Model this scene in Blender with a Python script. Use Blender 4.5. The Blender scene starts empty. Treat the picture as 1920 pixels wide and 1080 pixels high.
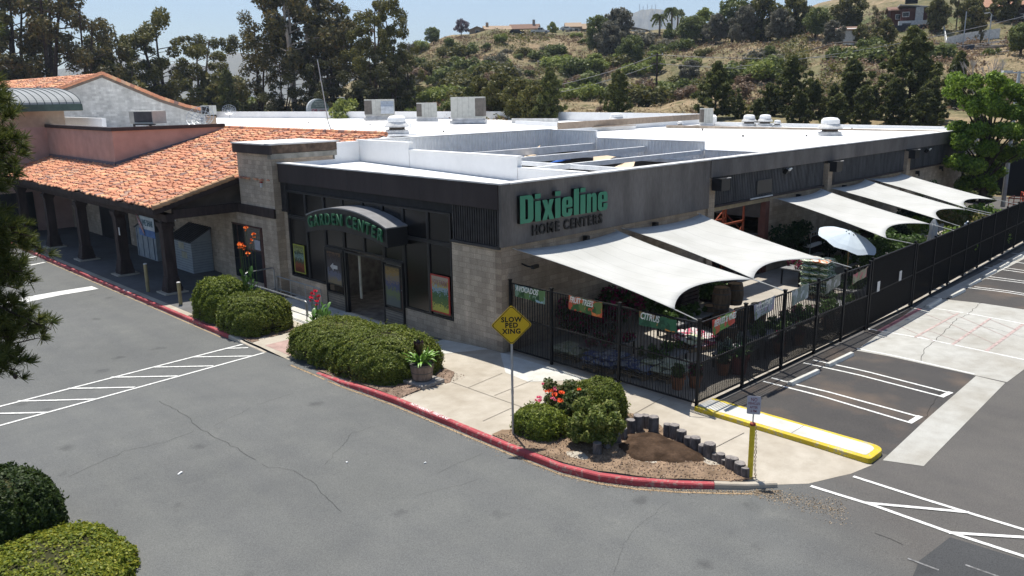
import bpy, math, random
import numpy as np
from mathutils import Vector, Matrix
rad = math.radians
sc = bpy.context.scene
COL = sc.collection

# ---------------------------------------------------------------- camera
CAMP = Vector((-19.27, -20.34, 9.0))
PITCH, ROLL, YAW, FPX = rad(13.294), rad(-.852), rad(45.805), 1541.2
_f = np.array([math.cos(PITCH)*math.cos(YAW), math.cos(PITCH)*math.sin(YAW), -math.sin(PITCH)])
_r = np.array([math.sin(YAW), -math.cos(YAW), 0.])
_u = np.cross(_r, _f)
_r2 = _r*math.cos(ROLL) + _u*math.sin(ROLL)
_u2 = np.cross(_r2, _f)
cam = bpy.data.cameras.new('camera')
cam.sensor_width = 36
cam.lens = FPX/1920*36
cam.clip_start = .1
cam.clip_end = 20000
camo = bpy.data.objects.new('camera', cam)
M = Matrix(((_r2[0], _u2[0], -_f[0], CAMP.x), (_r2[1], _u2[1], -_f[1], CAMP.y), (_r2[2], _u2[2], -_f[2], CAMP.z), (0, 0, 0, 1)))
camo.matrix_world = M
COL.objects.link(camo)
sc.camera = camo

# ---------------------------------------------------------------- sky, sun, exposure
SUN_EL = rad(70.5)
SUN_DIR = (.43, .90)                                  # horizontal direction towards the sun
w = bpy.data.worlds.new('World')
sc.world = w
w.use_nodes = True
nt = w.node_tree
bg = nt.nodes['Background']
sky = nt.nodes.new('ShaderNodeTexSky')
sky.sky_type = 'NISHITA'
sky.sun_disc = False
sky.sun_elevation = SUN_EL
sky.sun_rotation = math.atan2(SUN_DIR[0], SUN_DIR[1])
sky.air_density = 1.0
sky.dust_density = .7
sky.ozone_density = 3.2
nt.links.new(sky.outputs[0], bg.inputs[0])
bg.inputs[1].default_value = .092
sl = bpy.data.lights.new('sun', 'SUN')
sl.energy = 5.0
sl.angle = rad(.53)
sl.color = (1, .955, .87)
so = bpy.data.objects.new('sun', sl)
COL.objects.link(so)
sd = Vector((SUN_DIR[0], SUN_DIR[1], 0)).normalized()*math.cos(SUN_EL) + Vector((0, 0, math.sin(SUN_EL)))
so.rotation_euler = sd.to_track_quat('Z', 'Y').to_euler()
so.location = (0, 0, 60)
sc.view_settings.view_transform = 'Standard'
sc.view_settings.look = 'None'
sc.view_settings.exposure = .50
sc.view_settings.gamma = 1

# ---------------------------------------------------------------- measuring helpers (surveyed pixel -> point on a known plane)
C0 = np.array(CAMP)
def ray(px, py):
    return _r2*((px-960)/FPX) - _u2*((py-540)/FPX) + _f
def G(px, py, z=0.):
    d = ray(px, py); return Vector(C0 + d*(z-C0[2])/d[2])
def sstep(t):
    t = min(max(t, 0), 1); return t*t*(3-2*t)
def az(x, y):                                         # asphalt height
    a = -.15 - .27*sstep((y-2)/8)
    u = min(max((x+5)/4, 0), 1)*min(max((-y-7)/3, 0), 1)
    return a*(1-u) - .02*u
def sz(x, y):                                         # pavement height
    return -.27*sstep(y/5.5)
def Ga(px, py, dz=0.):
    z = -.15
    for _ in range(10):
        P = G(px, py, z); z = az(P.x, P.y)
    P.z = z+dz
    return P
def Gs(px, py, dz=0.):
    z = 0.
    for _ in range(10):
        P = G(px, py, z); z = sz(P.x, P.y)
    P.z = z+dz
    return P
def PX(px, py, D):                                    # point at horizontal distance D seen there
    d = ray(px, py); return Vector(C0 + d*D/math.hypot(d[0], d[1]))
def OX(px, py, y0):
    d = ray(px, py); return Vector(C0 + d*(y0-C0[1])/d[1])
def OY(px, py, x0):
    d = ray(px, py); return Vector(C0 + d*(x0-C0[0])/d[0])

# ---------------------------------------------------------------- materials
MATS = {}
def nodes(name, rough=.8, spec=.3, metal=0.):
    m = bpy.data.materials.new(name); m.use_nodes = True
    t = m.node_tree; b = t.nodes['Principled BSDF']
    b.inputs['Roughness'].default_value = rough
    b.inputs['Specular IOR Level'].default_value = spec
    b.inputs['Metallic'].default_value = metal
    return m, t, b
def N(t, kind, **kw):
    n = t.nodes.new('ShaderNode'+kind)
    for k, v in kw.items():
        if k in n.inputs: n.inputs[k].default_value = v
        else: setattr(n, k, v)
    return n
def ramp(t, stops, src=None):
    n = t.nodes.new('ShaderNodeValToRGB')
    e = n.color_ramp.elements
    while len(e) < len(stops): e.new(.5)
    for i, (p, c) in enumerate(stops):
        e[i].position = p; e[i].color = (*c, 1) if len(c) == 3 else c
    if src is not None: t.links.new(src, n.inputs[0])
    return n
def coords(t, scale=(1, 1, 1), loc=(0, 0, 0), kind='Object'):
    tc = N(t, 'TexCoord'); mp = N(t, 'Mapping')
    mp.inputs['Scale'].default_value = scale
    mp.inputs['Location'].default_value = loc
    t.links.new(tc.outputs[kind], mp.inputs[0])
    return mp.outputs[0]
def mixc(t, a, b, fac, mode='MIX'):
    n = t.nodes.new('ShaderNodeMix'); n.data_type = 'RGBA'; n.blend_type = mode
    for s, v in ((6, a), (7, b), (0, fac)):
        if hasattr(v, 'is_linked') or hasattr(v, 'links'): t.links.new(v, n.inputs[s])
        else: n.inputs[s].default_value = (*v, 1) if isinstance(v, tuple) else v
    return n.outputs[2]
def bump(t, b, h, strength=.3, dist=.02):
    n = N(t, 'Bump'); n.inputs['Strength'].default_value = strength; n.inputs['Distance'].default_value = dist
    t.links.new(h, n.inputs['Height']); t.links.new(n.outputs[0], b.inputs['Normal'])
def plain(name, c, rough=.6, spec=.3, metal=0., var=.18, scale=3., fine=40., bmp=.1, streak=False):
    """a paint / stone / metal with mild wear: two noises over the base colour"""
    if name in MATS: return MATS[name]
    m, t, b = nodes(name, rough, spec, metal)
    co = coords(t, (1, 1, .25) if streak else (1, 1, 1))
    n1 = N(t, 'TexNoise', Scale=scale, Detail=5.); n2 = N(t, 'TexNoise', Scale=fine, Detail=3.)
    t.links.new(co, n1.inputs['Vector']); t.links.new(co, n2.inputs['Vector'])
    lo = tuple(x*(1-var) for x in c); hi = tuple(min(1, x*(1+var)) for x in c)
    r1 = ramp(t, [(.3, lo), (.7, hi)], n1.outputs[0])
    r2 = ramp(t, [(.3, (1-var*.5,)*3), (.7, (1+var*.3,)*3)], n2.outputs[0])
    t.links.new(mixc(t, r1.outputs[0], r2.outputs[0], 1., 'MULTIPLY'), b.inputs['Base Color'])
    if bmp: bump(t, b, n2.outputs[0], bmp, .01)
    MATS[name] = m
    return m
def chipped(name, c, under, amount=.60, rough=.65):
    """kerb paint worn through to the concrete in flakes"""
    m, t, b = nodes(name, rough, .3); co = coords(t)
    n1 = N(t, 'TexNoise', Scale=7., Detail=8., Roughness=.68); n2 = N(t, 'TexNoise', Scale=1.1, Detail=4.); n3 = N(t, 'TexNoise', Scale=34., Detail=4.)
    for n in (n1, n2, n3): t.links.new(co, n.inputs['Vector'])
    ad = N(t, 'Math', operation='MULTIPLY_ADD'); t.links.new(n2.outputs[0], ad.inputs[0]); ad.inputs[1].default_value = .35; t.links.new(n1.outputs[0], ad.inputs[2])
    mk = ramp(t, [(amount+.135, (0, 0, 0)), (amount+.175, (.8, .8, .8))], ad.outputs[0])
    base = ramp(t, [(.3, tuple(x*.72 for x in c)), (.6, c), (.8, tuple(min(1, x*1.25+.02) for x in c))], n2.outputs[0])
    gr = ramp(t, [(.3, (.82, .82, .82)), (.7, (1.12, 1.12, 1.12))], n3.outputs[0])
    o = mixc(t, mixc(t, base.outputs[0], under, mk.outputs[0]), gr.outputs[0], 1., 'MULTIPLY')
    t.links.new(o, b.inputs['Base Color']); bump(t, b, n3.outputs[0], .4, .006); MATS[name] = m
    return m
def leafmat(name, stops, rough=.55, trans=.35):
    """leaves: colour picked per leaf (island) plus a slow drift over the plant"""
    if name in MATS: return MATS[name]
    m, t, b = nodes(name, rough, .25)
    geo = N(t, 'NewGeometry')
    n1 = N(t, 'TexNoise', Scale=.9, Detail=3.); t.links.new(coords(t), n1.inputs['Vector'])
    ad = N(t, 'Math', operation='MULTIPLY_ADD'); t.links.new(geo.outputs['Random Per Island'], ad.inputs[0])
    ad.inputs[1].default_value = .6; 
    s = N(t, 'Math', operation='MULTIPLY'); t.links.new(n1.outputs[0], s.inputs[0]); s.inputs[1].default_value = .4
    t.links.new(s.outputs[0], ad.inputs[2])
    r = ramp(t, stops, ad.outputs[0])
    t.links.new(r.outputs[0], b.inputs['Base Color'])
    tr = N(t, 'BsdfTranslucent'); t.links.new(r.outputs[0], tr.inputs[0])
    mx = N(t, 'MixShader'); mx.inputs[0].default_value = trans
    t.links.new(b.outputs[0], mx.inputs[1]); t.links.new(tr.outputs[0], mx.inputs[2])
    t.links.new(mx.outputs[0], t.nodes['Material Output'].inputs[0])
    MATS[name] = m
    return m

def asphalt(name, c, warm=0., lane=False):
    m, t, b = nodes(name, .9, .2)
    co = coords(t)
    big = N(t, 'TexNoise', Scale=.13, Detail=6., Roughness=.6); mid = N(t, 'TexNoise', Scale=1.1, Detail=6.); fine = N(t, 'TexNoise', Scale=42., Detail=4., Roughness=.7)
    vor = N(t, 'TexVoronoi', Scale=60.)
    for n in (big, mid, fine, vor): t.links.new(co, n.inputs['Vector'])
    a = ramp(t, [(.25, tuple(x*.86 for x in c)), (.5, c), (.78, tuple(x*1.10 for x in c))], big.outputs[0])
    b2 = ramp(t, [(.25, (.91, .91, .92)), (.7, (1.06, 1.05, 1.04))], mid.outputs[0])
    c2 = ramp(t, [(.3, (.66, .66, .66)), (.68, (1.32, 1.31, 1.28))], fine.outputs[0])
    d2 = ramp(t, [(0., (1.5, 1.48, 1.42)), (.12, (1, 1, 1))], vor.outputs[0])
    # tyre-worn streaks along the lane
    sco = coords(t, (1.3, .12, 1)); st = N(t, 'TexNoise', Scale=1., Detail=4.); t.links.new(sco, st.inputs['Vector'])
    e2 = ramp(t, [(.35, (.95, .95, .96)), (.65, (1.03, 1.03, 1.02))], st.outputs[0])
    o = mixc(t, a.outputs[0], b2.outputs[0], 1., 'MULTIPLY'); o = mixc(t, o, c2.outputs[0], 1., 'MULTIPLY')
    o = mixc(t, o, d2.outputs[0], 1., 'MULTIPLY'); o = mixc(t, o, e2.outputs[0], 1., 'MULTIPLY')
    if warm:
        wn = N(t, 'TexNoise', Scale=.5, Detail=6.); t.links.new(coords(t, (1, 1, 1), (7, 3, 0)), wn.inputs['Vector'])
        wr = ramp(t, [(.5, (0, 0, 0)), (.72, (warm, warm, warm))], wn.outputs[0])
        o = mixc(t, o, (.22, .15, .10), wr.outputs[0])
    # oil drips and dark stains, a few pale scuffs
    v2 = N(t, 'TexVoronoi', Scale=.55); t.links.new(co, v2.inputs['Vector']); n5 = N(t, 'TexNoise', Scale=3., Detail=5.); t.links.new(co, n5.inputs['Vector'])
    a5 = N(t, 'Math', operation='MULTIPLY_ADD'); t.links.new(n5.outputs[0], a5.inputs[0]); a5.inputs[1].default_value = .35; t.links.new(v2.outputs['Distance'], a5.inputs[2])
    r5 = ramp(t, [(.20, (.70, .70, .71)), (.33, (1, 1, 1))], a5.outputs[0]); o = mixc(t, o, r5.outputs[0], 1., 'MULTIPLY')
    n6 = N(t, 'TexNoise', Scale=.8, Detail=8., Roughness=.75); t.links.new(coords(t, (1, 1, 1), (31, 7, 0)), n6.inputs['Vector'])
    r6 = ramp(t, [(.60, (1, 1, 1)), (.70, (1.13, 1.12, 1.10))], n6.outputs[0]); o = mixc(t, o, r6.outputs[0], 1., 'MULTIPLY')
    if lane:                                            # the side lane was laid with a browner, older mix
        sp = N(t, 'SeparateXYZ'); t.links.new(co, sp.inputs[0])
        k1 = N(t, 'Math', operation='MULTIPLY_ADD'); t.links.new(sp.outputs['X'], k1.inputs[0]); k1.inputs[1].default_value = .11; k1.inputs[2].default_value = -.55
        k2 = N(t, 'Math', operation='MULTIPLY_ADD'); t.links.new(sp.outputs['Y'], k2.inputs[0]); k2.inputs[1].default_value = -.10; t.links.new(k1.outputs[0], k2.inputs[2])
        k3 = N(t, 'Math', operation='MULTIPLY_ADD'); t.links.new(big.outputs[0], k3.inputs[0]); k3.inputs[1].default_value = .8; t.links.new(k2.outputs[0], k3.inputs[2])
        lr = ramp(t, [(.62, (0, 0, 0)), (1.0, (.9, .9, .9))], k3.outputs[0])
        o = mixc(t, o, mixc(t, o, (.80, .73, .70), 1., 'MULTIPLY'), lr.outputs[0])
    t.links.new(o, b.inputs['Base Color'])
    bump(t, b, fine.outputs[0], .5, .006)
    MATS[name] = m
    return m
def concrete(name, c, stain=.25):
    m, t, b = nodes(name, .85, .25)
    co = coords(t)
    big = N(t, 'TexNoise', Scale=.35, Detail=6., Roughness=.62); mid = N(t, 'TexNoise', Scale=2.3, Detail=6.); fine = N(t, 'TexNoise', Scale=60., Detail=3.)
    for n in (big, mid, fine): t.links.new(co, n.inputs['Vector'])
    a = ramp(t, [(.28, tuple(x*(1-stain)*k for x, k in zip(c, (1, .96, .9)))), (.55, c), (.8, tuple(min(1, x*1.08) for x in c))], big.outputs[0])
    b2 = ramp(t, [(.25, (.86, .85, .83)), (.65, (1.05, 1.05, 1.05))], mid.outputs[0])
    c2 = ramp(t, [(.3, (.88, .88, .88)), (.7, (1.1, 1.1, 1.1))], fine.outputs[0])
    o = mixc(t, a.outputs[0], b2.outputs[0], 1., 'MULTIPLY'); o = mixc(t, o, c2.outputs[0], 1., 'MULTIPLY')
    t.links.new(o, b.inputs['Base Color']); bump(t, b, fine.outputs[0], .25, .004)
    MATS[name] = m
    return m
def blocks(name, c, mortar, bw=.41, bh=.203, swap='X'):
    """concrete block walls; the brick pattern runs over (along wall, height)"""
    m, t, b = nodes(name, .9, .2)
    tc = N(t, 'TexCoord'); sp = N(t, 'SeparateXYZ'); cb = N(t, 'CombineXYZ')
    t.links.new(tc.outputs['Object'], sp.inputs[0])
    t.links.new(sp.outputs[swap], cb.inputs[0]); t.links.new(sp.outputs['Z'], cb.inputs[1])
    br = N(t, 'TexBrick'); br.inputs['Scale'].default_value = 1.
    br.inputs['Brick Width'].default_value = bw; br.inputs['Row Height'].default_value = bh
    br.inputs['Mortar Size'].default_value = .008; br.inputs['Mortar Smooth'].default_value = .3; br.inputs['Bias'].default_value = -.1
    br.inputs['Color1'].default_value = (*[x*.82 for x in c], 1); br.inputs['Color2'].default_value = (*[x*1.12 for x in c], 1)
    br.inputs['Mortar'].default_value = (*mortar, 1)
    t.links.new(cb.outputs[0], br.inputs['Vector'])
    n1 = N(t, 'TexNoise', Scale=.8, Detail=6.); n2 = N(t, 'TexNoise', Scale=22., Detail=4.); n3 = N(t, 'TexNoise', Scale=1., Detail=5.)
    t.links.new(coords(t), n1.inputs['Vector']); t.links.new(coords(t), n2.inputs['Vector'])
    t.links.new(coords(t, (2.6, 2.6, .35)), n3.inputs['Vector'])
    r1 = ramp(t, [(.3, (.8, .8, .8)), (.7, (1.1, 1.1, 1.1))], n1.outputs[0]); r2 = ramp(t, [(.3, (.82, .82, .82)), (.7, (1.15, 1.15, 1.15))], n2.outputs[0])
    r3 = ramp(t, [(.35, (.86, .86, .86)), (.62, (1, 1, 1)), (.78, (1.25, 1.25, 1.24))], n3.outputs[0])
    o = mixc(t, br.outputs[0], r1.outputs[0], 1., 'MULTIPLY'); o = mixc(t, o, r2.outputs[0], 1., 'MULTIPLY'); o = mixc(t, o, r3.outputs[0], 1., 'MULTIPLY')
    t.links.new(o, b.inputs['Base Color'])
    iv = N(t, 'Math', operation='SUBTRACT'); iv.inputs[0].default_value = 1.; t.links.new(br.outputs['Fac'], iv.inputs[1])
    bump(t, b, iv.outputs[0], .6, .012)
    MATS[name] = m
    return m

mASPH = asphalt('asphalt', (.119, .123, .122), lane=True)
mASPH2 = asphalt('old_asphalt', (.062, .059, .058), .35)
mASPH3 = asphalt('patch_asphalt', (.058, .060, .063))
mCONC = concrete('concrete', (.41, .37, .31))
mCONC2 = concrete('new_concrete', (.52, .52, .49), .1)
mCONC3 = concrete('pad_concrete', (.39, .385, .36), .2)
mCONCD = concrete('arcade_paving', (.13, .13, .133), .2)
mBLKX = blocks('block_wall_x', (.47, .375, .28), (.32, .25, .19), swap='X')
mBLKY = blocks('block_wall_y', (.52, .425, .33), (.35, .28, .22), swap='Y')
mBLKG = blocks('painted_block_wall', (.60, .595, .565), (.54, .53, .50), swap='X')
mDARK = plain('dark_plaster', (.055, .044, .043), .85, .2, var=.2, scale=1.2, streak=True)
mGREYP = plain('grey_plaster', (.158, .142, .130), .88, .2, var=.28, scale=1.1, fine=14., streak=True)
mLOUV = plain('louvre_metal', (.045, .042, .043), .6, .3, var=.3)
mFRAME = plain('black_frame', (.016, .016, .018), .45, .4)
mGLASS = plain('dark_glass', (.006, .006, .007), .22, .35, var=.1, bmp=0)
mGLASS2 = plain('window_glass', (.02, .022, .024), .06, .5, var=.1, bmp=0)
mWHITE = plain('white_roof', (.80, .80, .79), .6, .3, var=.05, scale=.5, fine=4., bmp=0)
mWROOF = plain('roof_coating', (.86, .86, .86), .5, .3, var=.03, scale=.3, fine=2., bmp=0)
mCORR = plain('pale_corrugated', (.86, .86, .85), .5, .3, var=.08)
mWDIRT = plain('weathered_white', (.62, .61, .59), .7, .2, var=.25, scale=1.5)
mPINK = plain('pink_stucco', (.45, .305, .265), .92, .1, var=.12, scale=1.3, fine=60.)
mTOWER = plain('tan_stucco', (.40, .30, .22), .92, .1, var=.1)
mWOODD = plain('dark_wood', (.048, .034, .031), .8, .2, var=.4, scale=4., streak=True)
mREDC = chipped('red_paint', (.40, .065, .075), (.34, .22, .19), .592)
mYELC = chipped('yellow_kerb_paint', (.60, .45, .03), (.36, .33, .24), .592)
mYEL = plain('yellow_paint', (.62, .47, .025), .5, .3, var=.16, scale=5.)
mYSIGN = plain('yellow_sign', (.62, .40, .012), .4, .3, var=.06)
mWPAINT = plain('white_line_paint', (.62, .62, .60), .8, .2, var=.22, scale=9., fine=60.)
mPINKL = plain('faded_red_paint', (.40, .31, .29), .85, .2, var=.3, scale=6., fine=60.)
mBLACK = plain('black_paint', (.008, .008, .008), .5, .3)
mFENCE = plain('black_fence_paint', (.008, .008, .009), .6, .25, var=.2)
mSTEEL = plain('galvanised_steel', (.42, .44, .46), .4, .5, .6, var=.15)
mALU = plain('handrail_steel', (.34, .35, .36), .35, .5, .7, var=.15)
mHVAC = plain('hvac_casing', (.46, .46, .42), .5, .3, var=.1)
mHVAC2 = plain('hvac_coil', (.13, .115, .10), .7, .3, var=.2)
m, t, b = nodes('sail_fabric', .8, .1); g_ = coords(t, kind='Generated'); co = coords(t)
wv = N(t, 'TexWave', Scale=1.2, Distortion=0.); t.links.new(coords(t, (2.2, .3, 0), kind='Generated'), wv.inputs['Vector'])
sr = ramp(t, [(0., (.88, .88, .88)), (.02, (1, 1, 1))], wv.outputs['Fac']); n1 = N(t, 'TexNoise', Scale=.7, Detail=6.); t.links.new(co, n1.inputs['Vector']); r1 = ramp(t, [(.3, (.50, .50, .475)), (.65, (.585, .585, .565))], n1.outputs[0])
o = mixc(t, r1.outputs[0], sr.outputs[0], 1., 'MULTIPLY'); t.links.new(o, b.inputs['Base Color']); tr = N(t, 'BsdfTranslucent'); t.links.new(o, tr.inputs[0]); mx = N(t, 'MixShader'); mx.inputs[0].default_value = .18
n2 = N(t, 'TexNoise', Scale=.9, Detail=3.); t.links.new(coords(t, (1, .35, 1)), n2.inputs['Vector']); bump(t, b, n2.outputs[0], .35, .12)
t.links.new(b.outputs[0], mx.inputs[1]); t.links.new(tr.outputs[0], mx.inputs[2]); t.links.new(mx.outputs[0], t.nodes['Material Output'].inputs[0]); mSAIL = m
mTAN = plain('tan_sail_fabric', (.62, .50, .36), .8, .1, var=.04, bmp=0)
mGREEN = plain('green_letter', (.035, .21, .12), .4, .4, var=.08)
mGREEN2 = plain('dim_green_letter', (.030, .135, .065), .5, .3, var=.1)
mBARK = plain('bark', (.16, .12, .09), .95, .1, var=.4, scale=3., fine=20., streak=True)
mBARKP = plain('pale_bark', (.42, .38, .34), .9, .1, var=.3, scale=2., fine=20., streak=True)
mBARKD = plain('dark_bark', (.06, .045, .035), .95, .1, var=.4)
mCORE = plain('core_shade', (.050, .050, .022), .95, .1, var=.4)  # dark colour stands in for the shade inside the hedges
mDEAD = plain('dead_branches', (.36, .34, .32), .9, .1)
mROPE = plain('rope', (.55, .54, .50), .8, .2)

# ---------------------------------------------------------------- objects
def tag(o, label=None, cat=None, group=None, kind=None):
    for k, v in (('label', label), ('category', cat), ('group', group), ('kind', kind)):
        if v: o[k] = v
    return o
def empty(name, loc=(0, 0, 0), rz=0., label=None, cat=None, group=None):
    o = bpy.data.objects.new(name, None); o.empty_display_size = .3
    o.location = loc; o.rotation_euler.z = rz
    COL.objects.link(o); return tag(o, label, cat, group)
class MB:
    def __init__(s): s.v = []; s.f = []; s.mi = []; s.m = 0
    def add(s, vs, fs):
        k = len(s.v); s.v += [tuple(p) for p in vs]; s.f += [tuple(k+i for i in f) for f in fs]; s.mi += [s.m]*len(fs)
        return s
    def box(s, x0, x1, y0, y1, z0, z1):
        return s.add([(x0, y0, z0), (x1, y0, z0), (x1, y1, z0), (x0, y1, z0), (x0, y0, z1), (x1, y0, z1), (x1, y1, z1), (x0, y1, z1)],
                     [(0, 3, 2, 1), (4, 5, 6, 7), (0, 1, 5, 4), (1, 2, 6, 5), (2, 3, 7, 6), (3, 0, 4, 7)])
    def cbox(s, c, d, rz=0., taper=1., tilt=None):
        R = Matrix.Rotation(rz, 3, 'Z')
        if tilt: R = R @ Matrix.Rotation(tilt[0], 3, tilt[1])
        vs = []
        for sz_ in (-1, 1):
            k = taper if sz_ > 0 else 1.
            for sx, sy in ((-1, -1), (1, -1), (1, 1), (-1, 1)):
                vs.append(Vector(c) + R @ Vector((sx*d[0]/2*k, sy*d[1]/2*k, sz_*d[2]/2)))
        return s.add(vs, [(0, 3, 2, 1), (4, 5, 6, 7), (0, 1, 5, 4), (1, 2, 6, 5), (2, 3, 7, 6), (3, 0, 4, 7)])
    def prism(s, pts, a, b, axis='Z'):
        """closed outline in two coordinates extruded from a to b along axis"""
        n = len(pts)
        ar = sum(pts[i][0]*pts[(i+1) % n][1]-pts[(i+1) % n][0]*pts[i][1] for i in range(n))
        if ar < 0: pts = pts[::-1]
        def P(p, h): return (p[0], p[1], h) if axis == 'Z' else ((p[0], h, p[1]) if axis == 'Y' else (h, p[0], p[1]))
        vs = [P(p, a) for p in pts] + [P(p, b) for p in pts]
        fs = [tuple(range(n))[::-1], tuple(range(n, 2*n))] + [(i, (i+1) % n, n+(i+1) % n, n+i) for i in range(n)]
        if axis == 'Y': fs = [f[::-1] for f in fs]
        return s.add(vs, fs)
    def tube(s, pts, r, n=8, cap=True):
        pts = [Vector(p) for p in pts]; rs = r if isinstance(r, (list, tuple)) else [r]*len(pts)
        k = len(s.v); up = Vector((0, 0, 1)); prev = None
        for i, p in enumerate(pts):
            t = (pts[min(i+1, len(pts)-1)]-pts[max(i-1, 0)])
            t = t.normalized() if t.length > 1e-9 else Vector((0, 0, 1))
            if prev is None:
                a = t.cross(up if abs(t.z) < .95 else Vector((1, 0, 0))).normalized()
            else:
                a = (prev - t*prev.dot(t)); a = a.normalized() if a.length > 1e-6 else t.orthogonal().normalized()
            prev = a; b = t.cross(a)
            for j in range(n):
                an = 2*math.pi*j/n
                s.v.append(tuple(p + (a*math.cos(an) + b*math.sin(an))*rs[i]))
        for i in range(len(pts)-1):
            for j in range(n):
                s.f.append((k+i*n+j, k+i*n+(j+1) % n, k+(i+1)*n+(j+1) % n, k+(i+1)*n+j)); s.mi.append(s.m)
        if cap:
            s.f.append(tuple(k+j for j in range(n))[::-1]); s.f.append(tuple(k+(len(pts)-1)*n+j for j in range(n))); s.mi += [s.m]*2
        return s
    def lathe(s, prof, c=(0, 0, 0), n=20):
        k = len(s.v)
        for r, z in prof:
            for j in range(n):
                an = 2*math.pi*j/n; s.v.append((c[0]+r*math.cos(an), c[1]+r*math.sin(an), c[2]+z))
        for i in range(len(prof)-1):
            for j in range(n):
                s.f.append((k+i*n+j, k+i*n+(j+1) % n, k+(i+1)*n+(j+1) % n, k+(i+1)*n+j)); s.mi.append(s.m)
        s.f.append(tuple(k+j for j in range(n))[::-1]); s.f.append(tuple(k+(len(prof)-1)*n+j for j in range(n))); s.mi += [s.m]*2
        return s
    def ribbon(s, pts, wd, zf=None, dz=0.):
        """flat strip of width wd along pts (xy), heights from zf"""
        P = [Vector((p[0], p[1], 0)) for p in pts]; k = len(s.v)
        for i, p in enumerate(P):
            t = (P[min(i+1, len(P)-1)]-P[max(i-1, 0)]).normalized(); nrm = Vector((-t.y, t.x, 0))
            for sg in (1, -1):
                q = p + nrm*sg*wd/2
                z = (zf(q.x, q.y) if zf else pts[i][2]) + dz
                s.v.append((q.x, q.y, z))
        for i in range(len(P)-1):
            s.f.append((k+2*i, k+2*i+1, k+2*i+3, k+2*i+2)); s.mi.append(s.m)
        return s
    def build(s, name, mat, parent=None, smooth=False, bevel=0.):
        me = bpy.data.meshes.new(name); me.from_pydata(s.v, [], s.f)
        for m in (mat if isinstance(mat, (list, tuple)) else [mat]): me.materials.append(m)
        if max(s.mi or [0]) > 0: me.polygons.foreach_set('material_index', s.mi)
        if smooth: me.polygons.foreach_set('use_smooth', [True]*len(s.f))
        me.update()
        o = bpy.data.objects.new(name, me); COL.objects.link(o)
        if parent: o.parent = parent
        if bevel:
            bv = o.modifiers.new('bevel', 'BEVEL'); bv.width = bevel; bv.segments = 2; bv.limit_method = 'ANGLE'; bv.angle_limit = rad(40)
        return o
def dense(a, b, step=.6):
    a, b = Vector(a), Vector(b); n = max(1, int((b-a).length/step)); return [a.lerp(b, i/n) for i in range(n+1)]
def poly_sheet(name, pts, mat, zf, dz, step=.5, kind='structure', parent=None):
    """an area (outline in xy) laid on the height function as a fine grid clipped to the outline"""
    import bmesh
    bm = bmesh.new()
    vs = [bm.verts.new((p[0], p[1], 0)) for p in pts]
    bm.faces.new(vs)
    xs = [p[0] for p in pts]; ys = [p[1] for p in pts]
    def cut(co, no):
        bmesh.ops.bisect_plane(bm, geom=bm.verts[:]+bm.edges[:]+bm.faces[:], plane_co=co, plane_no=no)
    x = math.floor(min(xs))+step
    while x < max(xs): cut((x, 0, 0), (1, 0, 0)); x += step
    y = math.floor(min(ys))+step
    while y < max(ys): cut((0, y, 0), (0, 1, 0)); y += step
    for v in bm.verts: v.co.z = zf(v.co.x, v.co.y) + dz
    bmesh.ops.recalc_face_normals(bm, faces=bm.faces[:])
    me = bpy.data.meshes.new(name); bm.to_mesh(me); bm.free(); me.materials.append(mat)
    if len(me.polygons) and sum(p.normal.z for p in me.polygons) < 0: me.flip_normals()
    o = bpy.data.objects.new(name, me); COL.objects.link(o)
    if parent: o.parent = parent
    return tag(o, kind=kind)
def copy_tree(o, parent=None):
    c = o.copy(); COL.objects.link(c)
    if parent: c.parent = parent
    for ch in list(o.children): copy_tree(ch, c)
    return c
def text(name, s, size, mat, parent, loc, rot, ext=.01, bold=0., sx=1., align='CENTER', space=1., shear=0.):
    cu = bpy.data.curves.new(name, 'FONT'); cu.body = s; cu.size = size; cu.extrude = ext; cu.offset = bold
    cu.align_x = align; cu.align_y = 'CENTER'; cu.resolution_u = 3; cu.space_character = space; cu.shear = shear; cu.space_line = 1.05
    tmp = bpy.data.objects.new(name, cu); COL.objects.link(tmp)
    me = bpy.data.meshes.new_from_object(tmp.evaluated_get(bpy.context.evaluated_depsgraph_get()))
    COL.objects.unlink(tmp); bpy.data.objects.remove(tmp)
    me.materials.clear(); me.materials.append(mat); me.name = name
    o = bpy.data.objects.new(name, me); COL.objects.link(o)
    mw = Matrix.Translation(loc) @ rot.to_4x4() @ Matrix.Diagonal((sx, 1, 1, 1))
    me.transform(mw)
    if parent: o.parent = parent
    return o
def frame_rot(xdir, up=(0, 0, 1)):
    x = Vector(xdir).normalized(); u = Vector(up); z = x.cross(u).normalized(); u = z.cross(x)
    return Matrix(((x.x, u.x, z.x), (x.y, u.y, z.y), (x.z, u.z, z.z)))
FACE_X = frame_rot((0, -1, 0))      # lettering on the front facade, read from -x
FACE_Y = frame_rot((1, 0, 0))       # lettering on the side facade, read from -y

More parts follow.
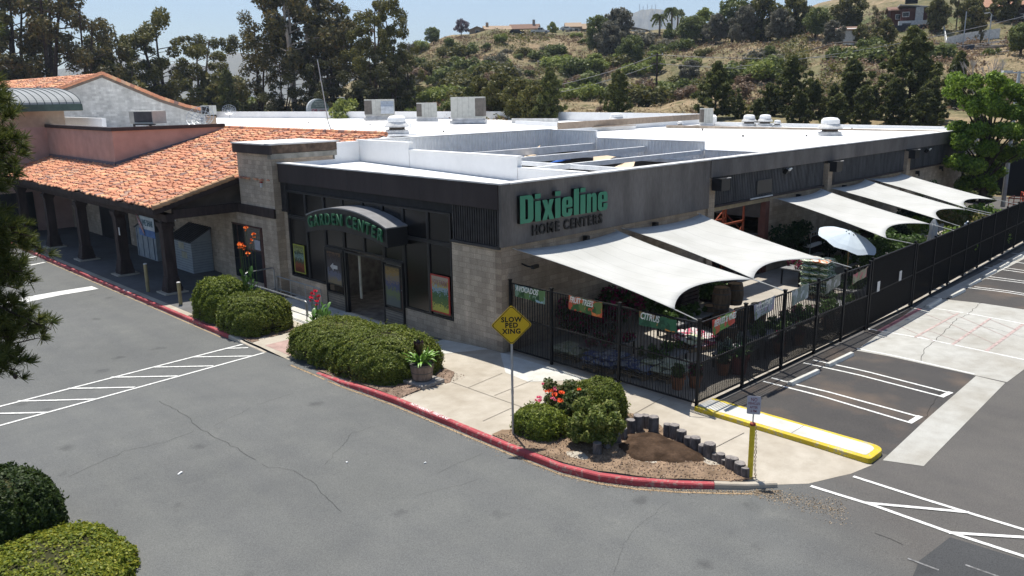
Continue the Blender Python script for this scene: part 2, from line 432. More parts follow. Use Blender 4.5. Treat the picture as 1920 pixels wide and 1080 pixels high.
# ---------------------------------------------------------------- foliage
def quads(P, nrm, size, rng, aspect=1.6, droop=0.):
    n = len(P)
    up = rng.normal(size=(n, 3)); up[:, 2] -= droop
    a = np.cross(nrm, up); a /= np.linalg.norm(a, axis=1)[:, None]+1e-9
    b = np.cross(a, nrm); b /= np.linalg.norm(b, axis=1)[:, None]+1e-9
    s = size*rng.uniform(.6, 1.35, (n, 1))
    a = a*s*.5; b = b*s*.5*aspect
    V = np.stack([P-a*.25-b, P+a*.9-b*.1, P+a*.15+b, P-a*.9+b*.15], 1)
    return V.reshape(-1, 3)
def leaf_obj(name, V, mats, parent=None, extra=None):
    n = len(V)//4
    me = bpy.data.meshes.new(name)
    ev, ef = (extra.v, extra.f) if extra else ([], [])
    nv = len(V)+len(ev)
    co = np.concatenate([V, np.array(ev, float).reshape(-1, 3)]) if ev else V
    me.vertices.add(nv); me.vertices.foreach_set('co', co.astype(np.float32).ravel())
    loops = np.arange(4*n).tolist(); st = (np.arange(n)*4).tolist(); k = len(V)
    for f in ef: st.append(len(loops)); loops += [i+k for i in f]
    me.loops.add(len(loops)); me.loops.foreach_set('vertex_index', loops)
    me.polygons.add(len(st)); me.polygons.foreach_set('loop_start', st)
    mi = [0]*n + [1]*len(ef)
    for m in mats: me.materials.append(m)
    me.polygons.foreach_set('material_index', mi)
    me.update(calc_edges=True); me.validate()
    o = bpy.data.objects.new(name, me); COL.objects.link(o)
    if parent: o.parent = parent
    return o
def cloud(clumps, n, size, seed, aspect=1.6, shell=.35, rnd=.8, droop=0., hang=0.):
    rng = np.random.default_rng(seed)
    c = np.array([k[:3] for k in clumps], float); r = np.array([k[3:6] for k in clumps], float)
    wt = (r[:, 0]*r[:, 1]*r[:, 2])**.67; wt /= wt.sum()
    i = rng.choice(len(c), n, p=wt)
    d = rng.normal(size=(n, 3)); d /= np.linalg.norm(d, axis=1)[:, None]
    rr = 1-np.abs(rng.normal(size=(n, 1)))*shell
    rr = rr*(1+.12*np.sin(d[:, :1]*7+i[:, None])*np.cos(d[:, 1:2]*6-i[:, None]*2))
    P = c[i]+d*r[i]*np.clip(rr, .05, 1.2)
    P[:, 2] -= hang*rng.random(n)**3*r[i][:, 2]
    nr = d/r[i]; nr /= np.linalg.norm(nr, axis=1)[:, None]; nr += rng.normal(size=(n, 3))*rnd; nr[:, 2] += .25
    nr /= np.linalg.norm(nr, axis=1)[:, None]
    return quads(P, nr, size, rng, aspect, droop)

# ================================================================ GROUND
def table_z(px, D, tab):
    """terrain heights from surveyed profiles: for a bearing, (distance, pixel row) pairs"""
    i = 0
    while i < len(tab)-2 and px > tab[i+1][0]: i += 1
    a, b = tab[i], tab[i+1]; t = min(max((px-a[0])/(b[0]-a[0]), 0), 1)
    def prof(r):
        p = r[1]
        if D <= p[0][0]: return p[0][1]
        for (d0, z0), (d1, z1) in zip(p, p[1:]):
            if D <= d1: s = (D-d0)/(d1-d0); return z0+(z1-z0)*s
        return p[-1][1]
    return prof(a)*(1-t)+prof(b)*t
def row(px, *pr):
    return (px, [(60., -.6), (85., -.6)] + [(D, PX(px, py, D).z) for D, py in pr])
TAB = [(-2600, [(60., -.6), (400., 0.)]), (-200, [(60., -.6), (400., 0.)]),
       (420, [(60., -.6), (150., -.6), (400., 1.)]),
       (620, [(60., -.6), (150., -.4), (230., 6.), (300., 9.), (420., 4.)]),
       row(740, (150, 214), (190, 190), (230, 150), (258, 112), (290, 104), (420, 118)),
       row(830, (130, 216), (160, 200), (200, 160), (235, 112), (256, 82), (300, 79), (420, 92)),
       row(960, (120, 216), (150, 200), (190, 155), (230, 100), (255, 64), (275, 58), (320, 58), (420, 74)),
       row(1100, (115, 222), (145, 204), (185, 160), (225, 108), (255, 68), (275, 62), (320, 60), (420, 74)),
       row(1240, (110, 224), (140, 208), (166, 199), (195, 150), (225, 105), (250, 74), (275, 66), (330, 60), (420, 70)),
       row(1400, (105, 226), (130, 200), (160, 160), (185, 122), (205, 92), (225, 82), (270, 62), (420, 44)),
       row(1560, (105, 228), (125, 196), (150, 150), (172, 105), (182, 86), (190, 84), (230, 55), (300, 20), (420, 0)),
       row(1720, (105, 230), (125, 192), (150, 146), (172, 102), (182, 85), (190, 83), (212, 60), (260, 25), (330, -30), (420, -40)),
       row(1900, (105, 232), (125, 190), (150, 140), (172, 100), (182, 84), (190, 82), (210, 62), (250, 25), (330, -60), (420, -90)),
       row(2400, (105, 232), (125, 185), (150, 135), (172, 98), (182, 80), (190, 78), (210, 60), (250, 20), (330, -80), (420, -120))]
CY, SY_ = math.cos(YAW), math.sin(YAW)
def bearing_px(x, y):
    dx, dy = x-CAMP.x, y-CAMP.y
    fw = dx*CY+dy*SY_; rt = dx*SY_-dy*CY
    fw = max(fw, 1e-3)
    return 960 + (rt/fw)*1590*1.0
def TZ(x, y, rough=True):
    D = math.hypot(x-CAMP.x, y-CAMP.y)
    z = table_z(bearing_px(x, y), D, TAB)
    if rough and D > 110:
        k = min((D-110)/60, 1)
        z += k*(1.1*math.sin(x*.083+1.3)*math.cos(y*.071)+.6*math.sin(x*.21+y*.17)+.35*math.cos(x*.37-y*.31))
    if D > 420: z *= max(0, 1-(D-420)/400)
    return z
def TP(px, D, dz=0.):                                  # ground point on the terrain at a bearing and distance
    t = (px-960)/1590; a = math.atan(t)
    x = CAMP.x + D*math.cos(YAW-a); y = CAMP.y + D*math.sin(YAW-a)
    return Vector((x, y, TZ(x, y)+dz))
gv, gf = [], []
Ds = [0.01, 20, 40, 60] + list(np.arange(66, 300, 3.)) + list(np.arange(300, 430, 8.)) + [460, 520, 620, 800, 1100, 1600, 2600, 4200]
NA = 220
angs = [YAW - rad(48) + rad(96)*i/(NA-40) for i in range(NA-39)] + [YAW+rad(48)+rad(264)*i/38 for i in range(1, 38)]
NA = len(angs)
for D in Ds:
    for a in angs:
        x = CAMP.x+D*math.cos(a); y = CAMP.y+D*math.sin(a)
        inside = abs((a-YAW+math.pi) % (2*math.pi)-math.pi) < rad(62)
        gv.append((x, y, TZ(x, y) if inside and D > 40 else -.6))
for i in range(len(Ds)-1):
    for j in range(NA):
        k = (j+1) % NA
        gf.append((i*NA+j, (i+1)*NA+j, (i+1)*NA+k, i*NA+k))
m, t, b = nodes('dry_hillside', .95, .1)
co = coords(t)
n1 = N(t, 'TexNoise', Scale=.022, Detail=7., Roughness=.62); n2 = N(t, 'TexNoise', Scale=.35, Detail=7., Roughness=.65); n3 = N(t, 'TexNoise', Scale=3., Detail=4.)
for n in (n1, n2, n3): t.links.new(co, n.inputs['Vector'])
r1 = ramp(t, [(.33, (.10, .11, .05)), (.45, (.175, .155, .09)), (.55, (.27, .21, .135)), (.7, (.25, .185, .125))], n1.outputs[0])
r2 = ramp(t, [(.33, (.42, .50, .36)), (.5, (.95, .95, .92)), (.66, (1.15, 1.1, 1.05)), (.8, (1.5, 1.42, 1.35))], n2.outputs[0])
r3 = ramp(t, [(.3, (.75, .75, .72)), (.7, (1.2, 1.2, 1.2))], n3.outputs[0])
o_ = mixc(t, r1.outputs[0], r2.outputs[0], 1., 'MULTIPLY'); o_ = mixc(t, o_, r3.outputs[0], 1., 'MULTIPLY')
t.links.new(o_, b.inputs['Base Color']); bump(t, b, n2.outputs[0], .8, .6)
me = bpy.data.meshes.new('ground'); me.from_pydata(gv, [], gf); me.materials.append(m)
me.polygons.foreach_set('use_smooth', [True]*len(gf)); me.update()
if sum(p.normal.z for p in me.polygons) < 0: me.flip_normals()
g_o = bpy.data.objects.new('ground', me); COL.objects.link(g_o); tag(g_o, kind='structure')

# far mountains, kilometres away
def mountain(name, prof, D, depth, seed):
    random.seed(seed); v, f = [], []; n = len(prof); R = 9
    for k in range(R):
        s = k/(R-1)
        for i, (px, py) in enumerate(prof):
            top = PX(px, py, D+depth*.5); base = PX(px, py, D+depth*s)
            h = top.z*math.sin(math.pi*min(s/.52*.5, .5)) if s < .52 else top.z*(1-(s-.52)*.9)
            h *= 1+ (.0 if abs(s-.5) < .05 else random.uniform(-.08, .06))
            v.append((base.x, base.y, max(h, 0)-(8 if k == 0 else 0)))
    for k in range(R-1):
        for i in range(n-1):
            f.append((k*n+i, k*n+i+1, (k+1)*n+i+1, (k+1)*n+i))
    me = bpy.data.meshes.new(name); me.from_pydata(v, [], f)
    me.materials.append(plain('mountain_scrub', (.17, .15, .10), .95, .1, var=.3, scale=.006, fine=.04, bmp=0)); me.update()
    if sum(p.normal.z for p in me.polygons) < 0: me.flip_normals()
    o = bpy.data.objects.new(name, me); COL.objects.link(o); tag(o, kind='structure')
pr = [(x, 118+10*math.sin(x*.021)+5*math.sin(x*.07)-20*math.exp(-((x-445)/70)**2)) for x in range(-300, 800, 12)]
mountain('mountains', pr, 3200, 900, 3)
pr = [(900, 176), (960, 140), (1010, 108), (1050, 86), (1090, 58), (1120, 44), (1150, 34), (1180, 26), (1200, 19), (1222, 16), (1240, 18), (1262, 26), (1285, 38), (1310, 52), (1350, 74), (1420, 100), (1500, 130), (1600, 165)]
pr2 = []
for (a, c), (b_, d) in zip(pr, pr[1:]):
    for s in range(4): pr2.append((a+(b_-a)*s/4, c+(d-c)*s/4+random.Random(a*7+s).uniform(-.8, .8)))
mountain('mountain', pr2, 3700, 900, 5)
mast = MB()
for px in (1199, 1206, 1214, 1222, 1229):
    b0 = PX(px, 20, 4150); mast.cbox((b0.x, b0.y, b0.z+6), (2.6, 2.6, 30+(px % 3)*8))
tag(mast.build('radio_masts', mSTEEL), 'thin radio masts on the hazy mountain summit', 'antenna')

# ---- asphalt (one sheet), then the sheets that lie on it
def grid_sheet(name, x0, x1, y0, y1, nx, ny, zf, mat):
    v = [(x0+(x1-x0)*i/nx, y0+(y1-y0)*j/ny, 0) for j in range(ny+1) for i in range(nx+1)]
    v = [(x, y, zf(x, y)) for x, y, _ in v]
    f = [(j*(nx+1)+i, j*(nx+1)+i+1, (j+1)*(nx+1)+i+1, (j+1)*(nx+1)+i) for j in range(ny) for i in range(nx)]
    me = bpy.data.meshes.new(name); me.from_pydata(v, [], f); me.materials.append(mat)
    me.polygons.foreach_set('use_smooth', [True]*len(f)); me.update()
    o = bpy.data.objects.new(name, me); COL.objects.link(o); return tag(o, kind='structure')
grid_sheet('asphalt', -60, 92, -80, 80, 304, 320, lambda x, y: az(x, y)-(.35 if x > .3 and y > .3 else 0), mASPH)
# older, darker asphalt of the side lot
def gx(a): return [(p.x, p.y) for p in (G(*q) for q in a)]
poly_sheet('old_asphalt', [(.9, -13.15), (1.02, -8.0), (90, -8.0), (90, -13.6), (9.0, -13.0)], mASPH2, az, .004, 1.)
poly_sheet('asphalt_patch', [(p.x, p.y) for p in (G(1782, 1003), G(1724, 1044), G(1700, 1100), G(1960, 1120), G(1960, 1058))], mASPH3, az, .008, 1.)
PADY = G(1606, 654).y
padc = G(1828, 702)
poly_sheet('concrete_pad', [(p.x, p.y) for p in (G(1606, 654), G(1828, 703), G(1888, 716), G(1990, 640), G(1990, 590), G(1772, 558), G(1742, 553))], mCONC3, az, .010, 1.)
poly_sheet('concrete_gutter', [(p.x, p.y) for p in (G(1655, 862), G(1732, 873), G(1885, 717), G(1830, 704), G(1735, 787))], mCONC3, az, .008, 1.)
# strip of paler paving between the fence and the stalls
poly_sheet('fence_strip', [(18.9, -7.9), (90, -7.3), (90, -8.3), (18.9, -8.5)], mCONC3, az, .009, 1.)
# pavement at building level
edge = [(-5.19, 62), (-5.19, 10.5), (-5.2, 8), (-5.32, 5.0), (-5.45, 1.7), (-5.26, -.9), (-5.25, -3.2), (-5.25, -5.8), (-5.2, -7.5), (-4.95, -8.5), (-4.56, -9.3), (-4.0, -10.1), (-3.46, -10.78), (-3.0, -11.35), (-2.5, -11.84), (-1.91, -12.42), (-.79, -12.93), (.05, -13.1), (.25, -7.8), (.1, -.1), (.1, 62)]
ARC = [(-2.5, -11.84), (-1.91, -12.42), (-.79, -12.93), (.05, -13.1)]
def walkz(x, y):                                       # the pavement ramps down to the lane round the corner
    if y > -9.5: return sz(x, y)
    d = min((Vector((x, y))-Vector(a).lerp(Vector(b_), s/6)).length for a, b_ in zip(ARC, ARC[1:]) for s in range(7))
    k = 1-sstep(d/1.6); return sz(x, y)*(1-k)+(az(x, y)+.004)*k
poly_sheet('sidewalk', edge, mCONC, walkz, .0, .35)
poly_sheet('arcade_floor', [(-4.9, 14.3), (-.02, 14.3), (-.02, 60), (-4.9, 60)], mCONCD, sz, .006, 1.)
poly_sheet('new_concrete', [(p.x, p.y) for p in (Gs(938, 662), Gs(948, 699), Gs(990, 716), Gs(1096, 712), Gs(1140, 722))][:4]+[(.0, -4.2), (.0, -.02)], mCONC2, sz, .005, .5)
poly_sheet('entrance_paving', [(-.02, .75), (-1.9, 1.9), (-2.4, 3.2), (-2.4, 14.2), (-.02, 14.2)], mCONC2, sz, .005, .5)
poly_sheet('red_ramp', [(-5.0, 6.0), (-5.0, 8.0), (-3.2, 8.0), (-3.2, 6.0)], plain('red_ramp', (.36, .25, .22), .9, .2), sz, .006, .5)
poly_sheet('yard_floor', [(.1, -.05), (46.6, -.05), (46.6, -6.9), (16.6, -7.88), (.25, -7.86)], concrete('yard_concrete', (.36, .33, .29), .25), lambda x, y: .0, .002, 1.)
# joints, cracks
jm = plain('joint_line', (.16, .14, .12), .9, .1)  # even dark tone for the joint lines
mb = MB()
for a, c in [((831, 711), (980, 764)), ((878, 727), (942, 700)), ((927, 742), (999, 713)), ((1010, 760), (1085, 722)), ((1165, 790), (1245, 745)), ((1330, 845), (1395, 812)), ((752, 742), (830, 707)), ((905, 790), (960, 765))]:
    p, q = Gs(*a), Gs(*c); mb.ribbon(dense(p, q), .018, sz, .012)
tag(mb.build('sidewalk_joints', jm), kind='structure')
cm = plain('crack', (.035, .033, .032), .95, .1)
def crack(pts, wd=.02, zf=az, dz=.012, seed=1):
    r = random.Random(seed); P = [Ga(*p) for p in pts]; out = []
    for a, c in zip(P, P[1:]):
        n = max(2, int((c-a).length/.22))
        for i in range(n):
            q = a.lerp(c, i/n); out.append((q.x+r.uniform(-.045, .045), q.y+r.uniform(-.045, .045)))
    out.append((P[-1].x, P[-1].y)); return MBc.ribbon(out, wd, zf, dz)
MBc = MB()
for k, (pts, wd) in enumerate([([(297, 753), (337, 773), (357, 787), (367, 800), (403, 820), (443, 840), (480, 863)], .008), ([(367, 808), (313, 828), (233, 847), (187, 867), (128, 895)], .007),
        ([(490, 873), (550, 883), (583, 903), (640, 960)], .006), ([(610, 872), (660, 813), (700, 800)], .005), ([(820, 886), (905, 850)], .005), ([(400, 800), (470, 765)], .005), ([(480, 760), (545, 740)], .006),
        ([(1690, 1020), (1640, 1000)], .012), ([(900, 900), (780, 930)], .004), ([(1255, 940), (1180, 1000), (1150, 1078)], .003)]):
    crack(pts, wd, seed=k)
tag(MBc.build('asphalt_cracks', cm), kind='structure')
MBc = MB()
crack([(1840, 566), (1815, 590), (1795, 598), (1762, 630), (1735, 655), (1727, 677)], .018, seed=4)
crack([(1693, 593), (1765, 603), (1860, 615), (1920, 633)], .010, seed=5); crack([(1735, 785), (1762, 735), (1785, 740)], .012, seed=6)
crack([(1745, 733), (1785, 740)], .015, seed=8)
tag(MBc.build('pad_cracks', cm), kind='structure')
# sand and grit along the kerb foot, an unlabelled dusting
sand = plain('sand', (.33, .24, .15), .95, .1, var=.25, scale=4.)
mb = MB(); mb.ribbon([(-5.46, y) for y in np.arange(34, 10.6, -.4)], .06, az, .005)
mb.ribbon([(-5.60, 5), (-5.68, 3.3), (-5.72, 1.7), (-5.53, -.9), (-5.52, -3.2), (-5.51, -5.8), (-5.46, -7.7), (-5.2, -8.7), (-4.8, -9.55), (-4.25, -10.4), (-3.7, -11.1), (-3.2, -11.7)], .07, az, .006)
tag(mb.build('kerb_grit', sand), kind='structure')

# kerbs
def kerb(name, path, mat, wd=.16, top=None, step=.5, out=.02):
    P = []
    for a, c in zip(path, path[1:]): P += dense((*a, 0), (*c, 0), step)[:-1]
    P.append(Vector((*path[-1], 0)))
    v, f = [], []
    for i, p in enumerate(P):
        tt = (P[min(i+1, len(P)-1)]-P[max(i-1, 0)]).normalized(); n = Vector((-tt.y, tt.x, 0))   # inward side
        zt = (top or (lambda x, y: sz(x, y)+.012))(p.x, p.y); zb = az(p.x, p.y)-.05
        wob = .006*math.sin(i*1.7)+.004*math.sin(i*.9)
        for off, z in ((-.012+wob, zb), (.0+wob, zt-.03), (.022+wob, zt), (wd-.01, zt+.001), (wd, zt-.12)):
            v.append((p.x+n.x*off, p.y+n.y*off, z))
    for i in range(len(P)-1):
        for j in range(4):
            f.append((i*5+j, (i+1)*5+j, (i+1)*5+j+1, i*5+j+1))
    f += [tuple(range(5)), tuple(range(len(v)-5, len(v)))[::-1]]
    me = bpy.data.meshes.new(name); me.from_pydata(v, [], f); me.materials.append(mat)
    me.update(); o = bpy.data.objects.new(name, me); COL.objects.link(o); return tag(o, kind='structure')
kerb('kerb', [(-5.35, 60), (-5.35, 10.9), (-5.33, 10.4)], mREDC)
kerb('kerb', [(-5.33, 10.38), (-5.33, 8.12), (-5.42, 6.33), (-5.5, 5.12)], mCONC, top=lambda x, y: sz(x, y)+.006-.09*sstep((2.4-abs(y-7.6))/.9))
kerb('kerb', [(-5.5, 5.09), (-5.6, 1.74), (-5.42, -.88), (-5.41, -3.17), (-5.41, -5.79), (-5.36, -7.64), (-5.1, -8.62), (-4.69, -9.43), (-4.13, -10.26), (-3.58, -10.92)], mREDC)
kerb('kerb', [(-3.575, -10.925), (-3.11, -11.49), (-2.55, -11.97)], mCONC, top=lambda x, y: sz(x, y)+.03)
ROTC = Matrix(((0, 1, 0), (-1, 0, 0), (0, 0, 1)))
wtxt = plain('white_stencil', (.68, .62, .60), .8, .2, var=.1)
tx = text('kerb_lettering', 'NO PARKING  FIRE LANE', .17, wtxt, None, Vector((-5.325, -2.45, .016)), ROTC, .001, .004, .92); tag(tx, kind='structure')
tx = text('kerb_lettering', 'FIRE LANE', .17, wtxt, None, Vector((-5.262, 21.6, -.252)), ROTC, .001, .004, 1.1); tag(tx, kind='structure')

# painted markings
def line(mbx, a, c, wd, dz=.014):
    p, q = Ga(*a), Ga(*c); mbx.ribbon(dense(p, q, .5), wd, az, dz)
mb = MB()
line(mb, (-60, 778), (455, 646), .12); line(mb, (-60, 815), (495, 662), .12)
for a, c in [((422, 654), (465, 652.7)), ((360, 670), (473, 668)), ((287, 689), (400, 686.7)), ((208, 708), (333, 705.7)), ((127, 729), (253, 726.7)), ((33, 752.7), (180, 749)), ((-60, 777), (90, 774))]:
    line(mb, a, c, .11, .018)
tag(mb.build('crossing_marking', mWPAINT), kind='structure')
mb = MB(); q = [Ga(*p) for p in ((-40, 574), (50, 557), (108, 547), (172, 537), (185, 542), (112, 554), (50, 567), (-40, 588))]
mb.add([(p.x, p.y, p.z+.014) for p in q], [(0, 1, 6, 7), (1, 2, 5, 6), (2, 3, 4, 5)]); tag(mb.build('stop_bar', mWPAINT), kind='structure')
mb = MB(); line(mb, (30, 503), (84, 492), .25); line(mb, (30, 488), (70, 481), .25); tag(mb.build('far_marking', mWPAINT), kind='structure')
mb = MB()
for a, c in [((1431, 715.5), (1706.7, 793.3)), ((1446.7, 709), (1478, 717.5)), ((1493, 721.5), (1723, 782)), ((1506.7, 681), (1766.7, 744.4)), ((1524.4, 675.5), (1780, 737)), ((1606.7, 654), (1826.7, 702)), ((1623.5, 616.5), (1935, 678)), ((1741, 577), (1935, 610.5)),
             ((1803.6, 538.5), (1940, 557)), ((1827, 538), (1940, 554)), ((1850, 522.4), (1940, 534.5)), ((1855.5, 519), (1940, 531)), ((1845, 501), (1940, 514.5)), ((1862, 499), (1940, 510.5)), ((1871, 487), (1940, 497)), ((1897, 475), (1940, 480))]:
    line(mb, a, c, .095)
for a, c in [((1704, 794), (1726, 781)), ((1764, 745), (1783, 736))]: line(mb, a, c, .15, .018)
for a, c in [((1520, 912), (1640, 949)), ((1640, 949), (1778, 998)), ((1778, 998), (1960, 1057)), ((1600, 894), (1729, 935.5)), ((1729, 935.5), (1820, 963.5)), ((1820, 963.5), (1960, 1006)), ]: line(mb, a, c, .10)
for a, c in [((1624, 944), (1818, 962)), ((1778, 1000), (1960, 1011))]: line(mb, a, c, .10, .018)
tag(mb.build('stall_lines', mWPAINT), kind='structure')
mb = MB()
for a, c in [((1702, 1048), (1760, 1070)), ((1810, 1060), (1900, 1092))]: line(mb, a, c, .05)
tag(mb.build('worn_line', plain('worn_paint', (.20, .20, .20), .9, .1, var=.5, scale=8.)), kind='structure')
mb = MB()
for a, c, wd in [((1715.5, 633), (1797, 587.7), .10), ((1785.5, 646.8), (1856.8, 597.6), .10), ((1849, 659), (1919, 608), .12), ((1678, 608.5), (1752, 641), .03), ((1736, 619), (1801, 642), .03), ((1718, 582.6), (1866, 646), .03), ((1775, 585), (1886.6, 632), .03), ((1855.5, 599.4), (1904.7, 619), .03)]:
    line(mb, a, c, wd, .018)
tag(mb.build('red_hatching', mPINKL), kind='structure')
mb = MB(); line(mb, (1649, 621), (1726, 578.7), .2, .018)
tag(mb.build('red_strip', plain('red_strip', (.30, .14, .15), .85, .2, var=.4, scale=5.)), kind='structure')

# planting beds
soil = plain('mulch', (.20, .145, .11), .98, .05, var=.45, scale=3., fine=26., bmp=.9)
soilp = plain('pale_soil', (.22, .155, .105), .98, .05, var=.35, scale=2.5, fine=22., bmp=.9)
dirt = plain('dark_topsoil', (.062, .040, .027), .98, .05, var=.4, scale=3., fine=18., bmp=1.)
bedm = lambda x, y: sz(x, y)+.02+.03*math.sin(x*3.1)*math.sin(y*2.3)
poly_sheet('planting_bed', [(-5.17, 14.6), (-5.17, 8.7), (-2.9, 9.0), (-2.9, 13.8), (-3.9, 14.2)], soil, bedm, .0, .4)
poly_sheet('planting_bed', [(-5.3, 5.0), (-5.43, 1.74), (-5.24, -.95), (-4.3, -.85), (-3.3, -1.0), (-2.6, -.4), (-2.3, 1.5), (-2.5, 4.6), (-3.6, 5.6)], soil, bedm, .0, .4)
bedC = [(p.x, p.y) for p in (Gs(922, 816), Gs(966, 792), Gs(1030, 782), Gs(1100, 800), Gs(1175, 775), Gs(1215, 780), Gs(1246, 806), Gs(1330, 850), Gs(1404, 893))]
poly_sheet('planting_bed', [(-5.24, -6.0), (-5.19, -7.5), (-4.94, -8.5), (-4.55, -9.3), (-3.99, -10.1), (-3.45, -10.78), (-3.0, -11.3)] + bedC[::-1], soilp, bedm, .0, .35)
mb = MB()                                              # heap of dark topsoil in the bed
cx, cy = Gs(1232, 842).x, Gs(1232, 842).y
e1 = (Gs(1362, 873)-Gs(1160, 812)).normalized(); e2 = Vector((-e1.y, e1.x, 0)); rnd = random.Random(4)
vs, fs = [], []
for i in range(15):
    for j in range(30):
        r = i/14; a = j/30*2*math.pi
        k = 1+.12*math.sin(a*3+1)+.08*math.sin(a*7); p = Vector((cx, cy, 0))+e1*(1.12*r*k*math.cos(a))+e2*(.80*r*k*math.sin(a))
        vs.append((p.x, p.y, .03+.17*(1-r**2)*(1+.1*math.sin(p.x*9)*math.cos(p.y*8))+rnd.uniform(-.012, .012)-(.05 if i == 14 else 0)))
for i in range(14):
    for j in range(30): fs.append((i*30+j, (i+1)*30+j, (i+1)*30+(j+1) % 30, i*30+(j+1) % 30))
mb.add(vs, fs); tag(mb.build('topsoil_heap', dirt, smooth=True), 'low heap of dark brown topsoil spread in the bed by the sawn logs', 'soil heap', kind='stuff')
# loose gravel and bark chips scattered over the beds and kerb foot
rng = np.random.default_rng(5)
def scatter(name, pts, size, mat, lab, cat):
    P = np.array(pts); n = len(P); nr = rng.normal(size=(n, 3)); nr[:, 2] += 1.4; nr /= np.linalg.norm(nr, axis=1)[:, None]
    o = leaf_obj(name, quads(P, nr, size, rng, 1.3), [mat]); tag(o, lab, cat, kind='stuff')
def inside(p, poly):
    c = False
    for i in range(len(poly)):
        (x0, y0), (x1, y1) = poly[i-1], poly[i]
        if (y0 > p[1]) != (y1 > p[1]) and p[0] < (x1-x0)*(p[1]-y0)/(y1-y0)+x0: c = not c
    return c
polyC = [(-5.24, -6.0), (-5.19, -7.5), (-4.94, -8.5), (-4.55, -9.3), (-3.99, -10.1), (-3.45, -10.78), (-3.0, -11.3)] + bedC[::-1]
pts = []
while len(pts) < 3800:
    x, y = rng.uniform(-5.3, 0), rng.uniform(-11.4, -5.2)
    if inside((x, y), polyC): pts.append((x, y, bedm(x, y)+.012))
scatter('bark_chips', pts, .035, leafmat('chips', [(.1, (.08, .05, .035)), (.5, (.20, .135, .10)), (.9, (.38, .30, .22))], .9, 0), 'bark chips and dry litter covering the bed by the sawn logs', 'mulch')
pts = [(rng.uniform(-5.3, -2.6), rng.uniform(-1.0, 5.0)) for _ in range(2600)] + [(rng.uniform(-5.15, -3), rng.uniform(8.8, 14.4)) for _ in range(1500)]
scatter('bark_chips', [(x, y, bedm(x, y)+.012) for x, y in pts], .035, MATS['chips'], 'reddish bark chips under the clipped hedges', 'mulch')
pts = []
kp = [(-5.5, 5.1), (-5.64, 1.74), (-5.46, -.88), (-5.45, -3.17), (-5.45, -5.79), (-5.4, -7.64), (-5.14, -8.62), (-4.73, -9.43), (-4.17, -10.26), (-3.62, -10.95), (-3.1, -11.6), (-2.6, -12.1)]
for _ in range(3600):
    i = rng.integers(0, len(kp)-1); s = rng.random(); x = kp[i][0]*(1-s)+kp[i+1][0]*s; y = kp[i][1]*(1-s)+kp[i+1][1]*s
    d = abs(rng.normal())*.09; x -= d+.02; y -= d*(.5 if i > 5 else 0); pts.append((x, y, az(x, y)+.012))
for _ in range(1500):                                  # grit washed out of the bed past the kerb end
    u_ = rng.random()**1.3; p_ = Ga(1415+u_*170, 922+u_*38+rng.normal()*(4+9*u_)); pts.append((p_.x+rng.normal()*.06, p_.y+rng.normal()*.06, az(p_.x, p_.y)+.010))
scatter('dry_litter', pts, .020, leafmat('litter', [(.2, (.22, .16, .10)), (.8, (.46, .36, .25))], .9, 0), 'dry leaf litter along the foot of the red kerb', 'leaf litter')
for k, (px, py) in enumerate([(338, 888), (650, 868), (797, 869), (668, 764), (560, 810)]):
    p = Ga(px, py); mb = MB(); s = .16 if k == 0 else .07
    mb.cbox((p.x, p.y, p.z+.02), (s, s*.32, .02), .5+k, .8); mb.cbox((p.x+.02, p.y, p.z+.032), (s*.4, s*.3, .012), .2+k, .8)
    if k < 3: tag(mb.build('litter_scrap', mWHITE), ['crumpled white scrap of litter lying alone on the open asphalt by the crack', 'tiny white scrap on the asphalt nearer the big hedge', 'tiny white scrap on the asphalt below the red kerb'][k], 'litter')

# yellow-edged kerb island
A, B_, C_, D_ = G(1308, 766, .0), G(1352, 745, .13), G(1648, 838, .13), G(1624, 868, .13)
x0i, x1i, y0i, y1i = .02, 1.0, -13.05, -7.98
def rrect(x0, x1, y0, y1, r, n=5):
    pts = [(x0, y1), ]
    for cx_, cy_, a0 in ((x0+r*.3, y0+r*.3, 180), (x1-r, y0+r, 270)):
        rr = r*.3 if a0 == 180 else r
        for i in range(n+1): a = rad(a0+90*i/n); pts.append((cx_+rr*math.cos(a), cy_+rr*math.sin(a)))
    pts.append((x1, y1)); return pts
mb = MB(); mb.prism(rrect(x0i, x1i, y0i, y1i, .35), -.25, .125); mb.build('kerb_island', mYELC, bevel=.015)
tag(bpy.data.objects['kerb_island'], kind='structure')
mb = MB(); mb.prism(rrect(x0i+.15, x1i-.14, y0i+.17, y1i-.02, .26), .0, .130); tag(mb.build('island_top', mCONC2), kind='structure')
mb = MB(); mb.ribbon([(x0i+.15, -10.9), (x1i-.14, -10.9)], .015, lambda x, y: .133); tag(mb.build('island_joint', jm), kind='structure')

# ================================================================ GARDEN STORE (corner building)
bld = empty('store_building', (0, 0, 0), 0, 'corner store of pale block with a dark roof band, black shopfront and white flat roof', 'building')
H = 6.0
def B(name, mat, *boxes, bev=0.):
    for b in boxes:                                    # every piece is an object of its own
        mb = MB(); mb.box(*b); o = mb.build(name, mat, bld, bevel=bev)
    return o
# block walls
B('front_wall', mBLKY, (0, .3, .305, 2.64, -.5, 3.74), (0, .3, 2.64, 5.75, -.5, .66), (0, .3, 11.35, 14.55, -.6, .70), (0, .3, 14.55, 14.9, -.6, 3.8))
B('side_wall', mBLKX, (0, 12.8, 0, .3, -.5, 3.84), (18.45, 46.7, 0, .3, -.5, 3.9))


B('pilaster', mBLKX, (12.8, 13.3, -.12, .3, -.2, 5.15)); B('pilaster', mBLKX, (24.25, 24.75, -.30, .0, 2.6, 5.1)); B('pilaster', mBLKX, (35.3, 35.8, -.30, .0, 2.6, 5.1))
B('end_wall', mBLKY, (46.4, 46.7, .3, 26, -.5, 5.9))
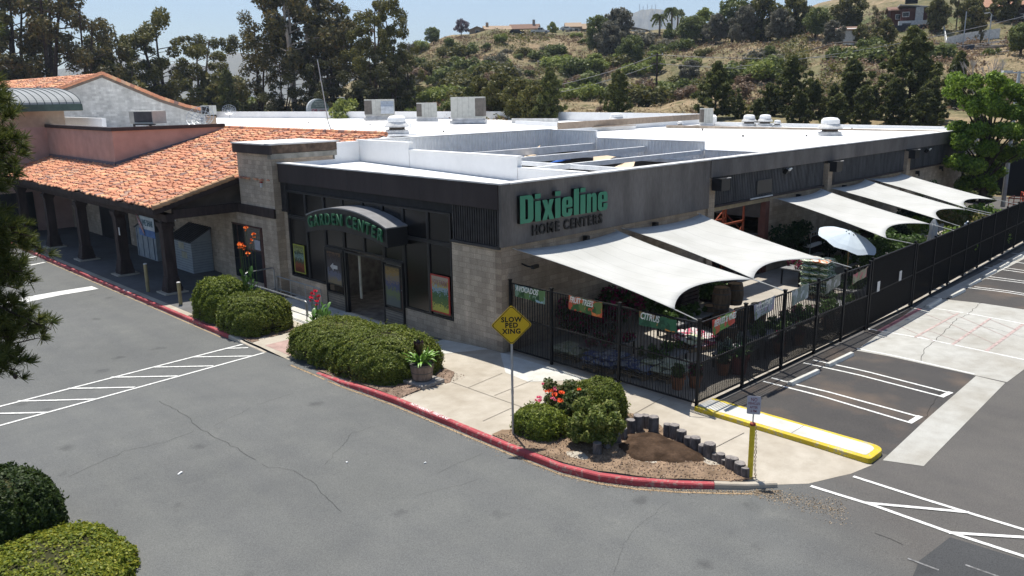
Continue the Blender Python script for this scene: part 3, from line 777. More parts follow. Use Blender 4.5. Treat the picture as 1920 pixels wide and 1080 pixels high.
# roof band and plaster panel
B('fascia_band', mDARK, (-.14, .22, -.02, 16.67, 5.14, 6.0), bev=.01)
mb = MB(); mb.box(-.10, 12.78, -.16, -.02, 3.84, 5.995); mb.build('plaster_panel', mGREYP, bld, bevel=.008)
mb = MB(); mb.box(12.80, 46.8, -.22, .15, 5.22, 5.97); mb.build('fascia_band', mGREYP, bld, bevel=.008)
mb = MB(); mb.box(-.17, .26, -.18, 16.70, 6.0, 6.05); mb.box(.262, 46.83, -.25, .20, 6.0, 6.05); mb.build('coping', mWDIRT, bld)
for y in np.arange(1.8, 16.5, 2.44): mb = MB(); mb.box(-.146, -.14, y, y+.02, 5.16, 5.98); mb.build('band_joint', mFRAME, bld)
# louvres: vertical fins over a backing
def fins_y(y0, y1, z0, z1, name='louvre'):
    mb = MB(); mb.box(.02, .10, y0, y1, z0, z1)
    for y in np.arange(y0+.03, y1-.04, .125): mb.box(-.06, .02, y, y+.055, z0+.02, z1)
    mb.box(-.09, .12, y0-.01, y1+.01, z0-.09, z0); mb.build(name, mLOUV, bld)
fins_y(.02, 2.56, 3.83, 5.13); fins_y(14.48, 16.1, 3.85, 5.13)
def fins_x(x0, x1, z0, z1):
    mb = MB(); mb.box(x0, x1, -.02, .05, z0, z1)
    for x in np.arange(x0+.03, x1-.05, .15): mb.box(x, x+.06, -.10, -.02, z0+.02, z1)
    mb.build('louvre', plain('louvre_side', (.085, .085, .09), .6, .3, var=.35, streak=True), bld)
    mb = MB(); mb.box(x0, x1, -.14, .06, z0-.10, z0); mb.build('louvre_sill', mDARK, bld)
fins_x(13.32, 24.2, 3.92, 5.21); fins_x(24.8, 35.25, 3.92, 5.21); fins_x(35.85, 46.6, 3.92, 5.21)
mb = MB(); mb.box(17.0, 18.45, -.15, -.10, 4.08, 4.75); mb.build('vent_panel', mFRAME, bld, bevel=.01)
mb = MB(); mb.box(16.4, 18.5, -.19, -.14, 3.88, 3.94); mb.build('sign_plate', mWDIRT, bld)
B('opening_lintel', plain('tan_lintel', (.33, .26, .16), .8, .2), (13.3, 18.45, -.05, .2, 3.62, 3.81))
B('opening_post', plain('red_brown_post', (.14, .06, .045), .8, .2), (18.05, 18.44, -.08, .28, 0, 3.62))
# shopfront
B('header_panel', plain('ribbed_header', (.022, .022, .024), .7, .2, var=.3), (.03, .12, 2.60, 14.44, 4.78, 5.15))
def glaze(y0, y1, z0, z1):
    f = MB()
    f.box(-.02, .05, y0, y0+.07, z0, z1); f.box(-.02, .05, y1-.07, y1, z0, z1); f.box(-.02, .05, y0+.07, y1-.07, z0, z0+.07); f.box(-.02, .05, y0+.07, y1-.07, z1-.07, z1)
    w_ = f.build('window', mFRAME, bld); g = MB(); g.box(.03, .045, y0+.07, y1-.07, z0+.07, z1-.07); g.build('pane', mGLASS, w_)
ys = [2.66, 4.03, 5.58]
for a, c in zip(ys, ys[1:]): glaze(a, c, .68, 3.58); glaze(a, c, 3.58, 4.77)
yl = [5.58, 6.95, 8.35, 9.85, 11.35, 12.9, 14.5]
for a, c in zip(yl, yl[1:]): glaze(a, c, 3.58, 4.77)
for a, c in ((11.35, 12.9), (12.9, 14.5)): glaze(a, c, .72, 3.56)
for a, c in ((6.95, 8.35), (8.35, 9.85)): glaze(a, c, 2.55, 3.56)
glaze(5.6, 6.93, 2.5, 3.56); glaze(9.87, 11.33, 2.5, 3.56)
# low ribbed bulkheads either side of the entrance, with display panels above
for y0, y1 in ((5.72, 6.95), (9.95, 11.33)):
    B('bulkhead', plain('ribbed_bulkhead', (.21, .19, .165), .8, .2), (-.06, .06, y0, y1, -.6, .42))
    mb = MB()
    for z in np.arange(-.2, .42, .11): mb.box(-.068, -.06, y0, y1, z, z+.015)
    mb.build('bulkhead_groove', mFRAME, bld)
    B('door_frame', mFRAME, (-.09, .07, y0-.06, y0, -.6, 2.5), (-.09, .07, y1, y1+.06, -.6, 2.5), (-.09, .07, y0, y1, 2.38, 2.5), (-.09, .07, y0, y1, .42, .50))
# entrance: open doorway into a dark shop with counter
B('door_frame', mFRAME, (-.05, .1, 6.99, 7.08, -.3, 2.5), (-.05, .1, 9.76, 9.86, -.3, 2.5), (-.05, .1, 7.08, 9.76, 2.42, 2.5))
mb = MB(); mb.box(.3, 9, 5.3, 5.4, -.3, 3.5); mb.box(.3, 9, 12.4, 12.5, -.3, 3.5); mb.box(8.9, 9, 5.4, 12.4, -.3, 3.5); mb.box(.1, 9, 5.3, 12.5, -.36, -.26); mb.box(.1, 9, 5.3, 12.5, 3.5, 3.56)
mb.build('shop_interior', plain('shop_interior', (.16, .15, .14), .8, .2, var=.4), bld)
m_e, t_e, b_e = nodes('shop_light', .5, .2); b_e.inputs['Emission Color'].default_value = (1, .95, .85, 1); b_e.inputs['Emission Strength'].default_value = 1.6
for y in (6.6, 8.6, 10.6): mb = MB(); mb.box(1.5, 5.5, y, y+.25, 3.42, 3.46); mb.build('ceiling_light', m_e, bld)
mb = MB(); mb.cbox((1.6, 8.1, .28), (.6, 1.7, 1.1)); mb.build('shop_counter', plain('red_counter', (.13, .045, .035), .6, .3), bld, bevel=.01)
mb = MB()
for y in (7.3, 8.9): mb.tube([(1.3, y, .8), (1.3, y, 1.9)], .018, 6)
mb.tube([(1.3, 7.3, 1.9), (1.3, 8.9, 1.9)], .018, 6); mb.tube([(1.3, 7.3, .83), (1.3, 8.9, .83)], .02, 6)
mb.build('counter_frame', mSTEEL, bld)
mb = MB()
for y in (7.35, 7.62): mb.box(1.28, 1.3, y+.9, y+1.12, -.1, .45)
mb.cbox((2.2, 7.7, 1.35), (.4, .5, .5)); mb.cbox((2.4, 8.5, 1.2), (.5, .4, .25)); mb.build('counter_goods', plain('pale_goods', (.40, .42, .40), .5, .3, var=.3, scale=8.), bld)
mb = MB()
for i, z in enumerate((.3, .9, 1.5)): mb.box(3.8, 4.2, 5.8, 8.0, z, z+.05); mb.box(3.8, 4.2, 8.8, 11.5, z, z+.05)
mb.build('shelf', plain('shelf', (.22, .2, .17), .6, .3), bld)
mb = MB(); mb.box(.5, .56, 9.5, 9.62, .3, 2.9); mb.build('door_post', plain('cream', (.5, .48, .40), .6, .2), bld)

# ---- roofs
mb = MB()
mb.add([(.2, .1, 5.42), (4.4, .1, 5.42), (4.4, 14.9, 5.80), (.2, 14.9, 5.80)], [(0, 1, 2, 3)])      # front roof
mb.build('front_roof', mWROOF, bld)
# stepped upstand between the front roof and the open court
def upstand(x, y0, y1, z1, z0=5.0, w_=.28):
    mb = MB(); mb.box(x, x+w_, y0, y1, z0, z1); mb.build('upstand', mWHITE, bld, bevel=.02)
    mb = MB(); mb.box(x-.03, x+w_+.03, y0-.02, y1+.02, z1, z1+.05); mb.build('upstand_cap', mWHITE, bld)
upstand(4.45, 10.85, 15.1, 6.82); upstand(4.45, 3.65, 10.82, 6.48); upstand(4.45, .16, 3.62, 6.03)
mb = MB(); mb.box(3.0, 4.44, 14.9, 15.2, 5.0, 6.80); mb.box(.2, 3.0, 14.9, 15.2, 5.0, 6.0); mb.build('upstand', mWHITE, bld)
mb = MB(); mb.box(-.50, 3.1, 14.84, 15.24, 6.46, 6.84); mb.build('fire_wall_cap', plain('rusty_cap', (.10, .07, .05), .8, .2, var=.5, scale=4.), bld)
mb = MB(); mb.box(-.45, 3.1, 14.86, 15.2, 6.2, 6.44); mb.build('flashing', plain('flashing', (.24, .23, .20), .6, .4, .3, var=.3), bld)
mb = MB(); mb.box(-.52, 3.2, 14.80, 15.28, 6.85, 6.92); mb.build('cap_top', mWDIRT, bld)
# block pier at the left end
mb = MB(); mb.box(-.42, -.01, 14.92, 18.3, -.6, 6.40); mb.build('pier', mBLKY, bld)
mb = MB(); mb.box(-.41, 2.9, 14.905, 15.2, -.6, 6.2); mb.build('pier_return', mBLKX, bld)
mb = MB(); mb.box(-.56, 3.2, 15.28, 18.45, 6.42, 6.84); mb.box(-.56, -.42, 14.8, 15.28, 6.42, 6.84); mb.build('pier_cap', mDARK, bld)
mb = MB(); mb.box(-.60, 3.2, 15.28, 18.5, 6.84, 6.90); mb.build('pier_coping', mWDIRT, bld)
mb = MB(); mb.cbox((-.47, 15.95, 4.95), (.08, .14, .2)); mb.build('alarm_strobe', plain('alarm_white', (.5, .5, .5), .5, .3), bld); mb = MB(); mb.cbox((-.48, 15.95, 5.09), (.09, .14, .07)); mb.build('alarm_lens', plain('alarm_red', (.3, .02, .02), .4, .4), bld)
# open court: corrugated screens, beams
def corr(axis, c, a0, a1, z0, z1, t_=.10):
    mb = MB()
    if axis == 'x':                                    # plane x=c
        mb.box(c, c+t_, a0, a1, z0, z1)
        for y in np.arange(a0+.03, a1-.08, .22): mb.box(c-.04, c, y, y+.09, z0, z1-.03)
        mb.box(c-.06, c+t_+.04, a0, a1, z1, z1+.05)
    else:
        mb.box(a0, a1, c, c+t_, z0, z1)
        for x in np.arange(a0+.03, a1-.08, .22): mb.box(x, x+.09, c-.04, c, z0, z1-.03)
        mb.box(a0, a1, c-.06, c+t_+.04, z1, z1+.05)
    mb.build('court_screen', mCORR, bld)
corr('x', 18., 10.82, 14.4, 5.62, 6.81); corr('x', 18., 3.55, 10.78, 5.45, 6.42); corr('x', 18., .2, 3.5, 5.3, 6.0)
corr('y', 14.4, 4.75, 18.1, 5.0, 6.85)
mb = MB(); mb.box(17.9, 18.06, .2, 14.35, 5.28, 5.44); mb.build('court_wall', mWDIRT, bld)
mb = MB(); mb.box(18.0, 18.1, .2, 14.35, 2.8, 5.28); mb.build('court_wall_base', plain('court_dark', (.08, .07, .06), .8, .2), bld)
for y in (3.6, 7.2, 10.8):
    mb = MB(); mb.box(4.75, 17.9, y, y+.16, 5.80, 6.0+.02*(y-3)); mb.build('court_beam', plain('beam_paint', (.80, .80, .79), .6, .3, var=.12), bld)
mb = MB(); mb.box(7.6, 7.76, .2, 10.78, 5.80, 5.98); mb.build('court_beam', MATS['beam_paint'], bld)
for bx in ((4.75, 7.6, .2, 14.35, 4.95, 5.0), ): mb = MB(); mb.box(*bx); mb.build('court_bounce_deck', mWROOF, bld)  # white deck added to bounce light onto the court screens
mb = MB(); mb.box(4.75, 18, .2, 14.3, 1.95, 2.0); mb.build('court_floor', plain('court_floor', (.12, .10, .09), .9, .1), bld)
for x, y in ((9, 5.2), (13, 5.4), (15.3, 9), (10.5, 12.6)):
    mb = MB(); mb.tube([(x-2.2, y-.8, 3.5), (x+2.2, y+.8, 3.55)], .05, 6); mb.build('court_pipe', plain('court_pipe', (.35, .30, .18), .6, .3), bld)
# main roof
mb = MB()
mb.add([(18.1, .1, 5.84), (52.3, .1, 5.84), (52.3, 28.0, 5.62), (18.1, 28.0, 5.66)], [(0, 1, 2, 3)])
mb.add([(6.6, 14.5, 5.70), (18.1, 14.5, 5.70), (18.1, 28, 5.66), (32, 28, 5.63), (64, 28.2, 5.55), (66, 62, 5.5), (50, 128, 5.5), (6.6, 60, 5.5)], [(0, 1, 2, 3, 4, 5, 6, 7)])
mb.build('main_roof', mWROOF, bld)
# back and side parapets, the fire wall with its brick face
def wallseg(mb, p, q, z0, z1, th=.3):
    p, q = Vector((p[0], p[1], 0)), Vector((q[0], q[1], 0)); d = (q-p).normalized(); n = Vector((-d.y, d.x, 0))*th/2
    c4 = [p+n, q+n, q-n, p-n]
    mb.add([(v.x, v.y, z0) for v in c4]+[(v.x, v.y, z1) for v in c4], [(3, 2, 1, 0), (4, 5, 6, 7), (0, 1, 5, 4), (1, 2, 6, 5), (2, 3, 7, 6), (3, 0, 4, 7)])
mb = MB(); wallseg(mb, (50, 128), (63, 63), 4, 6.6); wallseg(mb, (63, 63), (59, 28.9), 4, 6.6); wallseg(mb, (52.6, 24.5), (50.2, .2), 4, 6.02); wallseg(mb, (52.6, 24.6), (59, 28.8), 4, 6.5); mb.build('parapet', mWHITE, bld)
p0, p1 = G(1048, 230, 6.6), G(1310, 214, 6.6)
mb = MB(); wallseg(mb, (p0.x, p0.y), (p1.x, p1.y), 5.2, 6.05); mb.build('fire_wall', mWHITE, bld)
mb = MB(); wallseg(mb, (p0.x, p0.y), (p1.x, p1.y), 6.05, 6.6, .34); mb.build('fire_wall_top', plain('tan_block', (.33, .26, .20), .9, .1, var=.15), bld)
def kerbseg(a, c, z0, z1, mat, name='roof_kerb', th=.3):
    mb = MB(); wallseg(mb, (a.x, a.y), (c.x, c.y), z0, z1, th); mb.build(name, mat, bld)
kerbseg(G(968, 226, 6.0), G(1128, 234, 6.0), 5.3, 6.0, mWHITE); kerbseg(G(1060, 241, 6.0), G(1190, 235, 6.0), 5.3, 6.02, mWHITE)
kerbseg(G(1060, 240.5, 6.05), G(1190, 234.5, 6.05), 6.02, 6.08, MATS['tan_block'], 'kerb_cap', .36)
kerbseg(G(960, 222, 6.1), G(1046, 222, 6.1), 5.3, 6.1, mWDIRT)
# pale weathering stains on the roof
mb = MB(); p = [G(*q, 5.70) for q in ((1330, 242), (1380, 246), (1440, 247), (1490, 243), (1420, 240), (1350, 239))]
# wall lamps, flood lights, boxes
mLAMP = plain('lamp_housing', (.012, .012, .012), .5, .4)
m_, t_, b_ = nodes('lamp_glass', .3, .5); b_.inputs['Base Color'].default_value = (.8, .8, .75, 1)
for x in (4.3, 8.7, 21.2, 26.6, 31.2, 37.5, 41.8):
    l = MB(); l.cbox((x, -.20, 3.60), (.16, .22, .22)); l.cbox((x, -.30, 3.46), (.10, .08, .14), 0, .6); l.build('wall_lamp', mLAMP, bld)
for x, z in ((19.6, 5.02), (38.6, 4.95)):
    l = MB(); l.cbox((x, -.28, z), (.3, .2, .26), 0, 1, (.6, 'X')); fl = l.build('flood_light', mLAMP, bld); g = MB(); g.cbox((x+.02, -.40, z+.04), (.24, .05, .3), 0, 1, (.7, 'X')); g.build('lamp_lens', m_, fl)
for x in (13.1, 24.55, 35.6):
    l = MB(); l.cbox((x+.15, -.45, 4.92), (.72, .5, .55)); l.build('light_box', mFRAME, bld, bevel=.01); l = MB(); l.cbox((x+.34, -.72, 5.2), (.34, .05, .02)); l.build('box_edge', mWDIRT, bld)
mb = MB(); mb.tube([(1.0, -.02, 3.1), (1.0, -.25, 3.05), (1.15, -.38, 3.0)], .03, 6); mb.cbox((1.3, -.38, 3.0), (.35, .12, .12), .2); mb.build('security_camera', mFRAME, bld)

# ---- entrance canopy: a shallow arch on a black box
can = empty('entrance_canopy', (0, 8.2, 3.4), 0, 'black arched canopy with green garden centre letters over the shop entrance', 'canopy')
def arc(y, z0, h, a, c): return z0 + h*(1-((y-(a+c)/2)/((c-a)/2))**2)
ya, yb = 5.30, 11.15
def arch_prism(z0, h0, z1, h1, x0, x1, a=ya, c=yb, n=20):
    mb = MB(); P = [(a+(c-a)*i/n) for i in range(n+1)]
    pts = [(y, arc(y, z0, h0, a, c)) for y in P] + [(y, arc(y, z1, h1, a, c)) for y in P[::-1]]
    mb.prism(pts, x0, x1, 'X'); return mb
def rel(o): o.location = (-can.location[0], -can.location[1], -can.location[2]); return o
rel(arch_prism(3.30, .30, 4.02, .50, -.98, .0).build('canopy_box', mFRAME, can))
rel(arch_prism(4.02, .50, 4.07, .50, -1.02, .02).build('canopy_top', plain('canopy_top', (.22, .22, .23), .4, .5), can))  # paler than the box: sunlit gloss put into the colour
S = 'GARDEN CENTER'
wd = [.47, .43, .43, .45, .38, .45, .22, .42, .38, .45, .38, .38, .42]
y = 10.95; tot = sum(wd); k = (10.95-5.42)/tot
for ch, w1 in zip(S, wd):
    yc = y-w1*k/2; y -= w1*k
    if ch == ' ': continue
    z = (arc(yc, 3.30, .30, ya, yb)+arc(yc, 4.02, .50, ya, yb))/2
    sl_ = (arc(yc-.1, 3.66, .40, ya, yb)-arc(yc+.1, 3.66, .40, ya, yb))/.2
    rot = frame_rot((0, -1, sl_*.8))
    rel(text('letter', ch, .66, mGREEN2, can, Vector((-1.06, yc, z)), rot, .035, .012, .84))
# ---- wall letters on the side facade
sgn = empty('wall_sign', (3, -.16, 4.9), 0, 'large green raised letters with smaller black letters below on the grey side panel', 'sign')
def srel(o): o.location = (-3, .16, -4.9); return o
def poly2(o, i): return o, i
def letter(outer, holes, x, z, sx, sz_):
    cu = bpy.data.curves.new('letter', 'CURVE'); cu.dimensions = '2D'; cu.fill_mode = 'BOTH'; cu.extrude = .07; cu.resolution_u = 1
    for P in [*outer, *holes]:
        s = cu.splines.new('POLY'); s.points.add(len(P)-1); s.use_cyclic_u = True
        for q, p in zip(s.points, P): q.co = (p[0]*sx, p[1]*sz_, 0, 1)
    tmp = bpy.data.objects.new('letter', cu); COL.objects.link(tmp)
    me = bpy.data.meshes.new_from_object(tmp.evaluated_get(bpy.context.evaluated_depsgraph_get())); COL.objects.unlink(tmp); bpy.data.objects.remove(tmp)
    me.name = 'letter'; me.materials.clear(); me.materials.append(mGREEN); me.materials.append(mBLACK)
    for p in me.polygons: p.material_index = 0 if p.normal.z > .9 else 1
    me.transform(Matrix.Translation((x, -.27, z)) @ FACE_Y.to_4x4())
    o = bpy.data.objects.new('letter', me); COL.objects.link(o); o.parent = sgn; return srel(o)
def rr(x0, x1, y0, y1, r=.1, corners='1111', n=5):
    """rectangle with chosen round corners (bl br tr tl)"""
    out = []
    for (cx_, cy_, a0, f, px_, py_) in ((x0+r, y0+r, 180, corners[0], x0, y0), (x1-r, y0+r, 270, corners[1], x1, y0), (x1-r, y1-r, 0, corners[2], x1, y1), (x0+r, y1-r, 90, corners[3], x0, y1)):
        if f == '1':
            for i in range(n+1): a = rad(a0+90*i/n); out.append((cx_+r*math.cos(a), cy_+r*math.sin(a)))
        else: out.append((px_, py_))
    return out
XH = .74
LET = {
 'D': (.56, [rr(0, .56, 0, 1, .17, '0110')], [rr(.22, .33, .14, .86, .05, '0110')]),
 'i': (.24, [rr(0, .24, 0, XH, .01, '0000'), rr(0, .24, .83, 1.0, .01, '0000')], []),
 'x': (.50, [[(0, 0), (.2, 0), (.255, .22), (.31, 0), (.52, 0), (.385, .375), (.51, XH), (.31, XH), (.26, .53), (.21, XH), (0, XH), (.13, .375)]], []),
 'e': (.48, [[(0, .17), (.02, .06), (.1, 0), (.38, 0), (.46, .06), (.48, .17), (.48, .28), (.28, .28), (.28, .14), (.2, .14), (.2, .34), (.48, .34), (.48, .58), (.46, .68), (.38, XH), (.1, XH), (.02, .68), (0, .57)]], [[(.2, .44), (.28, .44), (.28, .62), (.2, .62)]]),
 'l': (.24, [rr(0, .24, 0, 1, .01, '0000')], []),
 'n': (.48, [[(0, 0), (.2, 0), (.2, .6), (.28, .6), (.28, 0), (.48, 0), (.48, .6), (.45, .7), (.38, XH), (.28, XH), (.2, .68), (.2, XH), (0, XH)]], []),
}
x = .62; hgt = .97
tot = sum(LET[c][0]+.07 for c in 'Dixieline'); k = (5.45-.62)/tot
for c in 'Dixieline':
    w1, o1, h1 = LET[c]; letter(o1, h1, x, 4.60-.0*x, k, hgt); x += (w1+.07)*k
xx = 1.32
for ch, w1 in zip('HOME CENTERS', [.36, .38, .42, .30, .16, .34, .30, .36, .30, .30, .32, .30]):
    if ch != ' ': srel(text('letter', ch, .50, mBLACK, sgn, Vector((xx+w1*.5, -.21, 4.25)), FACE_Y, .02, .014, .90))
    xx += w1*1.03

# ================================================================ ARCADE BUILDING (tiled roof, pink parapet, vaulted tower)
arc_b = empty('arcade_building', (-1, 30, -.3), 0, 'long arcade building with clay tile roof, brown columns and pink stucco parapet', 'building')
def A(name, mat, *boxes, bev=0.):
    for b in boxes: mb = MB(); mb.box(*b); o = mb.build(name, mat, arc_b, bevel=bev); o.location = (1, -30, .3)
    return o
def AR(o): o.location = (1, -30, .3); return o
A('back_wall', mBLKY, (-.02, .3, 18.3, 62, -.6, 5.1))
RZ = lambda x: 5.25+.27*x
m, t, b = nodes('clay_tiles', .85, .2)
geo = N(t, 'NewGeometry'); n1 = N(t, 'TexNoise', Scale=.35, Detail=4.); n2 = N(t, 'TexNoise', Scale=14., Detail=4.)
t.links.new(coords(t), n1.inputs['Vector']); t.links.new(coords(t), n2.inputs['Vector'])
r1 = ramp(t, [(0., (.30, .13, .085)), (.10, (.24, .16, .14)), (.2, (.50, .225, .14)), (.45, (.60, .28, .165)), (.65, (.55, .25, .155)), (.8, (.66, .34, .19)), (.92, (.66, .41, .23)), (1., (.38, .26, .22))], geo.outputs['Random Per Island'])
r2 = ramp(t, [(.3, (.86, .84, .84)), (.7, (1.1, 1.08, 1.05))], n1.outputs[0]); r3 = ramp(t, [(.3, (.85, .85, .85)), (.7, (1.12, 1.12, 1.12))], n2.outputs[0])
o_ = mixc(t, r1.outputs[0], r2.outputs[0], 1., 'MULTIPLY'); o_ = mixc(t, o_, r3.outputs[0], 1., 'MULTIPLY'); t.links.new(o_, b.inputs['Base Color'])
MATS['clay'] = mCLAY = m
def tiles(x0, x1, y0, y1, zf, seed, rowlen=.36, wdt=.27, skip=None):
    r = random.Random(seed); mb = MB(); L = math.hypot(1, zf(1)-zf(0)); n = int((x1-x0)*L/rowlen); dx = (x1-x0)/n
    ny = int((y1-y0)/wdt)
    for i in range(n):
        xa = x0+i*dx; off = r.uniform(-.05, .05)
        for j in range(ny):
            y = y0+(j+.5)*wdt+off
            if skip and skip(xa, y): continue
            jit = r.choice((-.10, -.03, .02, .09))+r.uniform(-.03, .03); lift = r.uniform(0, .035) + (.035 if r.random() < .15 else 0); tw = r.uniform(-.015, .015)
            xs = xa-.06+jit; xe = xa+dx+.03
            k = len(mb.v); rad_ = wdt*.56
            for (xx, lf) in ((xs, .075+lift), (xe, .02)):
                for q in range(5):
                    an = math.pi*q/4
                    mb.v.append((xx, y+math.cos(an)*rad_*.95+(tw if xx == xs else -tw), zf(xx)+math.sin(an)*.075+lf-.02))
            for q in range(4): mb.f.append((k+q, k+q+1, k+6+q, k+5+q)); mb.mi.append(0)
            mb.f.append((k, k+1, k+2, k+3, k+4)[::-1]); mb.mi.append(0)
    return mb
mb = tiles(-4.58, 6.4, 18.75, 47.0, RZ, 3, skip=lambda x, y: y > 33.8 and x > -.7)
AR(mb.build('tiled_roof', mCLAY, arc_b, smooth=False))
mb = tiles(-.4, 6.4, 15.2, 18.8, RZ, 9); AR(mb.build('tiled_roof', mCLAY, arc_b))
mb = MB(); mb.add([(-4.55, 18.8, RZ(-4.55)), (6.5, 18.8, RZ(6.5)), (6.5, 47, RZ(6.5)), (-4.55, 47, RZ(-4.55))], [(0, 1, 2, 3)]); mb.add([(-.3, 15.3, RZ(-.3)), (6.5, 15.3, RZ(6.5)), (6.5, 18.8, RZ(6.5)), (-.3, 18.8, RZ(-.3))], [(0, 1, 2, 3)])
AR(mb.build('roof_deck', mWOODD, arc_b))
# rake row of half-round tiles, ridge
r = random.Random(6); mb = MB()
for i in range(13):
    xa = -4.62+i*.37; mb.tube([(xa, 18.70, RZ(xa)+.075), (xa+.42, 18.70, RZ(xa+.42)+.035)], .135, 10)
AR(mb.build('rake_tiles', plain('rake_tile', (.50, .30, .17), .85, .2, var=.35, scale=2.5), arc_b))
mb = MB()
for i in range(60): ya = 15.3+i*.31; mb.tube([(6.42, ya, RZ(6.42)+.06), (6.42, ya+.34, RZ(6.42)+.09)], .13, 8)
AR(mb.build('ridge_tiles', mCLAY, arc_b))
# eave: fascia, lookouts, beam, gable beam
A('eave_fascia', mWOODD, (-4.60, -4.52, 18.65, 47, 3.74, 4.0))
mb = MB(); pts = [(-4.6, 3.72), (0, RZ(0)-.33), (0, RZ(0)-.06), (-4.6, 3.98)]; mb.prism(pts, 18.62, 18.74, 'Y'); AR(mb.build('rake_board', mWOODD, arc_b))
mb = MB()
for y in np.arange(19.2, 47, 1.02): mb.prism([(-4.5, 3.70), (-.02, RZ(-.02)-.28), (-.02, RZ(-.02)-.06), (-4.5, 3.92)], y, y+.12, 'Y')
AR(mb.build('rafter', mWOODD, arc_b))
A('eave_beam', mWOODD, (-4.02, -3.62, 18.75, 47, 3.30, 3.66))
A('gable_beam', mWOODD, (-3.62, -.02, 18.75, 19.05, 3.42, 3.86)); A('pier_beam', mWOODD, (-.52, -.42, 14.86, 18.75, 3.44, 3.88)); A('pier_beam', mWOODD, (-.42, -.02, 18.3, 18.75, 3.44, 3.86))
mb = MB(); mb.prism([(-3.7, 3.86), (-.02, 3.86), (-.02, RZ(-.02)-.2), (-3.7, RZ(-3.7)-.18)], 19.08, 19.24, 'Y'); AR(mb.build('gable_wall', plain('gable_stucco', (.10, .08, .065), .9, .1), arc_b))
for i, y in enumerate((19.55, 25.8, 32.0, 38.2, 44.4)):
    c = MB(); xc = -3.78; zb = -.27
    c.cbox((xc, y, zb+1.95), (.50, .50, 3.4)); c.cbox((xc, y, zb+.55), (.72, .72, .55), 0, .78); c.cbox((xc, y, zb+.17), (.76, .76, .24)); c.cbox((xc, y, zb+3.38), (.66, .66, .22)); c.cbox((xc, y, zb+3.22), (.56, .56, .12))
    AR(c.build('column', mWOODD, arc_b, bevel=.01))
    c = MB(); c.cbox((xc, y, -.24), (1.15, 1.15, .09)); AR(c.build('column_pad', mCONC, arc_b, bevel=.01))
c = MB(); c.cbox((-3.95, 25.5, 2.15), (.02, .25, .42)); AR(c.build('notice', mWDIRT, arc_b))
c = MB(); c.cbox((-3.55, 19.3, 3.28), (.3, .22, .05)); AR(c.build('soffit_lamp', mWHITE, arc_b))
# dark doors in the back wall
A('dark_door', mFRAME, (-.06, -.02, 35.2, 36.4, -.27, 2.0), (-.06, -.02, 38.0, 40.5, -.27, 2.1))
A('low_wall', mBLKY, (-.42, -.02, 18.75, 21.2, -.6, 3.42), (-.42, -.02, 18.3, 18.75, -.6, 3.44))
# display window in the block pier
wi = MB(); wi.box(-.46, -.42, 16.35, 16.55, -.5, 2.85); wi.box(-.46, -.42, 16.55, 19.5, 2.77, 2.85); wi.box(-.46, -.42, 18.9, 18.94, .05, 2.77); wi = AR(wi.build('window', plain('brown_frame', (.07, .03, .025), .6, .3), arc_b))
g = MB(); g.box(-.44, -.425, 16.55, 19.5, .05, 2.77); g = g.build('pane', mGLASS2, wi)
c = MB(); c.cbox((-.47, 16.9, 1.95), (.015, .62, .48)); pl = AR(c.build('window_notice', plain('notice_paper', (.42, .42, .46), .7, .2), arc_b))
# pink parapet box
A('pink_parapet', mPINK, (-1.0, -.75, 33.4, 46.6, 4.6, 7.12), (-.75, 6.2, 33.4, 33.65, 4.6, 7.12))
A('parapet_cap', plain('brown_cap', (.045, .036, .036), .6, .3), (-1.10, -.65, 33.28, 46.6, 7.12, 7.34), (-.65, 6.25, 33.28, 33.75, 7.12, 7.34))
mb = MB()
mb.prism([(-1.03, RZ(-1.03)-.3), (6.1, RZ(6.1)-.3), (6.1, RZ(6.1)+.1), (-1.03, RZ(-1.03)+.28)], 33.34, 33.40, 'Y'); mb.box(-1.06, -1.0, 33.34, 46.6, 4.6, RZ(-1.03)+.26)
AR(mb.build('base_flashing', plain('grey_flashing', (.15, .14, .16), .7, .3), arc_b))
A('flat_roof', mWROOF, (-.75, 9, 33.65, 62, 6.3, 6.35))
A('white_stub', mWHITE, (2.0, 2.3, 44, 57, 6.3, 7.7))
# vaulted tower
A('tower_wall', mPINK, (-7.5, .35, 46.6, 62, -.4, 7.15)); A('tower_band', mTOWER, (-7.48, .33, 46.62, 62, 7.15, 8.25))
A('tower_door', mFRAME, (-5.5, -2.5, 46.55, 46.6, -.3, 2.6))
def vaultpt(s): return (46.0+14*s*.5, 8.75+1.5*math.sin(min(s, 1)*math.pi/2))
mb = MB(); n = 12; x0v, x1v = -8.8, 1.4
prof = [(46.0+7.5*(1-math.cos(i/n*math.pi/2)), 8.72+1.25*math.sin(i/n*math.pi/2)) for i in range(n+1)]; prof += [(61+46-y, z) for y, z in prof[::-1][1:]]
k = len(mb.v)
for x in (x0v, x1v):
    for y, z in prof: mb.v.append((x, y, z))
L = len(prof)
for i in range(L-1): mb.f.append((k+i, k+i+1, k+L+i+1, k+L+i)); mb.mi.append(0)
mb.f.append(tuple(range(k+L, k+2*L))); mb.f.append(tuple(range(k, k+L))[::-1]); mb.mi += [0, 0]
AR(mb.build('vaulted_roof', plain('green_grey_metal', (.25, .262, .268), .75, .25, .0, var=.1, scale=.8), arc_b))
mb = MB()
for x in np.arange(x0v+.1, x1v, .48): mb.tube([(x, y, z+.02) for y, z in prof[:n+2]], .025, 4)
AR(mb.build('standing_seam', plain('seam', (.05, .065, .07), .5, .4), arc_b))
A('tower_fascia', plain('tower_fascia', (.055, .085, .075), .6, .3), (x0v, x1v, 45.95, 46.0, 8.27, 8.74), (x1v, x1v+.05, 45.95, 61, 8.27, 8.74)); A('soffit', mTOWER, (x0v, x1v, 46.0, 61, 8.25, 8.28))

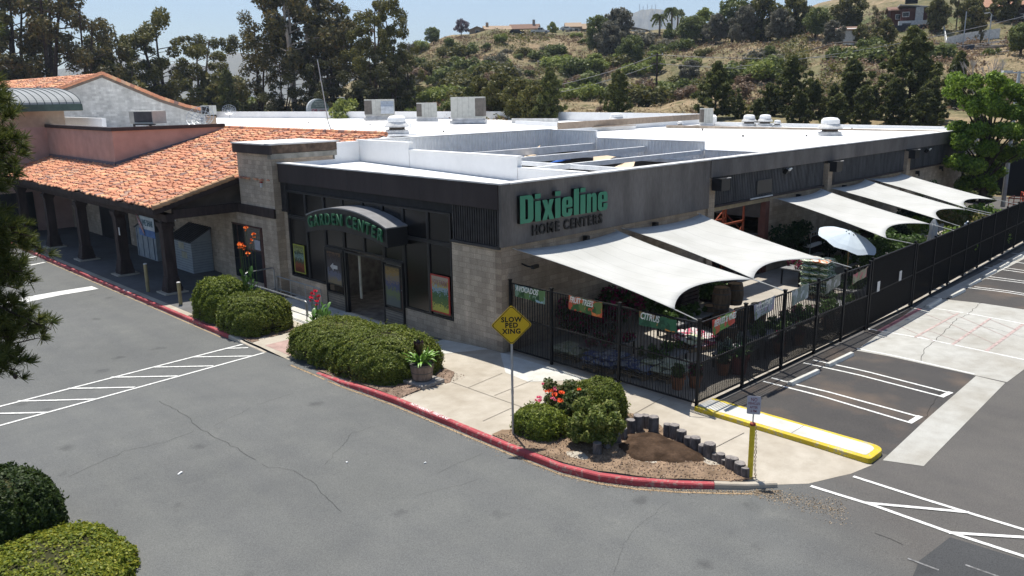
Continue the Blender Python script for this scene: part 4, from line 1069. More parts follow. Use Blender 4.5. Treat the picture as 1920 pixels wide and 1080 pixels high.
# ---- grey gabled building behind
gb = empty('gabled_building', (8, 62, 0), 0, 'grey painted block gable wall with an orange tile roof behind the vaulted tower', 'building')
def GR(o): o.location = (-8, -62, 0); return o
pk = (8.44, 11.25); rgt = (17.9, 7.7); lft = (-4, 6.7)
mb = MB(); mb.prism([(lft[0], 0), (rgt[0]+.2, 0), (rgt[0], rgt[1]), (16.0, 8.15), (13.5, 9.0), pk, (lft[0], lft[1])], 62, 62.4, 'Y'); GR(mb.build('gable_wall', mBLKG, gb))
mb = tiles(-6.5, 8.3, 61.7, 165, lambda x: pk[1]+.12-(pk[0]-x)*.36, 12, .55, .55); GR(mb.build('tiled_roof', mCLAY, gb))
mb = MB(); f_ = lambda x: pk[1]+.05-(pk[0]-x)*.36; mb.add([(-6.5, 61.7, f_(-6.5)), (8.44, 61.7, f_(8.44)), (8.44, 165, f_(8.44)), (-6.5, 165, f_(-6.5))], [(0, 1, 2, 3)])
q = [(8.44, 11.35), (13.5, 9.1), (16.0, 8.25), (18.4, 7.75)]
for a, c in zip(q, q[1:]): mb.add([(a[0], 61.7, a[1]), (c[0], 61.7, c[1]), (c[0], 165, c[1]), (a[0], 165, a[1])], [(0, 1, 2, 3)])
GR(mb.build('roof_deck', mCLAY, gb))
mb = MB()
for a, c in zip(q, q[1:]):
    a, c = Vector((a[0], 61.75, a[1]+.02)), Vector((c[0], 61.75, c[1]+.02)); n = int((c-a).length/.4)
    for i in range(n): mb.tube([a.lerp(c, i/n)+Vector((0, 0, .03)), a.lerp(c, (i+1)/n)], .16, 6)
a, c = Vector((-6.5, 61.75, f_(-6.5)+.1)), Vector((8.44, 61.75, 11.4)); n = 38
for i in range(n): mb.tube([a.lerp(c, i/n)+Vector((0, 0, .03)), a.lerp(c, (i+1)/n)], .16, 6)
GR(mb.build('rake_tiles', mCLAY, gb))
mb = MB(); bq = [(-6.5, f_(-6.5)), (8.44, 11.3), (13.5, 9.02), (16.0, 8.17), (18.3, 7.6)]
for a, c in zip(bq, bq[1:]): mb.add([(a[0], 61.9, a[1]), (c[0], 61.9, c[1]), (c[0], 61.9, c[1]-.3), (a[0], 61.9, a[1]-.3), (a[0], 62, a[1]), (c[0], 62, c[1]), (c[0], 62, c[1]-.3), (a[0], 62, a[1]-.3)], [(0, 3, 2, 1), (0, 1, 5, 4), (3, 7, 6, 2), (4, 5, 6, 7)])
GR(mb.build('verge_board', plain('verge', (.16, .13, .11), .8, .2), gb))
mb = MB(); mb.box(16.4, 19.5, 63, 66, 0, 7.2); GR(mb.build('rear_wall', mTOWER, gb))

# ================================================================ ROOF PLANT
def hvac(name, px0, px1, ytop, ybot, z, label, rz=0., hood=False, coil='L'):
    p = G((px0+px1)/2, ybot, z); D = math.hypot(p.x-CAMP.x, p.y-CAMP.y); W = (px1-px0)*D/1541*.80; h = (ybot-ytop)*D/1541*.96
    o = empty(name, p, YAW-rad(90)+rz, label, 'air conditioner', 'air conditioners on the white roof')
    c = MB(); c.box(-W/2, W/2, -W*.3, W*.3, h*.22, h); c.build('casing', mHVAC, o, bevel=.02)
    c = MB(); c.box(-W*.54, W*.54, -W*.34, W*.34, 0, h*.12); c.box(-W*.47, W*.47, -W*.28, W*.28, h*.12, h*.22); c.build('base_curb', mWDIRT, o)
    c = MB(); s = -1 if coil == 'L' else 1
    c.box(*(sorted((s*W*.505, s*W*.25))), -W*.305, -W*.30, h*.27, h*.95); c.box(*(sorted((s*W*.507, s*W*.502))), -W*.29, W*.29, h*.27, h*.95); c.build('coil_grille', mHVAC2, o)
    c = MB()
    for k in (-.12, .08, .2) if coil == 'L' else (-.3, -.15, .05): c.box(W*k, W*k+.03, -W*.303, -W*.3, h*.24, h*.98)
    c.build('panel_seam', plain('seam_grey', (.25, .25, .23), .6, .3), o)
    if hood:
        c = MB(); c.prism([(-W*.3, h*.92), (-W*.3, h*.35), (-W*.52, h*.30), (-W*.34, h*.75)], W*.05, W*.48, 'X'); c.build('intake_hood', plain('hood_metal', (.50, .53, .55), .35, .5, .3), o)
    return o
hvac('air_conditioner', 680, 746, 187, 224, 5.6, 'pale air conditioner with a sloped intake hood, behind the left round roof vent', hood=True, rz=.12)
hvac('air_conditioner', 778, 824, 193, 227, 5.6, 'smaller pale air conditioner with two dark coils, middle of the three in a row', rz=.1)
hvac('air_conditioner', 842, 916, 182, 231, 5.6, 'largest pale air conditioner with one brown coil face, right of the three in a row', coil='R', rz=-.1)
hvac('air_conditioner', 1310, 1337, 204, 238, 5.6, 'narrow grey air conditioner at the end of the tan fire wall', coil='L')
# close packaged unit behind the pink parapet
o = empty('air_conditioner', (3.2, 36.0, 6.32), 0, 'dark-grilled air conditioner standing just behind the pink parapet', 'air conditioner', 'air conditioners on the white roof')
o.location = PX(279, 236, 59); o.location.z = PX(279, 236, 59).z-.1; o.rotation_euler.z = YAW-rad(90)-.35
c = MB(); c.box(-.95, .95, -.6, .6, .25, 1.05); c.build('casing', mHVAC, o, bevel=.02)
c = MB(); c.box(-.55, .9, -.605, -.6, .35, 1.0); c.box(-.953, -.95, -.5, .5, .35, 1.0); c.build('coil_grille', plain('dark_coil', (.07, .07, .075), .6, .3), o)
c = MB(); c.box(-.5, 1.15, -.8, -.6, .18, .25); c.box(-.6, -.5, -.7, -.6, 0, .25); c.box(.7, .8, -.7, -.6, 0, .25); c.build('stand', mFRAME, o)
o = empty('air_conditioner', PX(392, 215, 85), 0, 'small black-grilled air conditioner at the low end of the tile gable', 'air conditioner', 'air conditioners on the white roof'); o.rotation_euler.z = YAW-rad(90)
c = MB(); c.box(-.6, .6, -.4, .4, 0, .85); c.build('casing', mHVAC, o); c = MB(); c.box(-.55, .2, -.41, -.4, .08, .78); c.build('coil_grille', mFRAME, o)
def vent(px, yb, s, label, z=5.72):
    p = G(px, yb, z); o = empty('roof_vent', p, 0, label, 'roof vent', 'round vents on the white roof')
    c = MB(); c.cbox((0, 0, .06*s), (1.9*s, 1.9*s, .12*s)); c.build('base_curb', mWHITE, o)
    c = MB(); c.lathe([(.80*s, .10*s), (.84*s, .16*s), (.80*s, .36*s), (.62*s, .40*s)], n=20); c.build('lower_hood', mWDIRT, o, smooth=False)
    c = MB(); c.lathe([(.55*s, .38*s), (.55*s, .60*s)], n=20); c.build('grille', plain('vent_grille', (.06, .05, .04), .7, .2), o)
    c = MB(); c.lathe([(.60*s, .58*s), (.86*s, .60*s), (.84*s, .68*s), (.66*s, .92*s), (.62*s, .94*s)], n=20); c.build('upper_hood', mWDIRT, o)
    c = MB(); c.lathe([(.60*s, .92*s), (.64*s, 1.0*s), (.62*s, 1.2*s), (.48*s, 1.34*s), (.2*s, 1.38*s)], n=20); c.build('cap', mWHITE, o)
vent(745, 254, 1.2, 'white round roof vent in front of the hooded air conditioner'); vent(1156, 237, .98, 'white round roof vent overlapping the tan fire wall', 5.66); vent(1555, 257, .98, 'large white round roof vent alone near the right roof edge')
vent(1404, 238, .80, 'small white roof vent, left of the close pair at the back edge', 5.75); vent(1434, 238, .80, 'small white roof vent, right of the close pair at the back edge', 5.75)
vent(1275, 237, .35, 'tiny white roof vent left of the narrow grey air conditioner', 5.75); vent(1457, 238, .45, 'low white roof vent just right of the close pair', 5.75)
for px, py, s, rz, lab in ((379, 232, .95, 0, 'mesh satellite dish low behind the brown parapet cap'), (430, 212, .65, .3, 'grey mesh satellite dish at the back edge of the roof')):
    p = PX(px, py, 62 if s > .9 else 88); o = empty('satellite_dish', p, 0, lab, 'satellite dish', 'satellite dishes on the roof')
    c = MB(); n_ = 16
    Rm = Matrix.Rotation(YAW-rad(90)+rz, 3, 'Z') @ Matrix.Rotation(rad(55), 3, 'X')
    for k in range(n_):
        a = 2*math.pi*k/n_; pts = [Rm @ Vector((s*r_*math.cos(a), s*r_*math.sin(a)*.9, s*.35*r_*r_)) + Vector((0, 0, s*.3)) for r_ in (0, .35, .7, 1)]; c.tube(pts, .018, 4)
    for r_ in (.4, .7, 1.): c.tube([Rm @ Vector((s*r_*math.cos(a), s*r_*math.sin(a)*.9, s*.35*r_*r_)) + Vector((0, 0, s*.3)) for a in np.linspace(0, 2*math.pi, 21)], .02, 4)
    c.build('dish', mSTEEL, o); c = MB(); c.tube([(0, 0, -.5), (0, 0, s*.3)], .04, 6); c.build('mast', mSTEEL, o)
# thin aerial at the tile ridge and small roof stubs
c = MB(); c.tube([(0, 0, 0), (-.25, .1, .9), (-.7, .1, 4.4)], .03, 5); c.cbox((-.05, 0, .25), (.12, .12, .5)); o = c.build('aerial', mSTEEL); o.location = PX(626, 258, 50); tag(o, 'thin bent aerial mast at the right end of the tile ridge', 'antenna')
for i, (px, py, lab) in enumerate([(578, 231, 'tiny pipe stub on the roof left of the bent aerial ridge'), (694, 235, 'tiny pipe stub on the roof below the hooded air conditioner'), (832, 248, 'tiny pipe stub on the roof beside the court screen top'), (770, 240, 'short white pipe right of the left round vent'), (1317, 245, 'tiny pipe stub on the roof below the narrow air conditioner'), (1393, 257, 'tiny pipe stub in the open middle of the right roof'), (1512, 257, 'tiny pipe stub left of the large round vent'), (1597, 244, 'tiny pipe stub right of the large round vent')]):
    c = MB(); h_ = .45 if i == 3 else .16; c.tube([(0, 0, 0), (0, 0, h_)], .07, 8); o = c.build('roof_pipe', mWHITE if i == 3 else mHVAC2); o.location = G(px, py, 5.74); tag(o, lab, 'pipe', 'pipe stubs on the white roof')
c = MB(); c.tube([G(652, 249, 5.76), G(730, 243, 5.76)], .025, 5); tag(c.build('roof_conduit', mHVAC2), 'thin conduit running over the roof to the left round vent', 'conduit')
# tan shade sails and the blue cover over the open court
def sail(name, corners, mat, label, cat, group, sag=.35, inset=.12, n=14, th=.015, bow=None):
    P = [Vector(c) for c in corners]; v, f = [], []
    ctr = sum(P, Vector())/4
    for i in range(n+1):
        for j in range(n+1):
            u, w_ = i/n, j/n
            p = P[0].lerp(P[1], u).lerp(P[3].lerp(P[2], u), w_)
            # edges bow inward as tensioned cloth does
            eu = 4*u*(1-u); ew = 4*w_*(1-w_)
            pu = (P[0].lerp(P[1], .5)*(1-w_)+P[3].lerp(P[2], .5)*w_)
            b_ = bow or (inset,)*4
            dirw = (P[3].lerp(P[2], u)-P[0].lerp(P[1], u)); diru = (P[1].lerp(P[2], w_)-P[0].lerp(P[3], w_))
            p = p + dirw*eu*(b_[0]*(1-w_)**1 - b_[2]*w_**1) + diru*ew*(b_[3]*(1-u) - b_[1]*u)
            p.z -= sag*eu*ew*.6
            v.append(p)
    for i in range(n):
        for j in range(n): a = i*(n+1)+j; f.append((a, a+n+1, a+n+2, a+1))
    me = bpy.data.meshes.new(name); me.from_pydata(v, [], f); me.materials.append(mat); me.polygons.foreach_set('use_smooth', [True]*len(f)); me.update()
    if sum(q.normal.z for q in me.polygons) < 0: me.flip_normals()
    o = bpy.data.objects.new(name, me); COL.objects.link(o); s = o.modifiers.new('thickness', 'SOLIDIFY'); s.thickness = th
    return tag(o, label, cat, group)
sail('court_sail', [G(1014, 271, 6.0), G(1004, 297, 5.7), G(970, 303, 5.7), G(986, 291, 5.8)], mTAN, 'tan shade sail tip at the left end of the open roof court', 'shade sail', 'tan shade sails in the roof court', .1, .06)
sail('court_sail', [G(1104, 282, 5.9), G(1156, 294, 5.6), G(1140, 304, 5.4), G(1112, 302, 5.4)], mTAN, 'tan shade sail in the middle of the open roof court', 'shade sail', 'tan shade sails in the roof court', .1, .10)
sail('court_sail', [G(1197, 292, 5.9), G(1191, 318, 5.5), G(1135, 318, 5.4), G(1165, 308, 5.6)], mTAN, 'tan shade sail rising to a point at the right of the open roof court', 'shade sail', 'tan shade sails in the roof court', .1, .10)
sail('court_cover', [G(1078, 290, 5.5), G(1070, 300, 5.2), G(1028, 306, 5.2), G(1045, 299, 5.3)], plain('blue_tarp', (.02, .10, .38), .6, .3), 'bright blue cover showing under the roof court beams', 'tarpaulin', None, .1, .05)

# ================================================================ ITEMS AT THE FRONT
def poster(yc, zc, w_, h_, x, frame, cols, label, title=None, tcol=None):
    o = empty('poster', (x, yc, zc), 0, label, 'poster')
    c = MB(); c.box(-.02, 0, -w_/2, w_/2, -h_/2, h_/2); c.build('border', plain('border_'+label[:9], frame, .6, .3), o)
    m, t, b = nodes('print_'+label[:9], .5, .3)
    sp = N(t, 'SeparateXYZ'); tc = N(t, 'TexCoord'); t.links.new(tc.outputs['Object'], sp.inputs[0])
    mr = N(t, 'MapRange'); mr.inputs[1].default_value = -h_/2; mr.inputs[2].default_value = h_/2; t.links.new(sp.outputs['Z'], mr.inputs[0])
    nz = N(t, 'TexNoise', Scale=12., Detail=6., Roughness=.7); t.links.new(tc.outputs['Object'], nz.inputs['Vector'])
    ad = N(t, 'Math', operation='MULTIPLY_ADD'); t.links.new(nz.outputs[0], ad.inputs[0]); ad.inputs[1].default_value = .9; t.links.new(mr.outputs[0], ad.inputs[2])
    sb = N(t, 'Math', operation='SUBTRACT'); t.links.new(ad.outputs[0], sb.inputs[0]); sb.inputs[1].default_value = .45
    rp = ramp(t, cols, sb.outputs[0]); rp.color_ramp.interpolation = 'CONSTANT'; t.links.new(rp.outputs[0], b.inputs['Base Color'])
    c = MB(); c.box(-.026, -.02, -w_/2*.86, w_/2*.86, -h_/2*.92, h_/2*.92); c.build('print', m, o)
    if title: text('title', title, w_*.26, plain('tcol_'+label[:9], tcol, .6, .3), o, Vector((-.032, 0, h_*.30)), FACE_X, .002, .004, .62)
    return o
poster(13.68, 1.62, .98, 1.35, -.03, (.33, .34, .05), [(0, (.10, .02, .01)), (.18, (.20, .05, .02)), (.34, (.05, .06, .03)), (.5, (.16, .24, .22)), (.66, (.03, .05, .03)), (.84, (.16, .17, .05))], 'yellow-edged dark poster on the far left shopfront window', 'HAPPY FROG', (.35, .38, .15))
poster(3.33, 1.62, 1.12, 1.48, -.05, (.42, .05, .035), [(0, (.45, .42, .08)), (.2, (.09, .15, .05)), (.42, (.05, .12, .05)), (.55, (.22, .30, .36)), (.70, (.40, .30, .07)), (.82, (.38, .30, .24))], 'red-edged bright poster on the right shopfront window', 'FOX FARM', (.30, .16, .16))
poster(10.64, 1.62, 1.25, 1.55, -.07, (.02, .02, .02), [(0, (.16, .13, .08)), (.2, (.10, .11, .16)), (.4, (.05, .045, .05)), (.75, (.03, .02, .02)), (.9, (.12, .07, .04))], 'dark display panel with a white arrow left of the doorway')
o = bpy.data.objects['poster.002']
c = MB(); c.prism([(.30, 0), (.05, .17), (.05, .08), (-.28, .08), (-.28, -.08), (.05, -.08), (.05, -.17)], -.035, -.027, 'X'); a_ = c.build('arrow', plain('arrow_white', (.45, .45, .45), .6, .2), o); a_.location.z = .05
poster(6.32, 1.45, 1.08, 1.75, -.07, (.02, .02, .02), [(0, (.08, .10, .10)), (.25, (.10, .13, .06)), (.45, (.05, .06, .14)), (.6, (.16, .13, .10)), (.78, (.22, .14, .04)), (.9, (.14, .09, .03))], 'tall flower display panel right of the doorway')
c = MB(); c.lathe([(.03, 0), (.03, .01)], n=10); o = bpy.data.objects['poster.001']
# handrails along the ramp
def rail(pts_top, z, posts, label, name='handrail', h=.92, mid=True, group='handrails on the ramp'):
    a, b_ = Vector((*pts_top[0], 0)), Vector((*pts_top[1], 0)); d = (b_-a).normalized()
    o = empty(name, (a.x, a.y, z), 0, label, 'handrail', group)
    L = (b_-a).length; c = MB()
    P = [Vector((0, 0, .25)), Vector((0, 0, h-.12)), Vector((0, 0, h-.03))+d*.06, Vector((0, 0, h))+d*.15, Vector((0, 0, h))+d*(L-.15), Vector((0, 0, h-.03))+d*(L-.06), Vector((0, 0, h-.12))+d*L, Vector((0, 0, .25))+d*L]
    c.tube(P, .028, 8); c.build('top_rail', mALU, o)
    c = MB(); c.tube([Vector((0, 0, .3)), Vector((0, 0, .3))+d*L], .022, 8); c.build('lower_rail', mALU, o)
    for k in posts: c = MB(); c.tube([d*(L*k), d*(L*k)+Vector((0, 0, h-.01))], .022, 8); c.build('post', mALU, o)
    return o
ra, rb = Gs(626, 582), Gs(474, 547)
rail([(-2.15, 15.0), (-2.15, 9.6)], -.27, (.02, .33, .66, .98), 'bright steel handrail on the street side of the ramp')
rail([(-.50, 15.2), (-.50, 11.2)], -.27, (.02, .33, .66, .98), 'dim steel handrail against the shopfront wall under the posters')
rail([(-2.15, 15.05), (-.55, 15.25)], -.27, (.02, .98), 'short arched steel rail end at the far end of the ramp', h=1.35)
# bollards
for (px, py), hh, lab in (((278, 547), 1.42, 'taller tan bollard under the arcade, left of the near column'), ((339, 571), 1.06, 'shorter tan bollard at the sunny edge of the paving')):
    p = Gs(px, py); o = empty('bollard', p, 0, lab, 'bollard', 'tan bollards by the arcade')
    c = MB(); c.lathe([(.085, -.02), (.085, hh-.03), (.07, hh)], n=12); c.build('post', plain('tan_bollard', (.30, .25, .13), .6, .3), o); c = MB(); c.lathe([(.09, hh-.03), (.09, hh), (.05, hh+.02)], n=12); c.build('cap', mWDIRT, o)
# sheds
sh = empty('storage_shed', (-1.2, 23.0, -.26), 0, 'pale lap-sided shed with a lean-to roof beside the arcade window', 'shed')
c = MB(); c.prism([(0, 0), (1.15, 0), (1.15, 2.35), (0, 1.75)], 0, 2.6, 'Y'); c.build('walls', plain('shed_siding', (.34, .37, .39), .7, .2, var=.08), sh)
c = MB()
for z in np.arange(.12, 1.75, .14): c.box(-.012, 0, .0, 2.6, z, z+.02); c.box(0, 1.15, -.012, 0, z, z+.018)
c.build('siding_lap', plain('lap_shadow', (.20, .22, .24), .7, .2), sh)
c = MB(); c.prism([(-.12, 1.68), (1.18, 2.36), (1.18, 2.42), (-.12, 1.74)], -.1, 2.7, 'Y'); rf = c.build('roof', plain('shed_roof', (.085, .085, .09), .8, .2), sh)
c = MB()
for y in np.arange(0, 2.7, .3): c.prism([(-.125, 1.745), (1.185, 2.425), (1.185, 2.445), (-.125, 1.765)], y, y+.05, 'Y')
c.build('roof_rib', plain('rib', (.03, .03, .032), .7, .2), rf)
c = MB(); c.box(-.02, -.012, .9, 1.6, 1.25, 1.6); c.box(-.02, -.012, .6, 1.3, .75, 1.1); c.build('notice', plain('shed_notice', (.40, .38, .28), .6, .2), sh)
s2 = empty('storage_shed', (-1.15, 28.0, -.26), 0, 'small gabled shed with blue-trimmed doors behind the arcade columns', 'shed')
c = MB(); c.prism([(0, 0), (3.0, 0), (3.0, 1.75), (1.5, 2.25), (0, 1.75)], 0, 1.1, 'X'); c.build('walls', plain('shed_grey', (.33, .36, .38), .7, .2), s2)
c = MB(); c.prism([(-.08, 1.70), (1.5, 2.26), (3.08, 1.70), (3.08, 1.77), (1.5, 2.34), (-.08, 1.77)], -.08, 1.15, 'X'); c.build('roof', plain('shed_roof2', (.12, .12, .12), .8, .2), s2)
for k in range(3): c = MB(); c.box(-.02, 0, .35+k*.8, 1.08+k*.8, .08, 1.68); c.build('door', plain('shed_door', (.36, .39, .41), .7, .2), s2)
c = MB()
for y in (.30, 1.10, 1.90, 2.70): c.box(-.03, 0, y, y+.05, .05, 1.72)
c.build('trim', plain('blue_trim', (.03, .06, .12), .6, .3), s2)
# banner and flag under the eave
bn = empty('banner', (-4.05, 21.0, 2.9), 0, 'white and blue banner hung between the arcade columns above the gabled shed', 'banner')
c = MB(); c.box(-.01, .01, -.75, 1.0, -.20, .45); c.build('cloth', plain('banner_white', (.36, .40, .42), .7, .2), bn)
c = MB(); c.box(-.014, .014, -.75, 1.25, -.55, -.2); c.build('blue_band', plain('banner_blue', (.06, .12, .26), .7, .2), bn)
text('lettering', 'WE SHAR', .42, plain('banner_ink', (.03, .09, .12), .7, .2), bn, Vector((-.02, .05, .12)), FACE_X, .002, .008, .72)
fl = empty('flag', (-4.1, 22.3, 3.3), 0, 'small striped flag hanging at the left end of the banner', 'flag')
for i in range(7):
    c = MB(); k = i*.085; c.add([(-.02, -k*.45, -k*.9+.1), (-.02, -k*.45-.04, -k*.9+.03), (-.02, -.62-k*.45-.04, -.55-k*.9+.1), (-.02, -.62-k*.45, -.55-k*.9+.17), (.0, -k*.45, -k*.9+.1), (.0, -k*.45-.04, -k*.9+.03), (.0, -.62-k*.45-.04, -.55-k*.9+.1), (.0, -.62-k*.45, -.55-k*.9+.17)], [(0, 1, 2, 3), (7, 6, 5, 4), (0, 3, 7, 4), (1, 5, 6, 2)])
    c.build('stripe', plain('stripe_red', (.25, .05, .06), .7, .2) if i % 2 == 0 else plain('stripe_white', (.40, .38, .38), .7, .2), fl)

# ---- warning sign
sp_ = Gs(962, 815)
ws = empty('warning_sign', (sp_.x, sp_.y, sp_.z), 0, 'yellow diamond sign reading slow ped xing on a grey post', 'sign')
c = MB(); c.tube([(0, 0, -.1), (0, 0, 2.6)], .032, 8); c.tube([(0, 0, 1.18), (0, 0, 1.30)], .036, 8); c.build('post', mSTEEL, ws)
yaw_s = math.atan2(CAMP.y-sp_.y, CAMP.x-sp_.x)+.06
RS = frame_rot((-math.sin(yaw_s), math.cos(yaw_s), 0)); nn_ = Vector((math.cos(yaw_s), math.sin(yaw_s), 0))
def plate(pts, dz, d0, d1, name, mat, par):
    c = MB(); n = len(pts)
    for dd in (d0, d1):
        for p in pts: c.v.append(tuple(RS_ @ Vector((p[0], p[1], dd)) + Vector((0, 0, dz))))
    c.f = [tuple(range(n))[::-1], tuple(range(n, 2*n))] + [(i, (i+1) % n, n+(i+1) % n, n+i) for i in range(n)]; c.mi = [0]*len(c.f)
    return c.build(name, mat, par)
def rdia(h, r=.06, n=5):
    pts = []; q = rr(-h/1.41421, h/1.41421, -h/1.41421, h/1.41421, r, '1111', n)
    return [((a-b)*.70711, (a+b)*.70711) for a, b in q]
RS_ = RS; ZS = 3.10
plate(rdia(.545), ZS, .035, .045, 'plate', mYSIGN, ws); plate(rdia(.525), ZS, .0455, .0465, 'black_border', mBLACK, ws); plate(rdia(.500), ZS, .047, .048, 'yellow_field', mYSIGN, ws)
for s_, dz in (('SLOW', .145), ('PED', -.01), ('XING', -.175)):
    text('lettering', s_, .185, mBLACK, ws, Vector((0, 0, ZS+dz))+nn_*.0495, RS, .001, .007, .98, space=1.12)
# ---- no vehicles sign on the yellow post
yp = Gs(1406, 893)
ns = empty('parking_sign', (yp.x, yp.y, .0), 0, 'white sign with red letters on a yellow post at the kerb end', 'sign')
c = MB(); c.lathe([(.065, -.1), (.065, 1.33), (.05, 1.36)], n=14); c.build('post', mYEL, ns)
c = MB(); c.lathe([(.07, 1.31), (.07, 1.36), (.03, 1.38)], n=14); c.build('post_cap', plain('rusty_red', (.25, .05, .03), .7, .2), ns)
c = MB(); c.tube([(0, 0, 1.3), (0, 0, 2.0)], .018, 6); c.build('stake', mSTEEL, ns)
yaw_s = math.atan2(CAMP.y-yp.y, CAMP.x-yp.x)+.03; RS_ = frame_rot((-math.sin(yaw_s), math.cos(yaw_s), 0)); nn_ = Vector((math.cos(yaw_s), math.sin(yaw_s), 0))
mNOV = plain('sign_white', (.42, .41, .46), .5, .3, var=.06); mNRED = plain('sign_red', (.16, .03, .05), .5, .3)
tl = .04
plate(rr(-.155, .155, -.225, .225, .03), 1.82, .02, .026, 'plate', mNOV, ns)
for s_, dz, sz_ in (('NO', .135, .125), ('VEHICLES', .04, .085), ('AFTER', -.055, .085), ('6 PM', -.15, .09)):
    text('lettering', s_, sz_, mNRED, ns, Vector((0, 0, 1.82+dz))+nn_*.0275, RS_, .001, .001, .74)
ch = MB(); ph = [(.09, -.02, 1.25), (.14, -.03, .95), (.12, -.05, .6), (.11, -.05, .3), (.10, -.08, .06), (-.02, -.16, .035), (-.4, .05, .035), (-.62, .16, .03), (-.75, .12, -.02)]
for a, c in zip(ph, ph[1:]):
    a, c = Vector(a), Vector(c); n = max(1, int((c-a).length/.05))
    for i in range(n):
        p = a.lerp(c, i/n); q = a.lerp(c, (i+.9)/n); s_ = Vector((.018, .01, 0)) if i % 2 else Vector((.005, -.018, 0)); ch.tube([p+s_, q+s_], .009, 4); ch.tube([p-s_, q-s_], .009, 4)
o = ch.build('chain', plain('rusty_chain', (.13, .09, .07), .7, .3, .3)); o.location = (yp.x, yp.y, 0); tag(o, 'rusty chain hanging from the yellow post down to the kerb', 'chain')
# ---- sawn log edging: every log is its own thing
mLOG = plain('weathered_log', (.12, .105, .10), .95, .1, var=.5, scale=7., fine=30., bmp=.8, streak=True)
mLOGT = plain('log_top', (.22, .20, .19), .95, .1, var=.4, scale=8., fine=40., bmp=.8)
def log(px, py, h, r, lab, k):
    p = Gs(px, py); rnd = random.Random(k); c = MB(); n = 12; ph = [1+rnd.uniform(-.1, .1) for _ in range(n)]
    o = empty('edging_log', (p.x, p.y, 0), rnd.uniform(0, 6), lab, 'log', 'upright sawn logs edging the bed')
    for z, q in ((-.1, 1.), (h*.5, 1.02), (h-.02, .98), (h, .92)):
        for j in range(n): c.v.append((r*q*ph[j]*math.cos(2*math.pi*j/n), r*q*ph[j]*math.sin(2*math.pi*j/n), z))
    for i in range(3):
        for j in range(n): c.f.append((i*n+j, i*n+(j+1) % n, (i+1)*n+(j+1) % n, (i+1)*n+j)); c.mi.append(0)
    c.build('log_side', mLOG, o)
    t_ = MB(); t_.prism([(r*.93*ph[j]*math.cos(2*math.pi*j/n), r*.93*ph[j]*math.sin(2*math.pi*j/n)) for j in range(n)], h-.015, h+.012); t_.build('sawn_top', mLOGT, o)
seq = [(1120, 850, .38, .10), (1138, 840, .40, .10), (1155, 830, .36, .11), (1168, 822, .38, .10), (1182, 812, .50, .11), (1196, 806, .55, .12), (1209, 800, .44, .11), (1225, 812, .62, .13),
       (1251, 818, .45, .10), (1264, 822, .50, .12), (1277, 832, .48, .11), (1290, 838, .36, .10), (1303, 843, .44, .12), (1317, 850, .30, .10), (1330, 856, .46, .13), (1342, 862, .20, .09), (1351, 866, .28, .10), (1359, 870, .16, .09), (1368, 876, .34, .11), (1376, 880, .38, .10), (1387, 888, .36, .12), (1396, 893, .30, .10)]
od = ['first', 'second', 'third', 'fourth', 'fifth', 'sixth', 'seventh', 'eighth', 'ninth', 'tenth', 'eleventh', 'twelfth', 'thirteenth', 'fourteenth', 'fifteenth']
for i, (px, py, h, r_) in enumerate(seq):
    lab = f'grey sawn log, {od[i]} from the shrubs in the short rear row' if i < 8 else f'grey sawn log, {od[i-8]} from the gap in the long row running to the yellow post'
    log(px, py, h*.76, r_*1.15, lab, i)

# ================================================================ YARD FENCE
FH = 2.60
def fence_run(p, q, posts, label, z=0., fh=FH, caps=True, sp=.118, lower=True, double=False):
    p, q = Vector((*p, 0)), Vector((*q, 0)); d = (q-p).normalized(); ang = math.atan2(d.y, d.x); L = (q-p).length
    o = empty('metal_fence', (p.x, p.y, z), ang, label, 'fence')
    c = MB()
    s = .06
    while s < L-.03:
        if min(abs(s-k) for k in posts) > .06: c.box(s-.011, s+.011, -.011, .011, .12, fh-.04)
        s += sp
    if lower:
        s = .06+sp/2
        while s < L-.03: c.box(s-.007, s+.007, -.007, .007, .12, 1.30); s += sp
    c.build('pickets', mFENCE, o)
    for zz in ([fh-.05, 1.33, .14]):
        c = MB(); c.box(0, L, -.022, .022, zz-.022, zz+.022); c.build('rail', mFENCE, o)
    for k in posts:
        c = MB(); c.box(k-.042, k+.042, -.042, .042, -.05, fh+.05); pst = c.build('post', mFENCE, o)
        if caps: c = MB(); c.box(k-.055, k+.055, -.055, .055, fh+.05, fh+.085); c.build('post_cap', mFENCE, pst)
    return o
fence_run((.25, -.12), (.28, -7.85), [.06, 2.02, 4.9], 'black picket fence panels facing the street, behind the yellow diamond sign')
fence_run((.28, -7.87), (11.66, -8.02), [0.03, 2.5, 4.9, 7.2, 9.25, 11.3], 'black picket fence panels with capped posts along the side lot, left of the gate')
g_ = fence_run((11.75, -8.02), (16.45, -7.88), [0.03, 4.65], 'tall dense black mesh gate between the fence and the screened run', fh=2.72, sp=.07, lower=False, caps=False)
m, t, b = nodes('screen_mesh', .8, .1); b.inputs['Base Color'].default_value = (.012, .012, .013, 1)
tr = N(t, 'BsdfTransparent'); mx = N(t, 'MixShader'); mx.inputs[0].default_value = .22
t.links.new(b.outputs[0], mx.inputs[1]); t.links.new(tr.outputs[0], mx.inputs[2]); t.links.new(mx.outputs[0], t.nodes['Material Output'].inputs[0]); mSCREEN = m
m, t, b = nodes('gate_mesh', .8, .1); b.inputs['Base Color'].default_value = (.014, .014, .015, 1)
tr = N(t, 'BsdfTransparent'); mx = N(t, 'MixShader'); mx.inputs[0].default_value = .55
t.links.new(b.outputs[0], mx.inputs[1]); t.links.new(tr.outputs[0], mx.inputs[2]); t.links.new(mx.outputs[0], t.nodes['Material Output'].inputs[0]); mGMESH = m
c = MB(); c.box(.05, 4.6, .02, .03, .15, 2.66); c.build('mesh_infill', mGMESH, g_)
